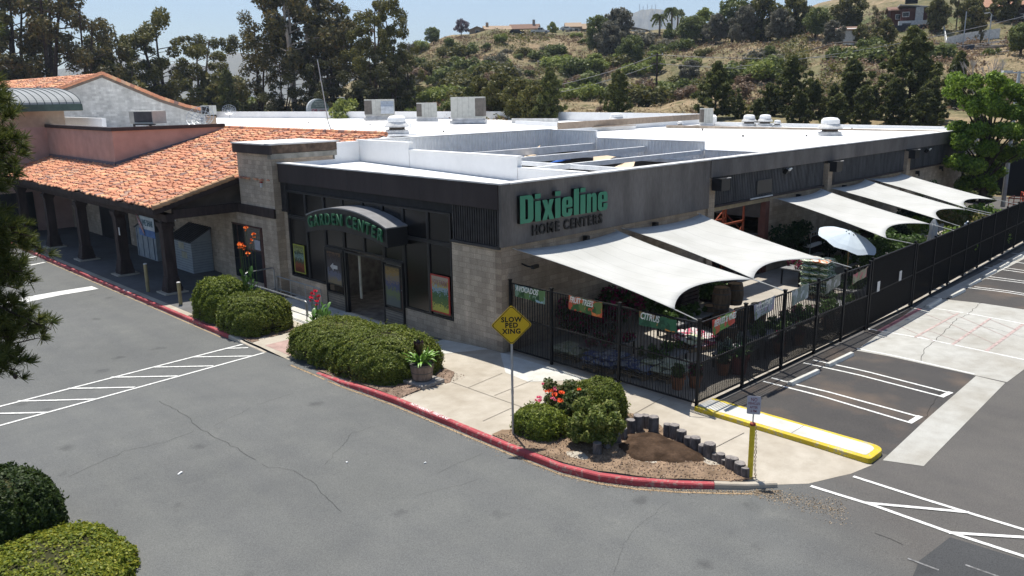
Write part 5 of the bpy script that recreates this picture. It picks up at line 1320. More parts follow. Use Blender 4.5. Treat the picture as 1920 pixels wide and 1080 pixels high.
f2 = fence_run((16.6, -7.88), (46.0, -6.75), [0.03]+[2.42*i for i in range(1, 13)], 'long screened black fence running back from the gate along the stalls', sp=.12, lower=False, caps=False)
c = MB(); c.box(.05, 29.3, .025, .032, .1, FH-.05); c.build('screen_mesh', mSCREEN, f2)
f3 = fence_run((46.0, -6.75), (78, -4.8), [0.03]+[2.42*i for i in range(1, 13)], 'far black fence continuing behind the orange carts', sp=.14, lower=False, caps=False)
c = MB(); c.box(.05, 32, .025, .032, .1, FH-.05); c.build('screen_mesh', mSCREEN, f3)
wa, wb = G(1868, 366), G(1985, 372); c = MB(); wallseg(c, (wa.x, wa.y), (wb.x, wb.y), 0, PX(1900, 284, math.hypot(wa.x-CAMP.x, wa.y-CAMP.y)).z, .1); o = c.build('black_screen_wall', mFENCE); tag(o, 'tall black screen at the far end of the yard behind the orange carts', 'screen')

# banners on the fence
def banner(c4, words, cols, label, plane, tcol, tsize=.27, wave=.03, ty=.72, sx=.8, notext=False):
    """c4: pixel corners tl tr br bl on the fence plane"""
    f = (lambda p: OY(p[0], p[1], .21)) if plane == 'F' else (lambda p: OX(p[0], p[1], -8.06))
    Q = [f(p) for p in c4]; ctr = sum(Q, Vector())/4
    o = empty('fence_banner', ctr, 0, label, 'banner', 'plant banners hung on the fence')
    m, t, b = nodes('banner_'+(words or label)[:10], .6, .2)
    vo = N(t, 'TexVoronoi', Scale=4.5); nz = N(t, 'TexNoise', Scale=5., Detail=5.); co = coords(t); t.links.new(co, nz.inputs['Vector'])
    mm = N(t, 'VectorMath', operation='MULTIPLY_ADD'); t.links.new(nz.outputs['Color'], mm.inputs[0]); mm.inputs[1].default_value = (.35, .35, .35); t.links.new(co, mm.inputs[2]); t.links.new(mm.outputs[0], vo.inputs['Vector'])
    rp = ramp(t, cols, vo.outputs['Color']); rp.color_ramp.interpolation = 'EASE'
    t.links.new(rp.outputs[0], b.inputs['Base Color'])
    n = 12; v, fc = [], []
    nrm = Vector((-1, 0, 0)) if plane == 'F' else Vector((0, -1, 0))
    for i in range(n+1):
        for j in range(5):
            u, w_ = i/n, j/4; p = Q[0].lerp(Q[1], u).lerp(Q[3].lerp(Q[2], u), w_)
            p = p + nrm*(wave*math.sin(u*9+1)*.6*w_+.01) + Vector((0, 0, -.025*math.sin(u*math.pi*3)**2*(1-w_)))
            v.append(p-ctr)
    for i in range(n):
        for j in range(4): a = i*5+j; fc.append((a, a+5, a+6, a+1))
    me = bpy.data.meshes.new('cloth'); me.from_pydata(v, [], fc); me.materials.append(m); co_ = bpy.data.objects.new('cloth', me); COL.objects.link(co_); co_.parent = o
    s = co_.modifiers.new('t', 'SOLIDIFY'); s.thickness = .004
    if words:
        x = (Q[1]-Q[0]).normalized(); rot = frame_rot(x); top = Q[0].lerp(Q[3], .26).lerp(Q[1].lerp(Q[2], .26), .05)
        pos = Q[0].lerp(Q[3], 1-ty).lerp(Q[1].lerp(Q[2], 1-ty), .04) - ctr + nrm*.045
        text('lettering', words, tsize, plain('ink_'+str(tcol[0]), tcol, .6, .2), o, pos, rot, .002, .006, sx, align='LEFT', shear=.25)
    return o
WT = (.62, .64, .60)
banner([(966, 533), (1023, 546), (1022, 571), (967, 555)], 'AVOCADOS', [(.2, (.03, .07, .03)), (.45, (.10, .18, .07)), (.6, (.16, .24, .16)), (.8, (.25, .36, .42))], 'green and blue banner reading avocados, nearest the store corner', 'F', WT, .27, sx=.72)
banner([(1067, 553), (1130, 567), (1129, 596), (1067, 579)], 'FRUIT TREES', [(.25, (.03, .09, .03)), (.45, (.10, .16, .05)), (.6, (.45, .08, .04)), (.85, (.60, .18, .05))], 'red and green banner reading fruit trees, middle of the street fence', 'F', WT, .27, sx=.66)
banner([(1199, 583), (1269, 600), (1269, 624), (1199, 609)], 'CITRUS', [(.25, (.02, .07, .04)), (.5, (.04, .14, .07)), (.68, (.03, .10, .06)), (.72, (.60, .20, .03)), (.9, (.55, .22, .05))], 'dark green banner with oranges reading citrus, nearest the fence corner', 'F', WT, .29, sx=.72)
banner([(1335, 600), (1377, 582), (1378, 604), (1335, 630)], 'BERRIES & VINES', [(.25, (.08, .20, .05)), (.45, (.16, .30, .08)), (.55, (.50, .06, .04)), (.85, (.55, .10, .08))], 'green and red banner reading berries and vines, first on the side fence', 'S', WT, .26, sx=.62)
banner([(1413, 572), (1453, 553), (1450, 579), (1414, 601)], 'SUCCULENTS', [(.25, (.14, .18, .13)), (.5, (.30, .32, .36)), (.8, (.30, .24, .34))], 'pale lilac-grey banner reading succulents, second on the side fence', 'S', WT, .26, sx=.62)
banner([(1484, 546), (1516, 530), (1515, 557), (1484, 574)], None, [(.25, (.16, .19, .15)), (.5, (.24, .28, .26)), (.8, (.42, .45, .45))], 'faded grey-green banner, third on the side fence', 'S', WT)
banner([(1549, 528), (1576, 512), (1575, 533), (1548, 551)], None, [(.25, (.14, .15, .12)), (.5, (.24, .24, .20)), (.8, (.40, .40, .38))], 'faded grey banner, fourth on the side fence', 'S', WT)
banner([(1599, 515), (1625, 501), (1624, 518), (1597, 533)], None, [(.25, (.16, .20, .10)), (.5, (.30, .28, .20)), (.8, (.45, .14, .16))], 'faded pinkish banner, last one before the gate', 'S', WT)
for k, (px, py) in enumerate([(1647, 537), (1688, 517)]):
    p = OX(px, py, -8.05); c = MB(); c.box(p.x-.12, p.x+.12, p.y-.01, p.y, p.z-.2, p.z+.2); tag(c.build('gate_notice', mWDIRT), ['white notice on the left half of the mesh gate', 'white notice higher on the right half of the mesh gate'][k], 'notice')

# ================================================================ SHADE SAILS OVER THE YARD
lab = ['large white shade sail nearest the street, over the barrels', 'second white shade sail from the street, below the end of the grey sign panel', 'white shade sail above the blue-white umbrella', 'fourth white shade sail from the street, in the far group of three', 'farthest white shade sail, next to the orange carts']
SW = [((968, 468), (1158, 432), (1412, 524), (1265, 580)), ((1172, 429), (1313, 401), (1547, 487), (1413, 523)), ((1456, 372), (1540, 354), (1745, 420), (1663, 447)), ((1556, 352), (1622, 336), (1812, 393), (1765, 413)), ((1630, 335), (1690, 325), (1866, 374), (1813, 390))]
for k, (a, b_, c, d) in enumerate(SW):
    P = [OX(*a, -.18), OX(*b_, -.18), G(*c, 2.9), G(*d, 2.9)]
    sail('shade_sail', P, mSAIL, lab[k], 'shade sail', 'white shade sails over the yard', .55, n=18, bow=(.06, .05, .12, .05) if k < 2 else (.06, .05, .13, .05))
    def rope(a_, b2, lb_): q_ = MB(); q_.tube([a_, b2], .018, 5); tag(q_.build('sail_rope', mROPE), lb_, 'rope')
    sh_ = ['nearest sail', 'second sail', 'umbrella-side sail', 'fourth sail', 'farthest sail'][k]
    ends = [(.3, -7.85), (5.2, -7.9), (16.5, -7.85), (22.6, -7.6), (28, -7.4)]
    e_ = Vector((*ends[k], 2.62)); rope(P[3], e_, f'pale rope from the street-side outer corner of the {sh_} to the fence'); rope(P[2], Vector((e_.x+(5 if k < 2 else 4.6), e_.y, 2.62)), f'pale rope from the far outer corner of the {sh_} to the fence')
    for w_, s3 in ((P[0], 'near'), (P[1], 'far')): rope(w_, w_+Vector((0, .17, .02)), f'short rope holding the {s3} wall corner of the {sh_}')

# ================================================================ YARD GOODS
def barrel_mesh(o, r, h, staves=18, full=True):
    prof = [(r*.82, 0), (r*.93, h*.2), (r, h*.5), (r*.93, h*.8), (r*.82, h)] if full else [(r*.86, 0), (r*1.0, h*.6), (r*1.06, h)]
    c = MB(); n = 24; k = 0
    for q, z in prof:
        for j in range(n): c.v.append((q*math.cos(2*math.pi*j/n), q*math.sin(2*math.pi*j/n), z))
    for i in range(len(prof)-1):
        for j in range(n): c.f.append((i*n+j, i*n+(j+1) % n, (i+1)*n+(j+1) % n, (i+1)*n+j)); c.mi.append(0)
    c.build('staves', plain('barrel_wood', (.15, .105, .07), .85, .2, var=.4, scale=9., streak=True) if full else plain('tub_wood', (.21, .16, .13), .85, .2, var=.35, scale=9., streak=True), o, smooth=True)
    for z, q in (((.04, .84), (.25, .955), (.72, .955), (.95, .84)) if full else ((.06, .89), (.5, .99), (.93, 1.065))):
        c = MB(); hh = .045*h; c.lathe([(r*q*1.005, h*z-hh*.5), (r*q*1.012, h*z-hh*.5), (r*q*1.012, h*z+hh*.5), (r*q*1.005, h*z+hh*.5)], n=24); c.build('hoop', plain('hoop_iron', (.10, .095, .09), .6, .3, .5, var=.3), o)
    return o
yb = []
def barrel(px, py, z, r, h, label, open_=False):
    p = G(px, py, z); o = empty('wine_barrel', p, random.Random(px).random()*3, label, 'barrel', 'wooden barrels stacked in the yard'); barrel_mesh(o, r, h)
    c = MB()
    if open_: c.lathe([(r*.78, h*.8), (r*.78, h*.82)], n=20); c.build('dark_inside', mBLACK, o); c = MB(); c.tube([(r*.82*math.cos(a), r*.82*math.sin(a), h) for a in np.linspace(0, 2*math.pi, 25)], .02, 5); c.build('rim', plain('pale_rim', (.40, .30, .24), .8, .2), o)
    else: c.lathe([(r*.79, h-.03), (r*.79, h-.02)], n=20); c.build('head', plain('barrel_head', (.34, .22, .12), .85, .2, var=.25, scale=6.), o)
barrel(1332, 610, 0, .34, .82, 'wooden barrel at the left of the lower row'); barrel(1362, 640, 0, .42, .62, 'open-topped wooden barrel in front with a pale rim', True)
barrel(1388, 618, 0, .34, .82, 'wooden barrel in the middle of the lower row'); barrel(1420, 606, 0, .34, .80, 'wooden barrel at the right of the lower row')
barrel(1352, 578, .84, .36, .85, 'left upper wooden barrel with a pale round top'); barrel(1377, 570, .84, .34, .85, 'right upper wooden barrel with a pale round top')
barrel(1350, 602, 0, .34, .82, 'wooden barrel under the left upper barrel'); barrel(1400, 596, 0, .36, .40, 'short half barrel behind the lower row', True)
def bag_mesh(name, L, W, T, mat):
    n, m_ = 8, 6; v, f = [], []
    for s in (1, -1):
        for i in range(n+1):
            for j in range(m_+1):
                u, w_ = i/n*2-1, j/m_*2-1
                h = ((1-abs(u)**4)*(1-abs(w_)**3))**.5
                v.append((u*L/2*(1-.04*(1-h)), w_*W/2, s*T/2*h+.008*math.sin(i*2.1+j)*h))
    K = (n+1)*(m_+1)
    for i in range(n):
        for j in range(m_):
            a = i*(m_+1)+j; f.append((a, a+m_+1, a+m_+2, a+1)); f.append((K+a, K+a+1, K+a+m_+2, K+a+m_+1))
    me = bpy.data.meshes.new(name); me.from_pydata(v, [], f); me.materials.append(mat); me.polygons.foreach_set('use_smooth', [True]*len(f)); me.update(); return me
def printmat(name, stops, sc_=3.):
    m, t, b = nodes(name, .45, .4); nz = N(t, 'TexNoise', Scale=sc_, Detail=2.); t.links.new(coords(t, (1, 1, 2)), nz.inputs['Vector'])
    oi = N(t, 'ObjectInfo'); ad = N(t, 'Math', operation='MULTIPLY_ADD'); t.links.new(oi.outputs['Random'], ad.inputs[0]); ad.inputs[1].default_value = .28; t.links.new(nz.outputs[0], ad.inputs[2])
    r = ramp(t, stops, ad.outputs[0]); r.color_ramp.interpolation = 'CONSTANT'; t.links.new(r.outputs[0], b.inputs['Base Color']); return m
pm1 = printmat('soil_bag_print', [(0, (.16, .24, .09)), (.44, (.60, .62, .56)), (.54, (.10, .20, .07)), (.62, (.58, .60, .52)), (.70, (.14, .25, .10)), (.80, (.62, .62, .56)), (.88, (.12, .20, .10))])
pm2 = printmat('orange_bag_print', [(0, (.55, .55, .5)), (.55, (.60, .16, .05)), (.68, (.60, .58, .5)), (.8, (.5, .2, .08))])
pm3 = printmat('pink_bag_print', [(0, (.55, .50, .52)), (.52, (.42, .06, .12)), (.62, (.60, .56, .56)), (.78, (.35, .06, .10))])
pm4 = printmat('blue_bag_print', [(0, (.30, .32, .36)), (.55, (.05, .09, .25)), (.68, (.36, .38, .40)), (.8, (.08, .12, .28))])
pm5 = printmat('cream_bag_print', [(0, (.55, .56, .42)), (.6, (.35, .40, .25)), (.68, (.60, .60, .50)), (.8, (.5, .52, .3))])
bm_ = {k: bag_mesh('bag', .62, .42, .15, m_) for k, m_ in (('g', pm1), ('o', pm2), ('p', pm3), ('b', pm4), ('c', pm5))}
def pallet(p, rz, label):
    o = empty('pallet', p, rz, label, 'pallet', 'pallets in the yard')
    for y in (-.5, 0, .5): c = MB(); c.box(-.6, .6, y-.05, y+.05, 0, .10); c.build('bearer', plain('pallet_wood', (.33, .24, .15), .9, .1, var=.3, scale=6.), o)
    c = MB()
    for i in range(7): x = -.55+i*.183; c.box(x-.05, x+.05, -.55, .55, .10, .122)
    c.build('deck', MATS['pallet_wood'], o); return o
def bagstack(p, rz, layers, kinds, label, group, rnd, lay5=True):
    R = Matrix.Rotation(rz, 3, 'Z')
    for k in range(layers):
        cells = [(-.31, -.42, 0), (-.31, 0, 0), (-.31, .42, 0), (.22, -.33, 90), (.22, .33, 90)] if k % 2 else [(.31, -.42, 0), (.31, 0, 0), (.31, .42, 0), (-.22, -.33, 90), (-.22, .33, 90)]
        for cx, cy, an in cells:
            kd = kinds[-1] if (k == layers-1 and rnd.random() < .6) else rnd.choice(kinds[:-1])
            o = bpy.data.objects.new('bag', bm_[kd]); COL.objects.link(o)
            o.location = Vector(p)+R @ Vector((cx+rnd.uniform(-.03, .03), cy+rnd.uniform(-.03, .03), .2+k*.135)); o.rotation_euler = (rnd.uniform(-.04, .04), rnd.uniform(-.04, .04), rz+rad(an)+rnd.uniform(-.08, .08))
            tag(o, label, 'bag', group)
rnd = random.Random(8)
pS = G(1531, 556, 0); pallet(pS, .1, 'wooden pallet under the tall stack of green and white soil bags')
bagstack(pS, .1, 12, ['g', 'g', 'g', 'o'], 'green and white soil bag in the tall stack behind the fence', 'soil bags in the tall stack', rnd)
p = G(1300, 650, 0); pallet(p, -.3, 'wooden pallet under the pink and white bags'); bagstack(p, -.3, 3, ['p', 'p', 'c', 'p'], 'pink and white bag on the low pallet behind the fence corner', 'pink bags on the low pallet', rnd)
for (px, py, n_, kd, lab_, grp) in [(1135, 690, 3, 'b', 'blue and white bag on the low shaded heap behind the street fence', 'blue bags behind the street fence'), (1075, 668, 2, 'c', 'pale bag on the shaded heap behind the first fence bay', 'pale bags behind the fence'), (1245, 705, 3, 'c', 'cream bag on the sunlit heap below the citrus banner', 'cream bags below the citrus banner'), (1200, 700, 2, 'b', 'blue-grey bag on the dark heap at the second fence post', 'bags by the second fence post')]:
    p = G(px, py, 0); p.x = max(p.x, 1.1); pallet(p, .05, lab_.replace('blue and white bag on', 'wooden pallet under').replace('pale bag on', 'wooden pallet under').replace('cream bag on', 'wooden pallet under').replace('blue-grey bag on', 'wooden pallet under'))
    bagstack(p, .05, n_, [kd, kd, kd], lab_, grp, rnd)
# potting bench edges, crates of small plants
def crate_plants(p, rz, w_, d_, h_, label, lm, seed):
    o = empty('plant_table', p, rz, label, 'plant table', 'tables of small plants in the yard')
    c = MB(); c.box(-w_/2, w_/2, -d_/2, d_/2, h_-.05, h_); c.build('table_top', plain('bench_grey', (.20, .20, .20), .7, .3), o)
    for sx in (-1, 1):
        for sy in (-1, 1): c = MB(); c.box(sx*w_*.46-.03, sx*w_*.46+.03, sy*d_*.44-.03, sy*d_*.44+.03, 0, h_-.05); c.build('leg', mFENCE, o)
    rg = random.Random(seed); cl = [(rg.uniform(-w_/2, w_/2), rg.uniform(-d_/2, d_/2), h_+.14, .14, .14, rg.uniform(.1, .24)) for _ in range(int(w_*d_*9))]
    leaf_obj('plants', cloud(cl, len(cl)*60, .07, seed), [lm], o); return o
mPL = leafmat('yard_leaves', [(.15, (.03, .06, .015)), (.5, (.07, .13, .03)), (.85, (.13, .20, .05))])
mPLP = leafmat('flowering_leaves', [(.15, (.03, .06, .02)), (.45, (.06, .10, .03)), (.6, (.20, .015, .07)), (.9, (.42, .03, .14))])
for i, (px, py, w_, d_, h_, lm, lb) in enumerate([(1440, 655, 2.2, 1.0, .7, mPL, 'table of small green plants behind the second side fence bay'), (1500, 628, 2.4, 1.0, .7, mPL, 'table of green plants behind the third side fence bay'), (1560, 603, 2.2, .9, .65, mPL, 'table of plants behind the fourth side fence bay'),
        (1600, 560, 2.4, 1.0, .6, mPL, 'table of plants behind the last fence bay before the gate'), (1590, 520, 2.0, 1.0, .8, mPL, 'plant table under the open umbrella'), (1560, 480, 2.6, .9, .9, mPL, 'plant table behind the umbrella on the left'), (1640, 490, 2.6, .9, .9, mPL, 'plant table to the right of the umbrella pole')]):
    p = G(px, py, 0); p.y = max(p.y, -7.0); crate_plants(p, 0, w_, d_, h_, lb, lm, 60+i)
mTER = plain('terracotta', (.34, .15, .08), .8, .2, var=.2)
for i, (x, y, w_, d_, h_, lm, lb) in enumerate([(2.2, -3.0, 2.0, 1.0, .55, mPLP, 'bench of magenta flowers in the shade behind the street fence'), (2.6, -5.0, 1.8, .9, .45, mPL, 'low bench of green plants behind the citrus banner'), (6.6, -3.2, 2.4, 1.0, .6, mPL, 'bench of green plants between the two nearest shade sails'), (9.4, -6.3, 2.2, .9, .6, mPLP, 'bench of bright flowers beside the soil bag stack'),
        (24.5, -4.2, 2.6, 1., .8, mPL, 'bench of plants behind the closed umbrella'), (17.6, -2.4, 2.4, 1., .8, mPLP, 'bench of red flowers left of the umbrella'), (4.6, -6.6, 1.8, .8, .5, leafmat('silver', [(.2, (.10, .14, .10)), (.8, (.30, .34, .28))]), 'bench of silvery succulents inside the side fence')]): crate_plants(Vector((x, y, 0)), 0, w_, d_, h_, lb, lm, 90+i)
for i, (x, y) in enumerate([(1.2, -6.6), (1.7, -6.9), (3.3, -6.9), (6.6, -7.1), (7.1, -6.8), (8.0, -7.1), (10.6, -7.0), (11.1, -6.7)]):
    o = empty('terracotta_pot', (x, y, 0), 0, 'clay pot standing on the yard floor just inside the side fence', 'pot', 'clay pots inside the side fence'); c = MB(); c.lathe([(.15, 0), (.21, .34), (.24, .35), (.24, .42), (.20, .42), (.19, .38)], n=14); c.build('pot', mTER, o)
    rgp = random.Random(i); leaf_obj('plant', cloud([(0, 0, .6, .22, .22, .25)], 260, .08, i), [[mPL, mPLP][i % 2]], o)
# flowering shrubs against the wall
def shrub(name, p, cl, n, size, lm, label, cat='shrub', group=None, seed=1, core=True, stem=True, parts=None):
    o = empty(name, p, 0, label, cat, group)
    leaf_obj('foliage', cloud(cl, n, size, seed), [lm], o)
    c = MB()
    for k in cl[:8]: c.tube([(0, 0, 0), (k[0]*.4, k[1]*.4, k[2]*.5), (k[0], k[1], k[2])], [.03, .02, .01], 5)
    c.build('stem', mBARKD, o); return o
def clumps(rg, n, R, z0, z1, r0, r1):
    out = []
    for _ in range(n):
        a = rg.uniform(0, 6.283); r = R*math.sqrt(rg.random()); s = rg.uniform(r0, r1); out.append((r*math.cos(a), r*math.sin(a), rg.uniform(z0, z1), s, s, s*rg.uniform(.7, 1.)))
    return out
rg = random.Random(11)
for i, (x, y, R, z1, lm, lb) in enumerate([(3.2, -1.1, .8, 1.25, mPLP, 'magenta flowering shrub by the wall, left of a pair'), (5.2, -1.1, .9, 1.35, mPLP, 'magenta flowering shrub by the wall, right of a pair'), (7.4, -1.0, .7, 1.0, mPL, 'green shrub by the wall under the second shade sail'),
        (19.6, -.6, 1.0, 2.4, leafmat('dark_vine', [(.2, (.012, .03, .012)), (.8, (.04, .075, .025))]), 'dense dark vine shrub against the wall right of the rack opening'), (11.2, -1.5, .6, .9, mPL, 'small green shrub under the middle of the second sail'),
        (22.0, -5.2, .9, 1.9, mPL, 'leafy shrub left of the closed umbrella'), (25.3, -6.0, 1.2, 2.2, leafmat('bright_shrub', [(.15, (.06, .12, .02)), (.5, (.16, .25, .04)), (.9, (.30, .38, .08))]), 'bright green shrub beside the closed umbrella'), (29.5, -5.6, 1.1, 2.1, leafmat('coppery', [(.2, (.10, .12, .03)), (.6, (.22, .22, .07)), (.9, (.30, .17, .10))]), 'coppery green shrub behind the screened fence'),
        (32.5, -5.7, 1.2, 2.2, MATS['bright_shrub'], 'bright shrub behind the screened fence, left of the lamp post'), (20.2, -4.4, .7, 1.7, mPL, 'leafy shrub right of the umbrella'), (23.2, -2.2, 1.2, 1.6, MATS['dark_vine'], 'dark shrub under the third sail'), (28, -2, 1.3, 1.6, MATS['dark_vine'], 'dark shrub under the fourth sail'), (33, -2, 1.3, 1.7, MATS['dark_vine'], 'dark shrub under the farthest sail'),
        (38.6, -.8, .7, 3.0, mPL, 'young tree-like shrub against the far wall, above the last sail'), (35.5, -5.4, .8, 1.8, MATS['bright_shrub'], 'bright shrub just left of the grey lamp post')]):
    shrub('yard_shrub', (x, y, 0), clumps(rg, 12, R, z1*.35, z1, R*.35, R*.6), int(2600*R), .11 if R > .8 else .09, lm, lb, 'shrub', None, 30+i)
# red pot with a strappy plant
def leafblade(c, base, yaw, L, w_, rise, curl, n=7, twist=.3):
    k = len(c.v); d = Vector((math.cos(yaw), math.sin(yaw), 0)); s = Vector((-d.y, d.x, 0))
    for i in range(n+1):
        t = i/n; r = L*t*math.cos(rise)*(1-.1*t); z = L*(t*math.sin(rise)-curl*t*t)
        wd_ = w_*math.sin(math.pi*min(t*.85+.12, 1))**.7
        p = Vector(base)+d*r+Vector((0, 0, z)); f_ = s*wd_/2
        c.v += [tuple(p+f_+Vector((0, 0, wd_*.25))), tuple(p), tuple(p-f_+Vector((0, 0, wd_*.25)))]
    for i in range(n):
        a = k+i*3; c.f += [(a, a+1, a+4, a+3), (a+1, a+2, a+5, a+4)]; c.mi += [c.m]*2
p = G(1347, 690, 0); p.y = -7.2; o = empty('potted_plant', p, 0, 'red pot with a leafy plant just inside the side fence', 'potted plant')
c = MB(); c.lathe([(.22, 0), (.30, .5), (.33, .52), (.33, .6), (.28, .6), (.27, .55)], n=18); c.build('pot', plain('red_pot', (.22, .03, .03), .35, .5), o)
c = MB()
for k in range(26): leafblade(c, (0, 0, .55), k*2.4, .7+.2*math.sin(k), .09, 1.1-.02*k, .35)
c.build('leaves', plain('strappy', (.07, .16, .03), .5, .3), o, smooth=True)
# umbrella (open), blue-white, leaning
ub = G(1594, 437, 2.78); ub.z = 0; uz = 2.35
um = empty('patio_umbrella', ub, 0, 'open pale blue-white umbrella over the plant tables', 'umbrella')
c = MB(); c.tube([(0, 0, 0), (0, 0, 2.75)], .03, 8); c.build('pole', plain('wood_pole', (.30, .20, .10), .7, .2), um)
T = Matrix.Translation((0, 0, 2.72)) @ Matrix.Rotation(rad(17), 4, Vector((.717, -.697, 0))) @ Matrix.Rotation(rad(13), 4, Vector((.697, .717, 0)))
c = MB(); n = 8; R_ = 1.34
ringv = [T @ Vector((0, 0, .12))]
for q, (fr, dz) in enumerate(((.25, .04), (.55, -.08), (.8, -.20), (1., -.34))):
    for j in range(32):
        a = 2*math.pi*j/32; e_ = abs(((j % 4)-2)/2)          # ribs at the corners
        rr_ = R_*fr*(1-.05*(1-e_)*fr); ringv.append(T @ Vector((rr_*math.cos(a), rr_*math.sin(a), dz+.05*(1-e_)*fr)))
c.v = [tuple(v) for v in ringv]
for j in range(32): c.f.append((0, 1+j, 1+(j+1) % 32)); c.mi.append(0)
for q in range(3):
    for j in range(32): c.f.append((1+q*32+j, 1+(q+1)*32+j, 1+(q+1)*32+(j+1) % 32, 1+q*32+(j+1) % 32)); c.mi.append(0)
m, t, b = nodes('umbrella_cloth', .8, .1); b.inputs['Base Color'].default_value = (.60, .68, .74, 1); tr = N(t, 'BsdfTranslucent'); tr.inputs[0].default_value = (.45, .5, .55, 1); mx = N(t, 'MixShader'); mx.inputs[0].default_value = .2
t.links.new(b.outputs[0], mx.inputs[1]); t.links.new(tr.outputs[0], mx.inputs[2]); t.links.new(mx.outputs[0], t.nodes['Material Output'].inputs[0])
c.build('canopy', m, um)
for j in range(8): c = MB(); a = 2*math.pi*j/8; c.tube([T @ Vector((0, 0, .05)), T @ Vector((R_*.55*math.cos(a), R_*.55*math.sin(a), -.14)), T @ Vector((R_*.98*math.cos(a), R_*.98*math.sin(a), -.38))], .012, 4); c.build('rib', mSTEEL, um)
for j in range(6): c = MB(); a = j*1.05; q = T @ Vector((.2*math.cos(a), .2*math.sin(a), .10)); c.cbox(q, (.05, .05, .02)); c.build('vent_hole', mHVAC2, um)
p = G(1742, 540, 0); p = Vector((21.3, -6.9, 0)); o = empty('closed_umbrella', p, 0, 'closed white umbrella standing behind the screened fence', 'umbrella')
c = MB(); n = 16
for z, r_ in ((1.1, .26), (1.5, .24), (2.0, .20), (2.5, .14), (2.75, .16), (2.95, .08), (3.05, .03)):
    for j in range(n): q = r_*(1+.25*math.cos(j*math.pi)); c.v.append((q*math.cos(2*math.pi*j/n), q*math.sin(2*math.pi*j/n), z))
for i in range(6):
    for j in range(n): c.f.append((i*n+j, i*n+(j+1) % n, (i+1)*n+(j+1) % n, (i+1)*n+j)); c.mi.append(0)
c.build('folded_canopy', mSAIL, o); c = MB(); c.tube([(0, 0, 0), (0, 0, 3.0)], .025, 8); c.build('pole', mWDIRT, o)
# racks, buckets, orange racking in the opening, orange carts
rk = G(1522, 492, 0); o = empty('display_rack', rk, .05, 'metal rack with white shelves left of the umbrella', 'rack')
for sx in (-1, 1):
    for sy in (-1, 1): c = MB(); c.tube([(sx*.95, sy*.25, 0), (sx*.95, sy*.25, 1.75)], .02, 5); c.build('upright', mSTEEL, o)
for z in (.35, .95): c = MB(); c.box(-.95, .95, -.27, .27, z, z+.05); c.build('shelf', mWHITE, o)
for z in (1.55, 1.75): c = MB(); c.tube([(-.95, -.25, z), (.95, -.25, z)], .02, 5); c.build('cross_rail', mSTEEL, o)
for k, (px, py) in enumerate([(1568, 500), (1574, 500), (1585, 501), (1489, 500)]):
    p = G(px, py, .3); o = empty('bucket', p, 0, ['white bucket, left of three in a row beyond the soil bags', 'white bucket, middle of three in a row beyond the soil bags', 'white bucket, right of three in a row beyond the soil bags', 'white bucket in the shade left of the soil bag stack'][k], 'bucket', 'white buckets in the yard')
    c = MB(); c.lathe([(.12, 0), (.15, .32), (.16, .33), (.16, .36)], n=14); c.build('pail', mWHITE, o); c = MB(); c.tube([(.16*math.cos(a), 0, .34+.12*math.sin(a)) for a in np.linspace(0, math.pi, 9)], .006, 4); c.build('handle', mSTEEL, o)
orr = plain('orange_rack', (.30, .07, .03), .6, .3)
o = empty('pallet_rack', (15.6, 1.3, 0), 0, 'orange steel pallet racking inside the dark side opening', 'rack')
for x in (-1.9, 0, 1.9):
    for y in (-.5, .5): c = MB(); c.box(x-.04, x+.04, y-.04, y+.04, 0, 3.5); c.build('upright', orr, o)
    c = MB()
    for z in (.3, 1.2, 2.1): c.tube([(x, -.5, z), (x, .5, z+.8)], .02, 4)
    c.build('brace', orr, o)
for z in (1.3, 2.6):
    for y in (-.5, .5): c = MB(); c.box(-1.9, 1.9, y-.03, y+.03, z, z+.1); c.build('beam', orr, o)
c = MB(); c.tube([(-1.7, -.55, 2.4), (-.2, -.55, 3.3)], .03, 5); c.tube([(.1, -.55, .6), (1.7, -.55, 2.4)], .03, 5); c.build('diagonal', orr, o)
oc = plain('orange_cart', (.55, .09, .03), .5, .4)
for k in range(4):
    o = empty('nursery_cart', (44.6+k*1.5, -4.4-.35*(k % 2), 0), .3*k, ['orange tube cart, nearest of the row by the lamp post', 'orange tube cart, second of the row by the lamp post', 'orange tube cart, third of the row by the lamp post', 'orange tube cart, farthest of the row by the lamp post'][k], 'cart', 'orange carts at the end of the yard')
    for y in (-.4, .4):
        c = MB(); c.tube([(-.6, y, .25), (-.6, y, 1.65), (.6, y, 1.65), (.6, y, .25)], .03, 5); c.build('side_frame', oc, o)
    for z in (.3, .75, 1.2, 1.6): c = MB(); c.box(-.6, .6, -.4, .4, z, z+.03) if z < .4 else c.tube([(-.6, -.4, z), (-.6, .4, z), (.6, .4, z), (.6, -.4, z), (-.6, -.4, z)], .025, 4); c.build('deck' if z < .4 else 'cross_bar', oc, o)
    for x in (-.5, .5):
        for y in (-.35, .35): c = MB(); c.tube([(x, y-.03, .1), (x, y+.03, .1)], .1, 8); c.build('wheel', mFENCE, o)
p = G(1774, 452, 0); c = MB(); c.cbox((27.6, -6.4, 1.5), (1.0, .06, 1.2), .15); o = c.build('white_panel', mWHITE); tag(o, 'white board standing behind the screened fence, right of the bright shrub', 'board')
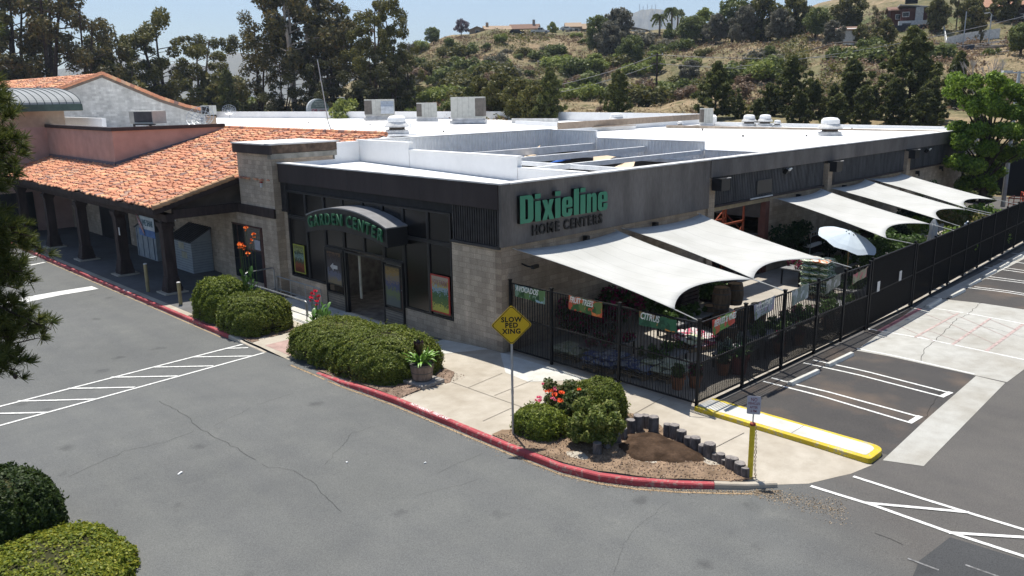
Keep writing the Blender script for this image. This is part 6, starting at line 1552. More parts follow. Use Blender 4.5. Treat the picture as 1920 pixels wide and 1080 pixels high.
# dark picket edging and stakes along the wall
for k, x in enumerate(np.arange(20.6, 24.4, .22)):
    pass
c = MB(); rg = random.Random(3)
for x in np.arange(20.8, 24.4, .16): c.box(x, x+.05, -.55, -.50, 0, 1.35+rg.uniform(-.15, .25))
tag(c.build('stake_fence', mWOODD), 'row of dark stakes along the wall behind the umbrella', 'fence')
for i, (x, w_, h_, lb) in enumerate([(9.2, 1.2, 1.0, 'dark slatted crate by the wall under the second sail'), (12.0, 1.6, 1.2, 'dark slatted crate beside the rack opening'), (26.5, 1.2, 1.2, 'dark slatted crate by the wall under the fourth sail')]):
    o = empty('slatted_crate', (x, -1.3, 0), 0, lb, 'crate'); c = MB()
    for k in range(6): c.box(-w_/2, w_/2, -.42, -.38, .04+k*h_/6, .04+k*h_/6+h_/9); c.box(-w_/2, w_/2, .38, .42, .04+k*h_/6, .04+k*h_/6+h_/9); c.box(-w_/2-.02, -w_/2, -.4, .4, .04+k*h_/6, .04+k*h_/6+h_/9)
    c.build('slats', mWOODD, o)
    for sx in (-1, 1): c = MB(); c.box(sx*w_/2-.04, sx*w_/2+.04, -.38, .38, 0, h_); c.build('end_post', mWOODD, o)
# wheel stops
def wheelstop(a, c_, label):
    p, q = G(*a), G(*c_); mid = (p+q)/2; o = empty('wheel_stop', (mid.x, mid.y, az(mid.x, mid.y)), math.atan2(q.y-p.y, q.x-p.x), label, 'wheel stop', 'concrete wheel stops')
    c = MB(); c.prism([(-.09, 0), (.09, 0), (.09, .04), (.055, .135), (-.055, .135), (-.09, .04)], -.88, .88, 'X'); c.build('block', mCONC2, o, bevel=.012)
    for s in (-1, 1): c = MB(); c.lathe([(.014, .13), (.014, .142)], (s*.6, 0, 0), 8); c.build('pin', mSTEEL, o)
for a, c_, lb in [((1489, 716), (1526, 699), 'nearest concrete wheel stop, beside the first double line'), ((1558, 682), (1592, 666), 'second concrete wheel stop, by the second double line'), ((1740, 574), (1762, 561), 'wheel stop at the corner of the concrete pad, dark stain beside it'), ((1784, 555), (1806, 544), 'wheel stop just past the concrete pad, first on the far asphalt'), ((1815, 535), (1837, 524), 'second wheel stop on the far asphalt'), ((1846, 517), (1866, 507), 'third wheel stop on the far asphalt'), ((1873, 502), (1891, 492), 'fourth wheel stop on the far asphalt'), ((1897, 487), (1915, 478), 'farthest visible wheel stop at the right edge')]:
    wheelstop(a, c_, lb)
# lamp post
lp = empty('lamp_post', (52.5, -1.4, 0), 0, 'grey lamp post with a double head at the far end of the yard', 'lamp post')
lp.location = G(1880, 388, 0)
D_ = math.hypot(lp.location.x-CAMP.x, lp.location.y-CAMP.y); ht = PX(1905, 134, D_).z
c = MB(); c.tube([(0, 0, 0), (0, 0, ht)], [.17, .12], 12); c.build('pole', mSTEEL, lp)
rt = Vector((math.sin(YAW), -math.cos(YAW), 0)); c = MB(); c.tube([-rt*.9+Vector((0, 0, ht-.1)), rt*.9+Vector((0, 0, ht-.1))], .06, 6); c.build('cross_arm', mSTEEL, lp)
for s in (-1, 1): c = MB(); c.cbox(rt*s*.9+Vector((0, 0, ht)), (.7, .35, .16), YAW-rad(90)); c.build('lamp_head', mWDIRT, lp)

# ================================================================ HEDGES AND FLOWERS AT THE FRONT
lmH1 = leafmat('hedge_leaves', [(.10, (.050, .078, .010)), (.4, (.12, .16, .022)), (.7, (.22, .26, .035)), (.93, (.32, .33, .06))])
lmH2 = leafmat('hedge_leaves_rust', [(.10, (.050, .072, .012)), (.4, (.115, .15, .024)), (.7, (.19, .225, .035)), (.86, (.27, .26, .06)), (.95, (.28, .17, .06))])
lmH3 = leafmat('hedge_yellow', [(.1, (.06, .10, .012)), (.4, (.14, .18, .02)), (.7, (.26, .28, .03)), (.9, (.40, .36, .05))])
lmH4 = leafmat('hedge_dark', [(.1, (.014, .028, .008)), (.5, (.035, .06, .012)), (.9, (.07, .10, .02))])  # dark leaves; the shade on this hedge is put into the colour too
def hedge(p, lobes, dens, size, lm, label, seed, wild=.0):
    dens *= 2.0; size *= .72
    """clipped shrub: each lobe (x, y, rx, ry, h) is a rounded block; leaves sit over a closed dark core"""
    o = empty('clipped_hedge', p, 0, label, 'hedge')
    rng = np.random.default_rng(seed); Ps, Ns = [], []; core = MB()
    for (lx, ly, rx, ry, h) in lobes:
        n = int(dens*(2*math.pi*(rx+ry)/2*h*.9+math.pi*rx*ry))
        d = rng.normal(size=(n, 3)); d[:, 2] = np.abs(d[:, 2])*1.0-.12; d /= np.linalg.norm(d, axis=1)[:, None]
        e = .62                                         # squareness
        s = np.sign(d)*np.abs(d)**e
        nrm_ = (np.abs(d[:, 0])**(2)+np.abs(d[:, 1])**2+np.abs(d[:, 2])**2)
        k = 1/np.maximum(np.power(np.abs(s[:, 0])**2.6+np.abs(s[:, 1])**2.6+np.abs(s[:, 2])**2.6, 1/2.6), 1e-6)
        s = s*k[:, None]
        u = s*np.array([rx, ry, h*.80])
        bumpy = 1+.03*np.sin(u[:, 0]*4.6+seed)*np.cos(u[:, 1]*4.1+seed)+.022*np.sin(u[:, 2]*7+u[:, 0]*3+seed)*np.cos(u[:, 1]*2.3)+.025*np.sin(u[:, 1]*13+u[:, 2]*7)*np.sin(u[:, 0]*11)+.018*np.sin(u[:, 0]*23+u[:, 1]*19)
        depth = 1-np.abs(rng.normal(size=n))*.05 + (rng.random(n) < .03+wild)*rng.random(n)*.06
        P = u*(bumpy*depth)[:, None]; P[:, 2] += h*.20
        P += rng.normal(size=P.shape)*.012
        sp_ = rng.choice(len(P), max(12, n//260)); who = rng.choice(sp_, n//22); P[:len(who)] = P[who]+rng.normal(size=(len(who), 3))*np.array([.035, .035, .05])+d[who]*rng.uniform(.0, .075, (len(who), 1))   # new shoots
        hole = rng.choice(len(P), max(4, n//2600)); dm = np.min(np.linalg.norm(P[:, None, :]-P[hole][None, :, :], axis=2), axis=1) if n < 60000 else np.ones(n); P[(dm < .11) & (rng.random(n) < .75), 2] = -9
        P[:, 0] += lx; P[:, 1] += ly
        keep = P[:, 2] > .03
        nn = d/np.array([rx, ry, h]); nn /= np.linalg.norm(nn, axis=1)[:, None]; nn += rng.normal(size=nn.shape)*.55; nn /= np.linalg.norm(nn, axis=1)[:, None]
        Ps.append(P[keep]); Ns.append(nn[keep])
        kk = len(core.v); A_, B2 = 20, 8
        for i in range(B2+1):
            th = math.pi/2*i/B2
            for j in range(A_):
                a = 2*math.pi*j/A_; dd = np.array([math.cos(a)*math.cos(th), math.sin(a)*math.cos(th), math.sin(th)]); ss = np.sign(dd)*np.abs(dd)**e; ss /= max((np.abs(ss)**2.6).sum()**(1/2.6), 1e-6)
                core.v.append((lx+ss[0]*rx*.90, ly+ss[1]*ry*.90, max(h*.10, ss[2]*h*.72+h*.18)))
        for i in range(B2):
            for j in range(A_): core.f.append((kk+i*A_+j, kk+i*A_+(j+1) % A_, kk+(i+1)*A_+(j+1) % A_, kk+(i+1)*A_+j)); core.mi.append(0)
    V = quads(np.concatenate(Ps), np.concatenate(Ns), size, rng, 1.5)
    leaf_obj('foliage', V, [lm], o); core.build('dark_core', mCORE, o)  # solid core closes the gaps; inner shade is in its colour
    return o
def at(px, py): return Gs(px, py)
hedge((-4.12, 13.3, -.27), [(0, 0, 1.12, 1.4, 1.72)], 1500, .075, lmH1, 'rounded clipped hedge behind, with orange canna flowers growing up through it', 21)
hedge((-4.0, 10.7, -.27), [(0, 0, 1.32, 1.6, 1.42)], 1500, .07, lmH2, 'low rounded clipped hedge between the rear hedge and the paved ramp', 22)
hedge((-3.8, 2.6, -.16), [(0.05, 2.0, 1.55, 2.0, 1.22), (.05, -.8, 1.6, 1.95, 1.42)], 1500, .065, lmH2, 'largest clipped hedge of two merged mounds beside the planted tub', 23)
hedge((-4.16, -5.83, .0), [(.0, 0, .65, .75, .70)], 1700, .065, lmH1, 'small round hedge right of the yellow diamond sign post', 24, .02)
hedge((-2.22, -6.25, .0), [(.0, 0, .72, .80, 1.10)], 1700, .055, lmH2, 'taller round clipped bush behind the pink flowers', 25)
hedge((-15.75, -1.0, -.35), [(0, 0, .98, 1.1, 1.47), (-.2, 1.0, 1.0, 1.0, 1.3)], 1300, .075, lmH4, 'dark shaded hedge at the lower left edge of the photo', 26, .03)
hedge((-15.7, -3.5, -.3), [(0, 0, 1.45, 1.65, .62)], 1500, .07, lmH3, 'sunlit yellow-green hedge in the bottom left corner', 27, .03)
# loose nandina and rose bush
def loose(p, cl, n, size, lm, label, seed, extra=None, name='flowering_shrub', cat='shrub'):
    return shrub(name, p, cl, n, size, lm, label, cat, None, seed)
rg = random.Random(5)
cl = clumps(rg, 26, .62, .25, .98, .16, .30); loose((-3.84, -7.46, 0), cl, 12000, .065, leafmat('nandina', [(.1, (.06, .09, .015)), (.45, (.14, .18, .035)), (.75, (.24, .26, .07)), (.93, (.42, .33, .16))]), 'loose yellow-green shrub with feathery tips in front of the log edging', 51, name='leafy_shrub')
cl = clumps(rg, 26, .60, .25, .95, .16, .28); rs = loose((-2.95, -5.75, 0), cl, 10000, .06, leafmat('rose_leaves', [(.1, (.03, .05, .01)), (.45, (.08, .12, .03)), (.75, (.16, .15, .05)), (.93, (.38, .30, .20))]), 'loose flowering shrub with pink and orange blooms between the round hedges', 52)
mPK = plain('pink_petal', (.75, .16, .26), .6, .2); mOR = plain('orange_petal', (.75, .11, .03), .6, .2)
def bloom(c, p, r, rnd, n=9):
    for k in range(n):
        a = rnd.uniform(0, 6.28); e = rnd.uniform(.1, 1.3); d = Vector((math.cos(a)*math.cos(e), math.sin(a)*math.cos(e), math.sin(e))); s = d.orthogonal().normalized()
        q = Vector(p); c.add([q-s*r*.12, q+d*r*.6-s*r*.42, q+d*r, q+d*r*.6+s*r*.42], [(0, 1, 2, 3)])
rnd = random.Random(2)
cp = MB(); co2 = MB()
for k in range(16):
    cp = MB(); co2 = MB(); a = rnd.uniform(0, 6.28); R_ = rnd.uniform(.35, .85); q = (-R_*abs(math.cos(a))*.9-.05, R_*math.sin(a)*.8, rnd.uniform(.45, 1.1))
    bloom(cp if (k % 3) else co2, q, .075, rnd, 12)
    (cp if (k % 3) else co2).build('flower', mPK if k % 3 else mOR, rs)
for dz, dy, dx in ((.95, .1, -.6), (.98, -.25, -.55), (.9, -.05, -.62), (.8, -.3, -.66)): co2 = MB(); bloom(co2, (dx, dy, dz), .11, rnd, 14); co2.build('flower', mOR, rs)
for dz, dy, dx in ((.65, .55, -.6), (.62, .4, -.72), (.55, .62, -.6), (.4, .0, -.8)): cp = MB(); bloom(cp, (dx, dy, dz), .10, rnd, 14); cp.build('flower', mPK, rs)
mCAN = plain('canna_leaf', (.085, .19, .035), .4, .4, var=.25, scale=5.)
def canna(p, n, H_, spread, flowers, fcol, label, seed, stalk=.9):
    o = empty('canna_plant', p, 0, label, 'flowering plant'); rnd = random.Random(seed)
    c = MB(); st = MB(); fl_ = MB()
    for k in range(n):
        a = rnd.uniform(0, 6.28); r = spread*math.sqrt(rnd.random()); b0 = (r*math.cos(a), r*math.sin(a), 0); h_ = H_*rnd.uniform(.5, 1)
        st.tube([b0, (b0[0]*1.2, b0[1]*1.2, h_*.9)], [.018, .010], 5)
        for q in range(4): leafblade(c, (b0[0]*1.1, b0[1]*1.1, h_*(.15+.2*q)), a+rnd.uniform(-2.5, 2.5), rnd.uniform(.35, .55), .15, rnd.uniform(.8, 1.25), .25, 6)
    for k in range(flowers):
        a = rnd.uniform(0, 6.28); r = spread*1.15*math.sqrt(rnd.random()); h_ = H_*stalk*rnd.uniform(.85, 1.3)
        st.tube([(r*.8*math.cos(a), r*.8*math.sin(a), 0), (r*math.cos(a), r*math.sin(a), h_)], [.014, .008], 5); fl_ = MB(); bloom(fl_, (r*math.cos(a), r*math.sin(a), h_), .12, rnd, 14); bloom(fl_, (r*math.cos(a), r*math.sin(a), h_-.12), .08, rnd, 8); fl_.build('flower', fcol, o)
    c.build('leaves', mCAN, o, smooth=True); st.build('stalks', plain('stalk', (.07, .11, .03), .6, .2), o); return o
canna((-3.3, 12.2, -.2), 13, 2.5, .42, 8, plain('orange_canna', (.85, .20, .03), .6, .2), 'tall canna with orange flowers growing between the two rear hedges', 3, 1.25)
canna((-2.3, 8.4, -.27), 10, 1.2, .32, 5, plain('red_canna', (.72, .03, .07), .6, .2), 'canna with bright red flowers between the hedge and the shop entrance', 4, 1.0)
# tub on a concrete pad
tp = G(792, 712, .1); c = MB(); c.cbox((tp.x+.02, tp.y-.05, .04), (.95, .95, .16), .05); o = c.build('tub_pad', plain('rough_block', (.27, .25, .23), .9, .1, var=.3, scale=5.), bevel=.02); tag(o, 'rough concrete pad under the planted half barrel', 'paving slab')
tb = empty('half_barrel_planter', (tp.x, tp.y, .12), 0, 'half barrel planter beside the largest hedge', 'planter'); barrel_mesh(tb, .36, .55, full=False)
c = MB(); c.lathe([(.34, .48), (.34, .50)], n=20); c.build('soil', dirt, tb)
pl = empty('tub_plant', (tp.x, tp.y, .62), 0, 'bright strappy green plant with dark purple leaves in the half barrel', 'plant')
c = MB(); rnd = random.Random(12)
for k in range(70): a = rnd.uniform(0, 6.28); leafblade(c, (.18*math.cos(a)*rnd.random(), .18*math.sin(a)*rnd.random(), rnd.uniform(0, .12)), a+rnd.uniform(-.6, .6), rnd.uniform(.45, .8), .075, rnd.uniform(.5, 1.35), rnd.uniform(.2, .6), 6)
c.build('green_leaves', plain('bright_leaf', (.15, .29, .04), .4, .4, var=.3, scale=6.), pl, smooth=True)
c = MB()
for k in range(11): leafblade(c, (.03*math.cos(k), .12+.03*math.sin(k), .25), k*.9, .62, .17, 1.3, .18, 6)
c.tube([(0, .12, 0), (0, .12, .6)], .02, 5); c.build('purple_leaves', plain('purple_leaf', (.045, .018, .018), .4, .4), pl, smooth=True)

# ================================================================ TREES
mEUC = leafmat('eucalyptus_leaves', [(.15, (.035, .037, .016)), (.4, (.075, .072, .026)), (.65, (.125, .110, .036)), (.85, (.175, .120, .045)), (.97, (.20, .11, .055))])
mEUC2 = leafmat('eucalyptus_olive', [(.15, (.040, .048, .016)), (.45, (.105, .108, .028)), (.75, (.17, .155, .038)), (.95, (.22, .16, .05))])
mPIN = leafmat('pine_needles', [(.15, (.036, .050, .016)), (.5, (.100, .118, .032)), (.85, (.19, .19, .055))])
mGRN = leafmat('green_leaves', [(.15, (.055, .080, .020)), (.5, (.125, .155, .04)), (.85, (.21, .23, .065))])
mBRT = leafmat('bright_leaves', [(.12, (.045, .085, .012)), (.45, (.12, .20, .022)), (.8, (.25, .35, .04)), (.95, (.36, .44, .08))], trans=.35)
mGRY = leafmat('grey_leaves', [(.15, (.08, .085, .055)), (.5, (.16, .155, .11)), (.85, (.25, .22, .17))])
mJAC = leafmat('lilac_leaves', [(.15, (.07, .06, .07)), (.5, (.15, .12, .15)), (.85, (.22, .18, .23))])
mBRN = leafmat('brown_scrub', [(.15, (.10, .065, .04)), (.5, (.18, .12, .075)), (.85, (.26, .19, .13))])
mYG = leafmat('yellow_green', [(.15, (.10, .14, .03)), (.5, (.20, .24, .05)), (.85, (.32, .34, .08))])
def make_euc(name, H_, seed, nleaf, lm, bark, bare=.35, spread=.22, size=.34, ncl=34, lean=0.):
    rg = random.Random(seed); o = empty(name, (0, 0, -200), 0)
    tr = MB(); cl = []; mains = rg.choice([2, 3, 3])
    for s in range(mains):
        a = rg.uniform(0, 6.28); L = H_*rg.uniform(.72, .95) if s else H_*.95; P = []
        x = y = 0.
        for i in range(9):
            t_ = i/8; x = math.cos(a)*H_*spread*.55*t_**1.3*(1 if s else .3)+lean*t_; y = math.sin(a)*H_*spread*.55*t_**1.3*(1 if s else .3)
            P.append((x+rg.uniform(-.2, .2)*t_, y+rg.uniform(-.2, .2)*t_, L*t_))
        tr.tube(P, [H_*.016*(1-.85*i/8)+.03 for i in range(9)], 7)
        for k in range(ncl//mains):
            t_ = bare+(1-bare)*((k+.5)/(ncl//mains)); i = int(t_*8); i = min(i, 7); f_ = t_*8-i; b0 = Vector(P[i]).lerp(Vector(P[i+1]), f_)
            an = k*2.4+seed; R_ = H_*spread*rg.uniform(.3, 1.15)*(1.15-.75*abs(t_-.6)); e_ = b0+Vector((math.cos(an)*R_, math.sin(an)*R_, H_*rg.uniform(.0, .08)))
            m_ = b0.lerp(e_, .5)+Vector((0, 0, H_*.015)); tr.tube([b0, m_, e_], [.09*H_/25, .06*H_/25, .02], 4)
            s_ = H_*rg.uniform(.032, .066); cl.append((e_.x, e_.y, e_.z, s_*1.15, s_*1.15, s_*rg.uniform(.8, 1.25)))
            if rg.random() < .6: q = b0.lerp(e_, .55); cl.append((q.x, q.y, q.z+s_*.4, s_*.8, s_*.8, s_*.8))
    leaf_obj('crown', cloud(cl, int(nleaf*.88), size*.9, seed, 2.0, .30, .9, droop=.6, hang=.5), [lm], o); tr.build('trunk', bark, o); return o
def make_round(name, H_, seed, nleaf, lm, bark, size=.28, W=.42, low=.25, ncl=22, vert=1.):
    rg = random.Random(seed); o = empty(name, (0, 0, -200), 0); cl = []; tr = MB(); tr.tube([(0, 0, -.3), (.05*H_*.2, 0, H_*.35), (0, .02*H_, H_*.7)], [.035*H_, .025*H_, .008*H_], 7)
    for k in range(ncl):
        t_ = (k+.5)/ncl; z = H_*(low+(1-low)*t_*.93); prof = math.sin(math.pi*min(max((t_*.86+.14), 0), 1))**.6; a = k*2.4+seed; R_ = H_*W*prof*rg.uniform(.3, .95); s_ = H_*rg.uniform(.10, .16)*(.8+.3*prof)
        cl.append((R_*math.cos(a), R_*math.sin(a), z-s_*.2, s_, s_, s_*rg.uniform(.7, 1.)*vert)); tr.tube([(0, 0, z*.55), (R_*.5*math.cos(a), R_*.5*math.sin(a), z*.85), (R_*math.cos(a), R_*math.sin(a), z)], [.012*H_, .008*H_, .003*H_], 4)
    leaf_obj('crown', cloud(cl, nleaf, size, seed, 1.5, .28, .9), [lm], o); tr.build('trunk', bark, o); return o
def make_pine(name, H_, seed, nleaf, lm, size=.30, W=.30, low=.06, open_=.0):
    rg = random.Random(seed); o = empty(name, (0, 0, -200), 0); cl = []; tr = MB(); tr.tube([(0, 0, -.3), (.1, 0, H_*.5), (0, .1, H_*.97)], [.022*H_, .014*H_, .003*H_], 7)
    nb = 46
    for k in range(nb):
        t_ = k/nb; z = H_*(low+(1-low)*t_)+rg.uniform(-.3, .3); R_ = H_*W*((1-t_)**.75*.95+.06)*rg.choice((.5, .7, .9, 1.0, 1.25))*(.55+.9*min(t_/.25, 1)*.5); a = k*2.4+seed
        e_ = Vector((R_*math.cos(a), R_*math.sin(a), z+R_*.28)); tr.tube([(0, 0, z), (e_.x*.5, e_.y*.5, z+R_*.08), e_], [.006*H_, .004*H_, .002*H_], 4)
        for f_ in (1., .72, .42):
            s_ = H_*rg.uniform(.030, .052)*(1.05 if f_ == 1 else .95); cl.append((e_.x*f_, e_.y*f_, z+R_*.28*f_**1.5, s_*1.05, s_*1.05, s_*1.15))
    leaf_obj('crown', cloud(cl, nleaf, size, seed, 3.2, .45, 1.2), [lm], o); tr.build('trunk', mBARKD, o); return o
def make_bush(name, H_, seed, nleaf, lm, size=.22):
    rg = random.Random(seed); o = empty(name, (0, 0, -200), 0); cl = clumps(rg, 9, H_*.55, H_*.2, H_*.62, H_*.24, H_*.42)
    leaf_obj('foliage', cloud(cl, nleaf, size, seed, 1.4, .3, .9), [lm], o); return o
PROTO = {
 'eucA': make_euc('eucalyptus_tree', 26, 1, 15000, mEUC, mBARKP, .38), 'eucB': make_euc('eucalyptus_tree', 26, 2, 16000, mEUC2, mBARK, .22, .26), 'eucC': make_euc('eucalyptus_tree', 26, 5, 13000, mEUC, mBARKD, .16, .24),
 'eucD': make_euc('eucalyptus_tree', 26, 8, 7000, mEUC, mBARKD, .15, .22, ncl=26), 'eucE': make_euc('eucalyptus_tree', 26, 11, 17000, mEUC2, mBARKD, .12, .22, ncl=44),
 'eucF': make_euc('broadleaf_tree', 26, 23, 15000, leafmat('dark_olive', [(.15, (.025, .03, .012)), (.5, (.055, .06, .02)), (.9, (.11, .10, .03))]), mBARKD, .05, .26, ncl=44),
 'rndA': make_round('broadleaf_tree', 8, 3, 6000, mGRN, mBARKD), 'rndB': make_round('broadleaf_tree', 8, 7, 6500, mEUC2, mBARKD, low=.12), 'rndG': make_round('broadleaf_tree', 8, 9, 6500, mGRY, mBARKD, low=.2), 'rndY': make_round('broadleaf_tree', 8, 13, 6500, mYG, mBARKD, low=.12),
 'rndJ': make_round('broadleaf_tree', 8, 15, 4500, mJAC, mBARK, low=.35, W=.55), 'col': make_round('columnar_tree', 8, 17, 5500, mGRN, mBARKD, low=.05, W=.16, ncl=26),
 'pinA': make_pine('pine_tree', 11, 4, 15000, mPIN, .25, W=.40), 'pinB': make_pine('pine_tree', 11, 6, 18000, mPIN, .25, W=.46), 'pinC': make_pine('pine_tree', 11, 10, 12000, mPIN, .25, W=.28), 'pinD': make_pine('pine_tree', 11, 14, 12000, leafmat('pine_olive', [(.15, (.028, .042, .012)), (.5, (.075, .09, .025)), (.85, (.14, .14, .04))]), W=.42, low=.03),
}
PH = {'euc': 26., 'rnd': 8., 'col': 8., 'pin': 11.}
USED = set()
def tree(kind, px, D, top, label, group=None, cat='tree', wk=1., rz=None, basez=None):
    src = PROTO[kind]; b0 = TP(px, D) if basez is None else Vector((*TP(px, D).xy, basez)); zt = PX(px, top, D).z; s = (zt-b0.z)/PH[kind[:3]]
    o = src if kind not in USED else copy_tree(src); USED.add(kind)
    o.location = b0-Vector((0, 0, .2)); o.scale = (s*wk, s*wk, s); o.rotation_euler.z = rz if rz is not None else (px*.37) % 6.28
    for k in ('label', 'category', 'group'):
        if k in o: del o[k]
    return tag(o, label, cat, group)
GE = 'eucalyptus trees behind the white roof'
E_ = [('eucC', -60, 185, 10, 'eucalyptus at the far left edge of the photo', 1.), ('eucE', 35, 190, -60, 'dense dark eucalyptus above the left part of the tile ridge', 1.05), ('eucC', 95, 180, -90, 'tall dark eucalyptus whose top leaves the photo, above the vaulted roof', 1.), ('eucD', 165, 175, -5, 'airy eucalyptus leaning right of the dark pair at far left', .95), ('rndB', 210, 180, 105, 'low olive tree just left of the gable peak', 1.1),
 ('eucB', 262, 185, 62, 'olive eucalyptus right of the gable peak, left of a taller one', 1.05), ('eucE', 312, 185, 22, 'tallest eucalyptus above the grey gable wall', 1.1), ('eucB', 372, 180, 58, 'rounded olive eucalyptus above the low end of the gable', 1.1), ('rndB', 418, 175, 128, 'small olive tree right of the gable end', 1.1), ('pinC', 432, 170, 135, 'thin dead-looking conifer by the distant hazy ridge', .8),
 ('eucD', 488, 170, 22, 'sparse dark eucalyptus standing apart against the sky', .85), ('eucA', 556, 165, -75, 'tallest eucalyptus with a pale bare trunk, left of the arched sign', 1.), ('eucA', 588, 170, -60, 'second pale-trunked eucalyptus, right of the tallest one', .95), ('eucC', 632, 165, 34, 'dark eucalyptus in the middle of the big clump', 1.05), ('eucE', 678, 160, 56, 'dense eucalyptus above the hooded air conditioner', 1.), ('eucB', 708, 155, -8, 'high olive eucalyptus near the right of the big clump', .9), ('eucE', 740, 152, 28, 'eucalyptus at the right of the big clump against the sky', .85), ('eucE', 772, 150, 82, 'lower olive eucalyptus ending the big clump beside the hill', .95),
 ('eucF', 530, 160, 110, 'dark low tree at the foot of the tallest eucalyptus', 1.1), ('eucF', 600, 155, 105, 'dark low tree behind the arched sign', 1.2), ('eucF', 700, 148, 95, 'dark low tree behind the hooded air conditioner', 1.2), ('eucF', 745, 146, 110, 'dark low tree right of the hooded air conditioner', 1.1), ('rndY', 648, 140, 178, 'yellow-green shrub tree by the distant street lamp', 1.1), ('rndA', 455, 190, 178, 'green tree low on the skyline right of the satellite dish', 1.8)]
for k, px, D, top, lb, wk in E_: tree(k, px, D, top, lb, GE if k[:3] == 'euc' and k != 'eucF' else None, wk=wk)
H_L = [('rndA', 821, 262, 48, 'round grey-green tree alone on the left end of the hill crest', 1.1), ('rndJ', 873, 264, 34, 'lilac-grey round tree on the crest beside the first house', .95), ('rndY', 1042, 272, 38, 'bright green round tree on the crest right of the pickup truck', 1.), ('rndA', 1128, 232, 24, 'dark slender tree forming the left of the big crest pair', .8), ('rndG', 1162, 236, 10, 'large grey-brown tree on the crest, right of the slender dark one', 1.1), ('rndG', 1150, 228, 34, 'grey-brown tree in front of the large crest tree', 1.), ('rndA', 1188, 212, 62, 'feathery green tree below the white crest house', 1.05), ('rndY', 1232, 200, 92, 'yellow-green tree between the feathery tree and the utility pole', 1.3), ('rndY', 1120, 200, 96, 'yellow-green tree on the slope below the big crest pair', 1.8),
 ('col', 1258, 246, 40, 'narrow dark column tree beside the palms', 1.), ('rndA', 1300, 235, 26, 'green tree right of the palms', 1.2), ('rndY', 1322, 240, 10, 'light green tree behind, right of the palms', 1.1), ('rndG', 1345, 222, 22, 'grey-green tree at the left of the hilltop wood', 1.), ('rndA', 1375, 226, -10, 'tall green tree in the hilltop wood', 1.), ('rndG', 1398, 212, 5, 'dark tree hanging over the road in the hilltop wood', .9), ('rndB', 1430, 215, -20, 'olive tree in the middle of the hilltop wood', 1.), ('rndG', 1462, 205, 12, 'grey bushy tree at the right of the hilltop wood', 1.), ('rndB', 1490, 212, -20, 'olive tree reaching the top edge, right of the hilltop wood', 1.), ('rndA', 1530, 200, 10, 'round green tree left of the white garage', 1.1), ('rndG', 1562, 188, 34, 'grey-green tree beside the white garage drive', 1.), ('eucD', 1640, 186, 8, 'grey eucalyptus between the garage and the chimney house', .7), ('rndB', 1660, 184, 30, 'dark tree against the left wall of the chimney house', .9), ('rndB', 1615, 192, 42, 'dark tree right of the garage drive', .9),
 ('rndB', 1752, 206, -12, 'dark tree right of the chimney house', .8), ('eucB', 1790, 208, -40, 'tall dark eucalyptus behind the white wall', .7), ('rndB', 1818, 205, -10, 'dark broad tree behind the white wall', 1.), ('eucD', 1838, 186, 12, 'thin pale-trunked tree in front of the white wall', .6), ('rndA', 1915, 165, 38, 'green tree at the right edge above the road', 1.2), ('rndB', 1880, 215, -30, 'dark tree beside the brown house', .9), ('rndB', 1590, 225, -20, 'dark tree behind the garage', 1.2), ('rndA', 1445, 175, 82, 'dark green tree below the guardrail at the left', 1.), ('rndG', 1300, 185, 108, 'grey green tree right of the utility pole', 1.2)]
for k, px, D, top, lb, wk in H_L: tree(k, px, D, top, lb, 'trees on the hill' if k != 'col' else None, wk=wk)
P_L = [('pinD', 885, 118, 165, 'olive pine behind the largest air conditioner', 1.1), ('rndB', 905, 128, 138, 'rounded olive tree behind the largest air conditioner, right side', 1.1), ('rndB', 945, 122, 130, 'olive tree left of the dark conifer', 1.1), ('rndB', 978, 116, 142, 'round olive tree just left of the dark conifer', 1.1), ('rndB', 1005, 112, 150, 'low olive tree at the left foot of the dark conifer', 1.), ('pinC', 1036, 110, 128, 'narrow dark conifer at the left of the tan field', .95), ('pinA', 1166, 112, 132, 'dark pine with a wide foot left of the utility pole', .95), ('pinB', 1350, 110, 118, 'broad dark pine right of the utility pole', 1.15), ('pinD', 1395, 108, 178, 'low dark pine right of the broad one', 1.),
 ('pinA', 1452, 112, 155, 'first pine of the dense row at right', 1.1), ('pinB', 1490, 112, 108, 'tall bushy pine, left in the dense row', 1.1), ('pinD', 1535, 108, 152, 'low spreading pine in the dense row', 1.), ('pinC', 1607, 110, 112, 'slim tall pine in the middle of the dense row', 1.2), ('pinD', 1572, 106, 158, 'low pine left of the slim tall one', 1.), ('pinD', 1650, 108, 168, 'low pine right of the slim tall one', 1.), ('pinB', 1716, 108, 56, 'tallest dark pine of the row, below the chimney house', 1.05), ('pinD', 1688, 104, 150, 'low pine at the left foot of the tallest pine', 1.), ('pinD', 1510, 103, 170, 'low pine filling the row between the two bushy pines', 1.1), ('pinD', 1430, 102, 185, 'low pine at the left end of the dense row', 1.1), ('pinA', 1630, 103, 160, 'low pine between the slim tall one and the tallest', 1.1), ('pinA', 1580, 102, 175, 'lowest pine under the slim tall one', 1.2), ('pinD', 1745, 102, 165, 'low pine under the right side of the tallest pine', 1.2), ('pinC', 1806, 118, 98, 'small dark pine right of the tallest one', .9), ('pinC', 1796, 120, 108, 'small dark pine touching the tallest one', .8), ('pinD', 1765, 104, 168, 'low pine at the right foot of the tallest pine', 1.)]
for k, px, D, top, lb, wk in P_L: tree(k, px, D, top, lb, 'pines behind the right roof' if k[:3] == 'pin' else None, wk=wk)
for k, sr in PROTO.items():
    if k not in USED:
        for c in list(sr.children): bpy.data.objects.remove(c)
        bpy.data.objects.remove(sr)
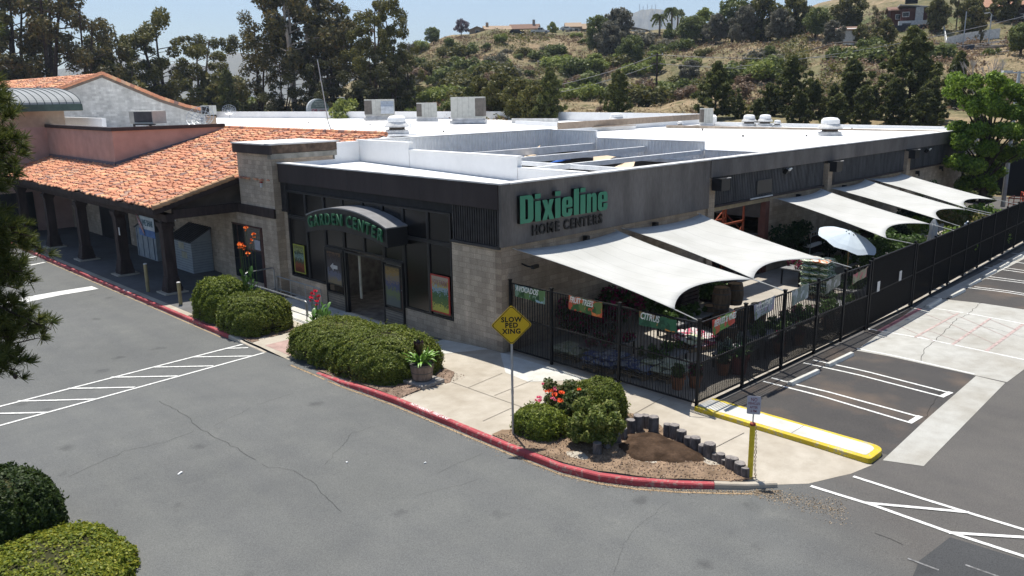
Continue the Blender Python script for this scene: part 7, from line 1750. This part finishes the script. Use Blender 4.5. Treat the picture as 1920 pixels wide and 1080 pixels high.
# palms on the crest
def palm(px, D, top, label, fr=13, L=2.6, seed=1):
    b0 = TP(px, D); zt = PX(px, top, D).z-b0.z-L*.35; o = empty('palm_tree', b0, 0, label, 'palm tree', 'palms on the crest'); c = MB(); c.tube([(0, 0, 0), (.2, 0, zt*.6), (.1, .1, zt)], [.35, .25, .22], 8); c.build('trunk', mBARK, o)
    rng = np.random.default_rng(seed); P, Nn = [], []; rgp = random.Random(seed)
    for k in range(fr*2):
        a = k*2.4; e = rgp.uniform(-.3, 1.2)
        for i in range(26):
            t_ = i/25; r = L*t_*math.cos(e*.7); z = L*(t_*math.sin(e)-.75*t_*t_)
            P.append((.1+r*math.cos(a), .1+r*math.sin(a), zt+z)); Nn.append((math.sin(a), -math.cos(a), .7))
    Nn = np.array(Nn); Nn = Nn/np.linalg.norm(Nn, axis=1)[:, None]+rng.normal(size=Nn.shape)*.25
    leaf_obj('fronds', quads(np.array(P), Nn, .38, rng, 2.2, .8), [mGRN], o)
palm(1240, 256, 26, 'drooping palm, left of the crest palms', seed=1); palm(1262, 256, 14, 'taller palm in the middle of the crest palms', fr=15, L=2.3, seed=2); palm(1273, 262, 18, 'slimmer palm behind, right of the crest palms', L=2.2, seed=3)
# the bright tree at the end of the store, its crown hanging over the fence
bt = empty('bright_tree', (0, 0, 0), 0, 'bright yellow-green tree beside the grey lamp post at the end of the store', 'tree')
bb = PX(1838, 395, 66); bt.location = (bb.x, bb.y, 0); rg = random.Random(31); cl = []; tr = MB()
Rt = Vector((math.sin(YAW), -math.cos(YAW), 0)); Fw = Vector((math.cos(YAW), math.sin(YAW), 0))
def off(px, py, dd=0.): q = PX(px, py, 66+dd); return Vector((q.x-bb.x, q.y-bb.y, q.z))
for px, py, r in [(1800, 150, .95), (1822, 155, .85), (1790, 175, .8), (1862, 150, .9), (1880, 160, .9), (1848, 175, 1.), (1905, 172, .9), (1870, 200, 1.1), (1830, 205, 1.), (1905, 210, 1.0), (1800, 235, .9), (1840, 240, 1.2), (1885, 240, 1.1), (1915, 250, 1.), (1810, 270, 1.1), (1850, 280, 1.2), (1890, 285, 1.), (1795, 300, 1.), (1830, 315, 1.1), (1865, 320, 1.0), (1815, 345, .8), (1850, 350, .8), (1935, 225, 1.1), (1930, 275, 1.), (1784, 255, .6), (1925, 190, .9), (1838, 335, .9), (1812, 190, .7)]:
    for q in range(2): p_ = off(px+rg.uniform(-8, 8), py+rg.uniform(-6, 6), rg.uniform(-2.2, 2.2)); cl.append((*p_, r*rg.uniform(.55, .9), r*rg.uniform(.55, .9), r*rg.uniform(.4, .7)))
tr.tube([(0, 0, -.1), (.1, 0, 2.4), (.2, .1, 4.5), (.3, .2, 8)], [.26, .2, .15, .05], 8)
for k in cl[::2]: tr.tube([(0.1, 0, max(2.0, k[2]*.55)), (k[0]*.6, k[1]*.6, k[2]*.85), (k[0], k[1], k[2])], [.09, .05, .02], 5)
leaf_obj('crown', cloud(cl, 62000, .135, 77, 1.5, .55, .9), [mBRT], bt); tr.build('trunk', mBARKD, bt)
# bare pale branches behind it
db = empty('bare_tree', TP(1855, 100), 0, 'leafless pale grey tree behind the bright green tree', 'tree'); c = MB(); rg = random.Random(9)
def twig(p, d, L, r, dep):
    q = p+d*L; c.tube([p, p.lerp(q, .5)+Vector((rg.uniform(-.1, .1), rg.uniform(-.1, .1), 0))*L*.4, q], [r, r*.8, r*.55], 5 if dep > 1 else 4)
    if dep: 
        for _ in range(3 if dep > 1 else 4): nd = (d+Vector((rg.uniform(-.55, .55), rg.uniform(-.55, .55), rg.uniform(-.1, .5)))).normalized(); twig(q, nd, L*rg.uniform(.6, .82), r*.6, dep-1)
hb = PX(1855, 88, 100).z-TP(1855, 100).z
twig(Vector((0, 0, 0)), Vector((0, 0, 1)), hb*.33, .16, 4); c.build('branches', mDEAD, db)

# ================================================================ NEAR PINE (left) --------------------------------
np_ = PX(-150, 500, 15.2); npn = empty('near_pine', (np_.x, np_.y, -.3), 0, 'dark pine with long needles filling the left edge of the photo, close to the camera', 'tree')
rg = random.Random(44); rng = np.random.default_rng(44); c = MB(); c.tube([(0, 0, 0), (.1, .1, 5), (0, .1, 10.5), (0, 0, 13)], [.24, .18, .10, .04], 10)
Vs = []; cones = MB()
def tuft(p, d, L, n):
    dd = rng.normal(size=(n, 3))*.55+np.array(d)*.9; dd /= np.linalg.norm(dd, axis=1)[:, None]
    s = np.cross(dd, rng.normal(size=(n, 3))); s /= np.linalg.norm(s, axis=1)[:, None]
    ln = L*rng.uniform(.6, 1.1, (n, 1)); w_ = .0075; P0 = np.array(p)+dd*.01; P1 = P0+dd*ln
    return np.stack([P0-s*w_, P0+s*w_, P1+s*w_*.35, P1-s*w_*.35], 1).reshape(-1, 3)
def offn(px, py, dd): q = PX(px, py, 15.2+dd); return Vector((q.x-np_.x, q.y-np_.y, q.z+.3))
tips = []
for k in range(175):
    u = rg.random(); py = 165+u*545
    edge = np.interp(py, [150, 170, 200, 230, 250, 290, 330, 360, 390, 410, 440, 470, 490, 510, 540, 560, 590, 620, 650, 680, 700, 725], [0, 25, 60, 38, 66, 52, 64, 30, 25, 55, 78, 122, 90, 72, 112, 132, 120, 130, 100, 75, 55, 70])
    px = edge-22-rg.random()**1.25*210; dd = rg.uniform(-1.3, 1.3); tips.append(offn(px-6, py+rg.uniform(-8, 8), dd))
for k in range(110): a_ = rg.uniform(0, 6.28); R_ = rg.uniform(.4, 1.5); tips.append(Vector((R_*math.cos(a_), R_*math.sin(a_), rg.uniform(5.5, 12.6))))
for tp_ in tips:
    z0 = max(2.5, tp_.z-rg.uniform(-.4, .8)); b0 = Vector((0, 0, z0)); mid_ = b0.lerp(tp_, .6)+Vector((0, 0, .30)); c.tube([b0, mid_, tp_], [.035, .02, .008], 5)
    for q in range(9):
        t_ = 1-q*.055; pp = mid_.lerp(tp_, (t_-.5)*2) if t_ > .5 else b0.lerp(mid_, t_*2); pp = pp+Vector((rg.uniform(-.14, .14), rg.uniform(-.14, .14), rg.uniform(-.12, .14)))
        d_ = (tp_-b0).normalized()*.7+Vector((rg.uniform(-.7, .7), rg.uniform(-.7, .7), rg.uniform(-.1, .9))); Vs.append(tuft(pp, d_, .17, 46))
        c.tube([mid_.lerp(tp_, max(0, (t_-.5)*2)), pp], [.007, .005], 4)
    if rg.random() < .15:
        pp = tp_+Vector((rg.uniform(-.15, .15), rg.uniform(-.15, .15), -.08)); cones = MB(); cones.lathe([(.008, -.045), (.032, -.02), (.034, .01), (.012, .05)], pp, 8); cones.build('cone', mBARKD, npn)
leaf_obj('needles', np.concatenate(Vs), [leafmat('near_needles', [(.1, (.030, .045, .012)), (.45, (.075, .095, .022)), (.8, (.15, .16, .035)), (.95, (.22, .17, .06))])], npn); c.build('trunk', mBARKD, npn)

# ================================================================ HILL SCRUB
rg = random.Random(77)
BP = [make_bush('hill_bush', 2.4, 101+i, n, lm, sz_) for i, (n, lm, sz_) in enumerate([(1500, mGRN, .24), (1500, mYG, .22), (1300, mGRY, .22), (1300, mBRN, .22), (1500, mEUC2, .24), (1500, mGRN, .24)])]
names_b = ['green rounded bush on the dry hillside', 'yellow-green rounded bush on the dry hillside', 'grey rounded bush on the dry hillside', 'brown dry bush on the hillside', 'olive rounded bush on the dry hillside', 'green rounded bush on the dry hillside']
cnt = 0; first = set()
def putbush(kx, px, D, s):
    o = BP[kx] if kx not in first else copy_tree(BP[kx]); first.add(kx); b0 = TP(px, D); o.location = b0-Vector((0, 0, .15)); o.scale = (s*rg.uniform(.9, 1.4), s*rg.uniform(.9, 1.4), s*rg.uniform(.75, 1.05)); o.rotation_euler.z = rg.uniform(0, 6.28)
    tag(o, names_b[kx], 'bush', names_b[kx].replace('bush', 'bushes'))
while cnt < 200:
    px = rg.uniform(745, 1900); D = rg.uniform(118, 258); row_ = None
    # bands that stay open dry grass
    field = (1040 < px < 1300 and 112 < D < 152) or (1300 < px < 1900 and 118 < D < 150 and rg.random() < .85) or (px > 1500 and 150 < D < 180 and rg.random() < .55)
    if field and rg.random() < .93: continue
    if px > 1330 and D > 180: continue
    if px > 1300 and rg.random() < .35: continue
    if D > 245 and px < 1240 and rg.random() < .7: continue
    kx = rg.choices(range(6), [3, 2.5, 2, 2, 3, 3] if px < 1350 else [3, 1, 2, 2, 2, 2])[0]
    putbush(kx, px, D, rg.choice([.5, .7, .9, 1.2, 1.5, 1.9]) if D > 135 else rg.choice([.5, .7, 1.]))
    cnt += 1
for px, D, s, kx in [(1368, 168, 2.0, 0), (1396, 166, 2.1, 5), (1340, 165, 1.8, 4), (1420, 170, 1.6, 4), (1262, 170, 1.7, 0), (1290, 172, 1.9, 5), (1060, 205, 2.2, 1), (1085, 195, 2.1, 0), (1045, 235, 1.7, 5), (1100, 175, 2.2, 0), (1140, 160, 2.1, 5), (1070, 160, 1.8, 1), (1235, 180, 1.9, 1), (1200, 195, 1.8, 1), (890, 205, 2.2, 5), (830, 195, 2., 0), (940, 190, 2.2, 4), (1640, 165, 1.7, 0), (1620, 162, 1.8, 5), (1660, 168, 1.5, 4), (1580, 168, 1.8, 0), (1470, 160, 2., 4), (1440, 155, 2., 0), (850, 160, 1.9, 1), (820, 150, 1.9, 1)]: putbush(kx, px, D, s)
# low scrub and dry grass tufts cover the slope (nobody could count them)
def cover(name, n, lm, size, lab, cat, seed, pred, asp=1.5, up=.1):
    rng = np.random.default_rng(seed); P = []
    while len(P) < n:
        px = rng.uniform(735, 2050); D = 112+150*rng.random()**.8
        if not pred(px, D, rng): continue
        q = TP(px, D); k = rng.integers(4, 14)
        for _ in range(k): P.append((q.x+rng.normal()*.55, q.y+rng.normal()*.55, q.z+abs(rng.normal())*up*2+.03))
    P = np.array(P[:n]); nr = rng.normal(size=(len(P), 3)); nr[:, 2] = np.abs(nr[:, 2])+.3; nr /= np.linalg.norm(nr, axis=1)[:, None]
    o = leaf_obj(name, quads(P, nr, size, rng, asp), [lm]); tag(o, lab, cat, kind='stuff')
nzf = lambda px, D: math.sin(px*.031+D*.05)+math.sin(px*.013-D*.09)+math.sin(px*.07)*.5
cover('hill_scrub', 42000, mBRN, .34, 'low brown scrub covering the dry hillside', 'scrub', 1, lambda px, D, r: not (1040 < px < 1300 and D < 152) and nzf(px, D) > -.3, up=.22)
cover('hill_scrub', 26000, mEUC2, .34, 'low olive scrub in patches on the hillside', 'scrub', 2, lambda px, D, r: not (1040 < px < 1300 and D < 152) and nzf(px+60, D+15) > .5 and px < 1600, up=.22)
cover('dry_grass', 40000, leafmat('straw', [(.1, (.22, .165, .09)), (.5, (.34, .26, .15)), (.9, (.45, .37, .24))], .9, .1), .22, 'straw-coloured dry grass on the open slope', 'grass', 3, lambda px, D, r: True, 2.4, .1)
rk_ = MB(); rg = random.Random(6)
for _ in range(70):
    px = rg.choice([rg.uniform(775, 860), rg.uniform(1010, 1040), rg.uniform(1370, 1420), rg.uniform(1690, 1740)]); D = rg.uniform(140, 200) if px < 900 else (rg.uniform(205, 235) if px < 1100 else rg.uniform(135, 150)); q = TP(px, D); s = rg.uniform(.3, 1.0); rk_.cbox((q.x, q.y, q.z+s*.2), (s*1.6, s, s*.7), rg.uniform(0, 3), .6)
tag(rk_.build('hill_rocks', plain('pale_rock', (.36, .31, .27), .95, .1, var=.3)), 'pale rocks showing through the scrub on the hill', 'rocks', kind='stuff')

# ================================================================ HILL HOUSES, ROAD FURNITURE, POLES
def house(px0, px1, ytop, ywall, ybot, D, label, wall, roof, dep=8., form='gable', rz=0., wins=((.2, .5), (.6, .5)), wz=.55):
    pc = (px0+px1)/2; b0 = TP(pc, D); L = (px1-px0)*D/1600; zt = PX(pc, ytop, D).z; zw = PX(pc, ywall, D).z; zb = min(b0.z, PX(pc, ybot, D).z)-.6
    a = math.atan((pc-960)/1590); o = empty('hill_house', (b0.x, b0.y, zb), YAW-a-rad(90)+rz, label, 'house', 'houses on the hill'); hw = zw-zb; ht = zt-zb
    c = MB(); c.box(-L/2, L/2, 0, dep, 0, hw)
    if form == 'side': c.prism([(0, hw), (dep, hw), (dep/2, ht-.1)], -L/2, L/2, 'X')
    elif form == 'front': c.prism([(-L/2, hw), (L/2, hw), (0, ht-.1)], 0, dep, 'Y')
    c.build('wall', wall, o)
    c = MB(); e = .5
    if form == 'side': c.add([(-L/2-e, -e, hw-.15), (L/2+e, -e, hw-.15), (L/2+e, dep/2, ht), (-L/2-e, dep/2, ht), (L/2+e, dep+e, hw-.15), (-L/2-e, dep+e, hw-.15)], [(0, 1, 2, 3), (3, 2, 4, 5)])
    elif form == 'front': c.add([(-L/2-e, -e, hw-.2), (-L/2-e, dep, hw-.2), (0, dep, ht), (0, -e, ht), (L/2+e, dep, hw-.2), (L/2+e, -e, hw-.2)], [(0, 3, 2, 1), (3, 5, 4, 2)])
    else: c.add([(-L/2-e, -e, ht), (L/2+e, -e, hw), (L/2+e, dep, hw), (-L/2-e, dep, ht)], [(0, 1, 2, 3)])
    r_ = c.build('roof', roof, o); s = r_.modifiers.new('t', 'SOLIDIFY'); s.thickness = .2
    for u, ww in wins:
        x = -L/2+u*L; c = MB(); c.box(x-ww*1.3, x+ww*1.3, -.05, 0, hw*wz-.5, hw*wz+.6); wn = c.build('window', mWDIRT, o); c = MB(); c.box(x-ww*1.1, x+ww*1.1, -.07, -.05, hw*wz-.38, hw*wz+.48); c.build('pane', mGLASS2, wn)
    return o, L, hw, ht
cTAN = plain('house_tan', (.36, .29, .22), .9, .1); cRT = plain('roof_tan', (.33, .25, .18), .9, .1); cRB = plain('roof_brown', (.20, .13, .10), .9, .1); cW = plain('house_white', (.62, .62, .60), .8, .2); cBR = plain('redwood', (.10, .040, .030), .8, .1); cRG = plain('roof_grey', (.28, .27, .25), .9, .1)
house(888, 917, 49, 55, 62, 268, 'small tan gabled house on the crest right of the lilac tree', cTAN, cRT, 6, 'front', wins=((.5, .4),))
o, L, hw, ht = house(918, 965, 46, 54, 62, 270, 'low tan-roofed house in the middle of the crest row', cTAN, cRT, 9, 'side', .1); c = MB(); c.box(-L*.45, -L*.45+.8, 3, 3.8, 0, ht+.9); c.build('chimney', cTAN, o)
o, L, hw, ht = house(962, 1014, 43, 53, 62, 272, 'brown-roofed house with a chimney behind the pickup truck', cTAN, cRB, 9, 'side', -.1); c = MB(); c.box(L*.3, L*.3+.8, 3, 3.8, 0, ht+1.2); c.build('chimney', cRG, o)
house(1068, 1094, 40, 49, 62, 272, 'two-storey house with a grey roof right of the bright green crest tree', cRG, cRT, 9, 'side', .05, ((.3, .5), (.7, .5))); house(1094, 1120, 42, 53, 62, 274, 'pale-roofed wing beside the two-storey crest house', plain('khaki', (.24, .22, .16), .9, .1), cRT, 8, 'side', 0, ((.5, .6),))
house(1186, 1215, 48, 56, 72, 266, 'white modern house with a slanted roof left of the palms', cW, cRG, 8, 'shed', .1, ((.3, .4), (.7, .5))); house(1204, 1234, 52, 60, 70, 270, 'white annexe with a slanted roof beside the palms', cW, cRG, 8, 'shed', -.1, ((.5, .5),))
# chimney house
o, L, hw, ht = house(1692, 1750, 7, 15, 48, 212, 'redwood and white house with a broad white chimney on the hill', cBR, plain('white_parapet', (.45, .45, .45), .8, .2), 9, 'shed', .1, ((.12, .55), (.86, .4)), .72)
c = MB(); c.box(-L/2-.5, L/2+.3, -1.6, 0, 0, hw*.42); c.build('lower_wall', cW, o); c = MB(); c.box(-L*.13, L*.07, -.9, -.02, hw*.42, hw*1.02); c.build('chimney', plain('chimney_white', (.52, .52, .50), .8, .2), o)
for u in (-.36, .34): c = MB(); c.box(L*u-1, L*u+1, -1.66, -1.6, hw*.16, hw*.33); wn = c.build('window', mWDIRT, o); c = MB(); c.box(L*u-.85, L*u+.85, -1.69, -1.66, hw*.18, hw*.31); c.build('pane', mGLASS2, wn)
c = MB(); c.box(-L*.25-1.4, -L*.25+1.1, -.9, -.05, ht, ht+1.6); c.build('dark_vent', mFENCE, o); c = MB(); c.box(-L*.7, L*.22, -3.4, -3.3, -.2, hw*.20); c.build('dark_fence', plain('navy_fence', (.03, .033, .045), .8, .2), o)
house(1668, 1692, 10, 18, 48, 214, 'dark redwood wing left of the chimney house', cBR, cRB, 8, 'side', .1, ((.5, .4),), .7)
house(1838, 1925, -12, 10, 56, 218, 'dark brown house with a tan roof behind the white wall at far right', plain('dark_red_wall', (.05, .025, .025), .9, .1), plain('roof_warm', (.33, .19, .13), .9, .1), 10, 'side', -.25, ((.3, .7), (.7, .7)))
house(1572, 1606, 48, 54, 66, 192, 'white garage at the top of the steep drive', cW, cRB, 6, 'side', .1, ())
c = MB(); p0, p1 = TP(1582, 191), TP(1608, 191); q0, q1 = TP(1576, 183.5), TP(1594, 183.5); c.add([q0+Vector((0, 0, .35)), q1+Vector((0, 0, .35)), p1+Vector((0, 0, .5)), p0+Vector((0, 0, .5))], [(0, 1, 2, 3)]); o = c.build('driveway', mCONC2); tag(o, kind='structure'); s = o.modifiers.new('t', 'SOLIDIFY'); s.thickness = .3
def strip(name, pts, D, h, mat, th=.15, zoff=-.2):
    c = MB()
    P = [TP(px, D if not isinstance(D, (list, tuple)) else D[i]) for i, (px, _) in enumerate(pts)]
    for a, b_ in zip(P, P[1:]):
        n = (b_-a).normalized(); n = Vector((-n.y, n.x, 0))*th/2
        c.add([a+n+Vector((0, 0, zoff)), b_+n+Vector((0, 0, zoff)), b_-n+Vector((0, 0, zoff)), a-n+Vector((0, 0, zoff)), a+n+Vector((0, 0, h)), b_+n+Vector((0, 0, h)), b_-n+Vector((0, 0, h)), a-n+Vector((0, 0, h))], [(3, 2, 1, 0), (4, 5, 6, 7), (0, 1, 5, 4), (1, 2, 6, 5), (2, 3, 7, 6), (3, 0, 4, 7)])
    return c.build(name, mat)
o = strip('garden_wall', [(1775, 0), (1800, 0), (1825, 0), (1845, 0), (1872, 0)], [196, 197, 200, 203, 204], 1.9, cW); tag(o, 'long white wall in front of the dark brown hill house', 'wall')
o = strip('garden_wall', [(1756, 0), (1765, 0), (1775, 0)], [222, 210, 196], 1.3, cW); tag(o, 'white stepped wall climbing right of the chimney house', 'wall')
# road along the hill with its guardrail
c = MB(); pts = [(TP(px, 185.5).x, TP(px, 185.5).y) for px in range(1340, 2060, 14)]; c.ribbon(pts, 6., lambda x, y: TZ(x, y)+.12); tag(c.build('hill_road', mASPH2), kind='structure')
gr = empty('guardrail', TP(1640, 181.4), 0, 'dark guardrail along the hill road', 'guardrail'); c = MB(); ps = MB(); prev = None; L0 = gr.location.copy()
for px in range(1500, 1960, 9):
    q = TP(px, 181.4)-L0
    if prev is not None: c.tube([prev+Vector((0, 0, .65)), q+Vector((0, 0, .65))], .13, 5)
    if px % 18 == 0: ps.cbox((q.x, q.y, q.z+.2), (.18, .18, .9))
    prev = q
c.build('rail', plain('rail_brown', (.10, .085, .07), .7, .3), gr); ps.build('posts', mWOODD, gr); tag(gr.children[-1], kind='stuff')
o = empty('road_sign', TP(1816, 180.6), YAW, 'small dark blue sign board on the guardrail', 'sign'); c = MB(); c.box(-.03, .03, -1.2, 1.2, .2, 1.2); c.build('board', plain('navy', (.03, .045, .07), .6, .3), o); c = MB(); c.box(-.03, .03, -1.0, -.9, -.3, .2); c.box(-.03, .03, .9, 1.0, -.3, .2); c.build('legs', mWOODD, o)
# vehicles on the crest
def truck(px, D, label, col, bed=True):
    b0 = TP(px, D); a = math.atan((px-960)/1590); o = empty('pickup_truck' if bed else 'parked_car', b0+Vector((0, 0, .25)), YAW-a-rad(90), label, 'truck' if bed else 'car'); L = 5.6 if bed else 4.4
    c = MB()
    if bed: c.prism([(-L/2, .45), (L/2, .45), (L/2, .95), (L/2-1.4, 1.08), (L/2-2.0, 1.75), (L/2-3.4, 1.78), (L/2-3.6, 1.1), (-L/2, 1.15)], -.9, .9, 'Y')
    else: c.prism([(-L/2, .4), (L/2, .4), (L/2, .85), (L/2-1., .95), (L/2-1.7, 1.4), (-L/2+.8, 1.42), (-L/2, .95)], -.85, .85, 'Y')
    c.build('body', col, o, bevel=.05)
    c = MB(); 
    if bed: c.box(L/2-2.75, L/2-2.05, -.92, -.9, 1.15, 1.62); c.box(L/2-3.45, L/2-2.85, -.92, -.9, 1.15, 1.62)
    else: c.box(-.9, .5, -.87, -.85, .95, 1.3)
    c.build('window', mGLASS2, o)
    for x in (-L/2+1., L/2-1.):
        for y in (-.85, .85): c = MB(); c.tube([(x, y-.1, .38), (x, y+.1, .38)], .38, 14); w_ = c.build('wheel', mFENCE, o); c = MB(); c.tube([(x, y-.11, .38), (x, y-.1, .38)], .2, 10); c.build('rim', mSTEEL, w_)
truck(1019, 258, 'white pickup truck parked on the crest', cW); truck(1229, 250, 'dark car parked by the white crest house', mFENCE, False); truck(976, 258, 'dark car parked left of the pickup truck', mFENCE, False); truck(1069, 268, 'pale car behind the crest hedge', cW, False)
# utility poles and wires
def pole(px, D, top, label, arms=True):
    b0 = TP(px, D); h = PX(px, top, D).z-b0.z; o = empty('utility_pole', b0, 0, label, 'utility pole'); c = MB(); c.tube([(0, 0, -.5), (0, 0, h)], [.22, .15], 8); c.build('pole', mBARKD, o)
    if arms:
        rt_ = Vector((SY_, -CY, 0)); 
        for dz in (.4, 1.9): c = MB(); c.tube([-rt_*1.1+Vector((0, 0, h-dz)), rt_*1.1+Vector((0, 0, h-dz))], .09, 5); c.build('crossarm', mBARKD, o)
        for s in (-1, 0, 1): c = MB(); c.lathe([(.09, 0), (.12, .15), (.05, .3)], tuple(rt_*s+Vector((0, 0, h-.35))), 6); c.build('insulator', mSTEEL, o)
    return b0+Vector((0, 0, h))
tp1 = pole(1237, 160, 99, 'dark wooden utility pole standing in the tan field')
for px, D, top, lb in ((1806, 186, 22, 'grey pole in front of the white wall, left one'), (1853, 184, 27, 'street lamp on the hill road, right of the grey pole')):
    b0 = TP(px, D); h = PX(px, top, D).z-b0.z; o = empty('street_lamp', b0, 0, lb, 'street lamp'); c = MB(); c.tube([(0, 0, -.3), (0, 0, h)], .1, 6); c.build('pole', mSTEEL, o)
    if px == 1853: rt_ = Vector((SY_, -CY, 0)); c = MB(); c.tube([(0, 0, h), -rt_*.4+Vector((0, 0, h+.3)), -rt_*.9+Vector((0, 0, h+.2))], .07, 5); c.build('arm', mSTEEL, o); c = MB(); c.cbox(-rt_*1.1+Vector((0, 0, h+.2)), (.5, .4, .2)); c.build('lamp_head', cW, o)
def wire(a, b_, sag, label):
    c = MB(); n = 24; c.tube([a.lerp(b_, i/n)-Vector((0, 0, sag*4*(i/n)*(1-i/n))) for i in range(n+1)], .045, 4); tag(c.build('power_line', mFENCE if 0 else plain('wire', (.22, .22, .23), .5, .4)), label, 'power line', 'power lines over the hill')
rt_ = Vector((SY_, -CY, 0))
wire(tp1-Vector((0, 0, .3)), PX(1990, 58, 175), 2.2, 'upper power line running right from the utility pole'); wire(tp1-Vector((0, 0, 1.9)), PX(1990, 78, 175), 2.4, 'lower power line running right from the utility pole')
wire(tp1-Vector((0, 0, .3)), PX(700, 176, 150), 3.2, 'upper power line running left from the utility pole'); wire(tp1-Vector((0, 0, 1.9)), PX(700, 186, 150), 3.2, 'lower power line running left from the utility pole')
wire(PX(1380, 125, 150), PX(1990, 12, 190), 1.2, 'power line rising to the right over the road')
# arched shopping-village sign far behind the roof
a0 = math.atan((600-960)/1590); sg = empty('village_sign', TP(600, 148), YAW-a0-rad(90)+.18, 'arched grey-green sign standing behind the white roof at left', 'sign')
zt = PX(600, 185, 148).z-sg.location.z; R_ = 1.85
mG1 = plain('sign_frame', (.46, .50, .52), .6, .3); mG2 = plain('sign_green', (.11, .15, .14), .6, .3)
def arch(x0, x1, z0, zt_, n=18): r = (x1-x0)/2; return [(x0, z0), (x1, z0)]+[((x0+x1)/2+r*math.cos(math.pi*i/n), zt_-r+r*math.sin(math.pi*i/n)) for i in range(n+1)]
c = MB(); c.prism(arch(-1.95, 1.75, 0, zt), -.1, 1.3, 'Y'); c.build('arched_frame', mG1, sg)
c = MB(); c.prism(arch(-1.35, 1.65, zt-1.55, zt-.12), -.16, -.1, 'Y'); c.build('green_panel', mG2, sg); c = MB(); c.box(-1.35, 1.65, -.16, -.1, zt-2.6, zt-1.6); c.build('tenant_panel', plain('tenant', (.36, .36, .37), .6, .3), sg)
FR = frame_rot((1, 0, 0)); ink = plain('sign_ink', (.36, .38, .36), .6, .2); rd = plain('sign_red_ink', (.38, .03, .06), .6, .2)
for s_, dz in (('RANCHO', .5), ('SAN DIEGO', .88), ('VILLAGE', 1.26)): text('lettering', s_, .36, ink, sg, Vector((.15, -.18, zt-dz)), FR, .004, .004, .9)
text('lettering', 'CVS', .62, rd, sg, Vector((-.75, -.18, zt-2.0)), FR, .004, .02, .85); text('lettering', 'pharmacy', .34, rd, sg, Vector((.65, -.18, zt-1.97)), FR, .004, .004, .8)
b0 = TP(650, 145); h = PX(651, 183, 145).z-b0.z; o = empty('street_lamp', b0, 0, 'distant grey street lamp right of the arched sign', 'street lamp'); c = MB(); c.tube([(0, 0, 0), (0, 0, h)], .09, 6); c.tube([(0, 0, h), -rt_*.8+Vector((0, 0, h+.05))], .06, 5); c.build('pole', mSTEEL, o); c = MB(); c.cbox(-rt_*1.0+Vector((0, 0, h+.03)), (.5, .3, .12)); c.build('lamp_head', mSTEEL, o)
# dark planting beyond the end of the yard
for px, D, top, lb in ((1790, 84, 285, 'dark low tree behind the store end, left of the bright tree trunk'), (1835, 86, 290, 'dark low tree behind the bright tree'), (1880, 88, 275, 'dark low tree right of the bright tree'), (1925, 90, 268, 'dark low tree behind the orange carts'), (1860, 80, 320, 'dark low shrub tree behind the lamp post')):
    o = copy_tree(bpy.data.objects['pine_tree']); b0 = TP(px, D); h = (PX(px, top, D).z-b0.z)/11; o.location = b0; o.scale = (h*1.9, h*1.9, h); o['label'] = lb; o['group'] = 'dark low trees beyond the yard'; o['category'] = 'tree'


# ================================================================ AIR
hz = MB(); hz.box(-4600, 4600, -4600, 4600, -30, 560)
m = bpy.data.materials.new('haze'); m.use_nodes = True; t = m.node_tree
for n in list(t.nodes): t.nodes.remove(n)
vo = t.nodes.new('ShaderNodeVolumePrincipled'); vo.inputs['Color'].default_value = (.66, .80, 1.0, 1); vo.inputs['Density'].default_value = .00015; vo.inputs['Anisotropy'].default_value = .2
ou = t.nodes.new('ShaderNodeOutputMaterial'); t.links.new(vo.outputs[0], ou.inputs['Volume'])
ho = hz.build('haze', m); tag(ho, 'thin pale air haze over the whole place', 'haze', kind='stuff')
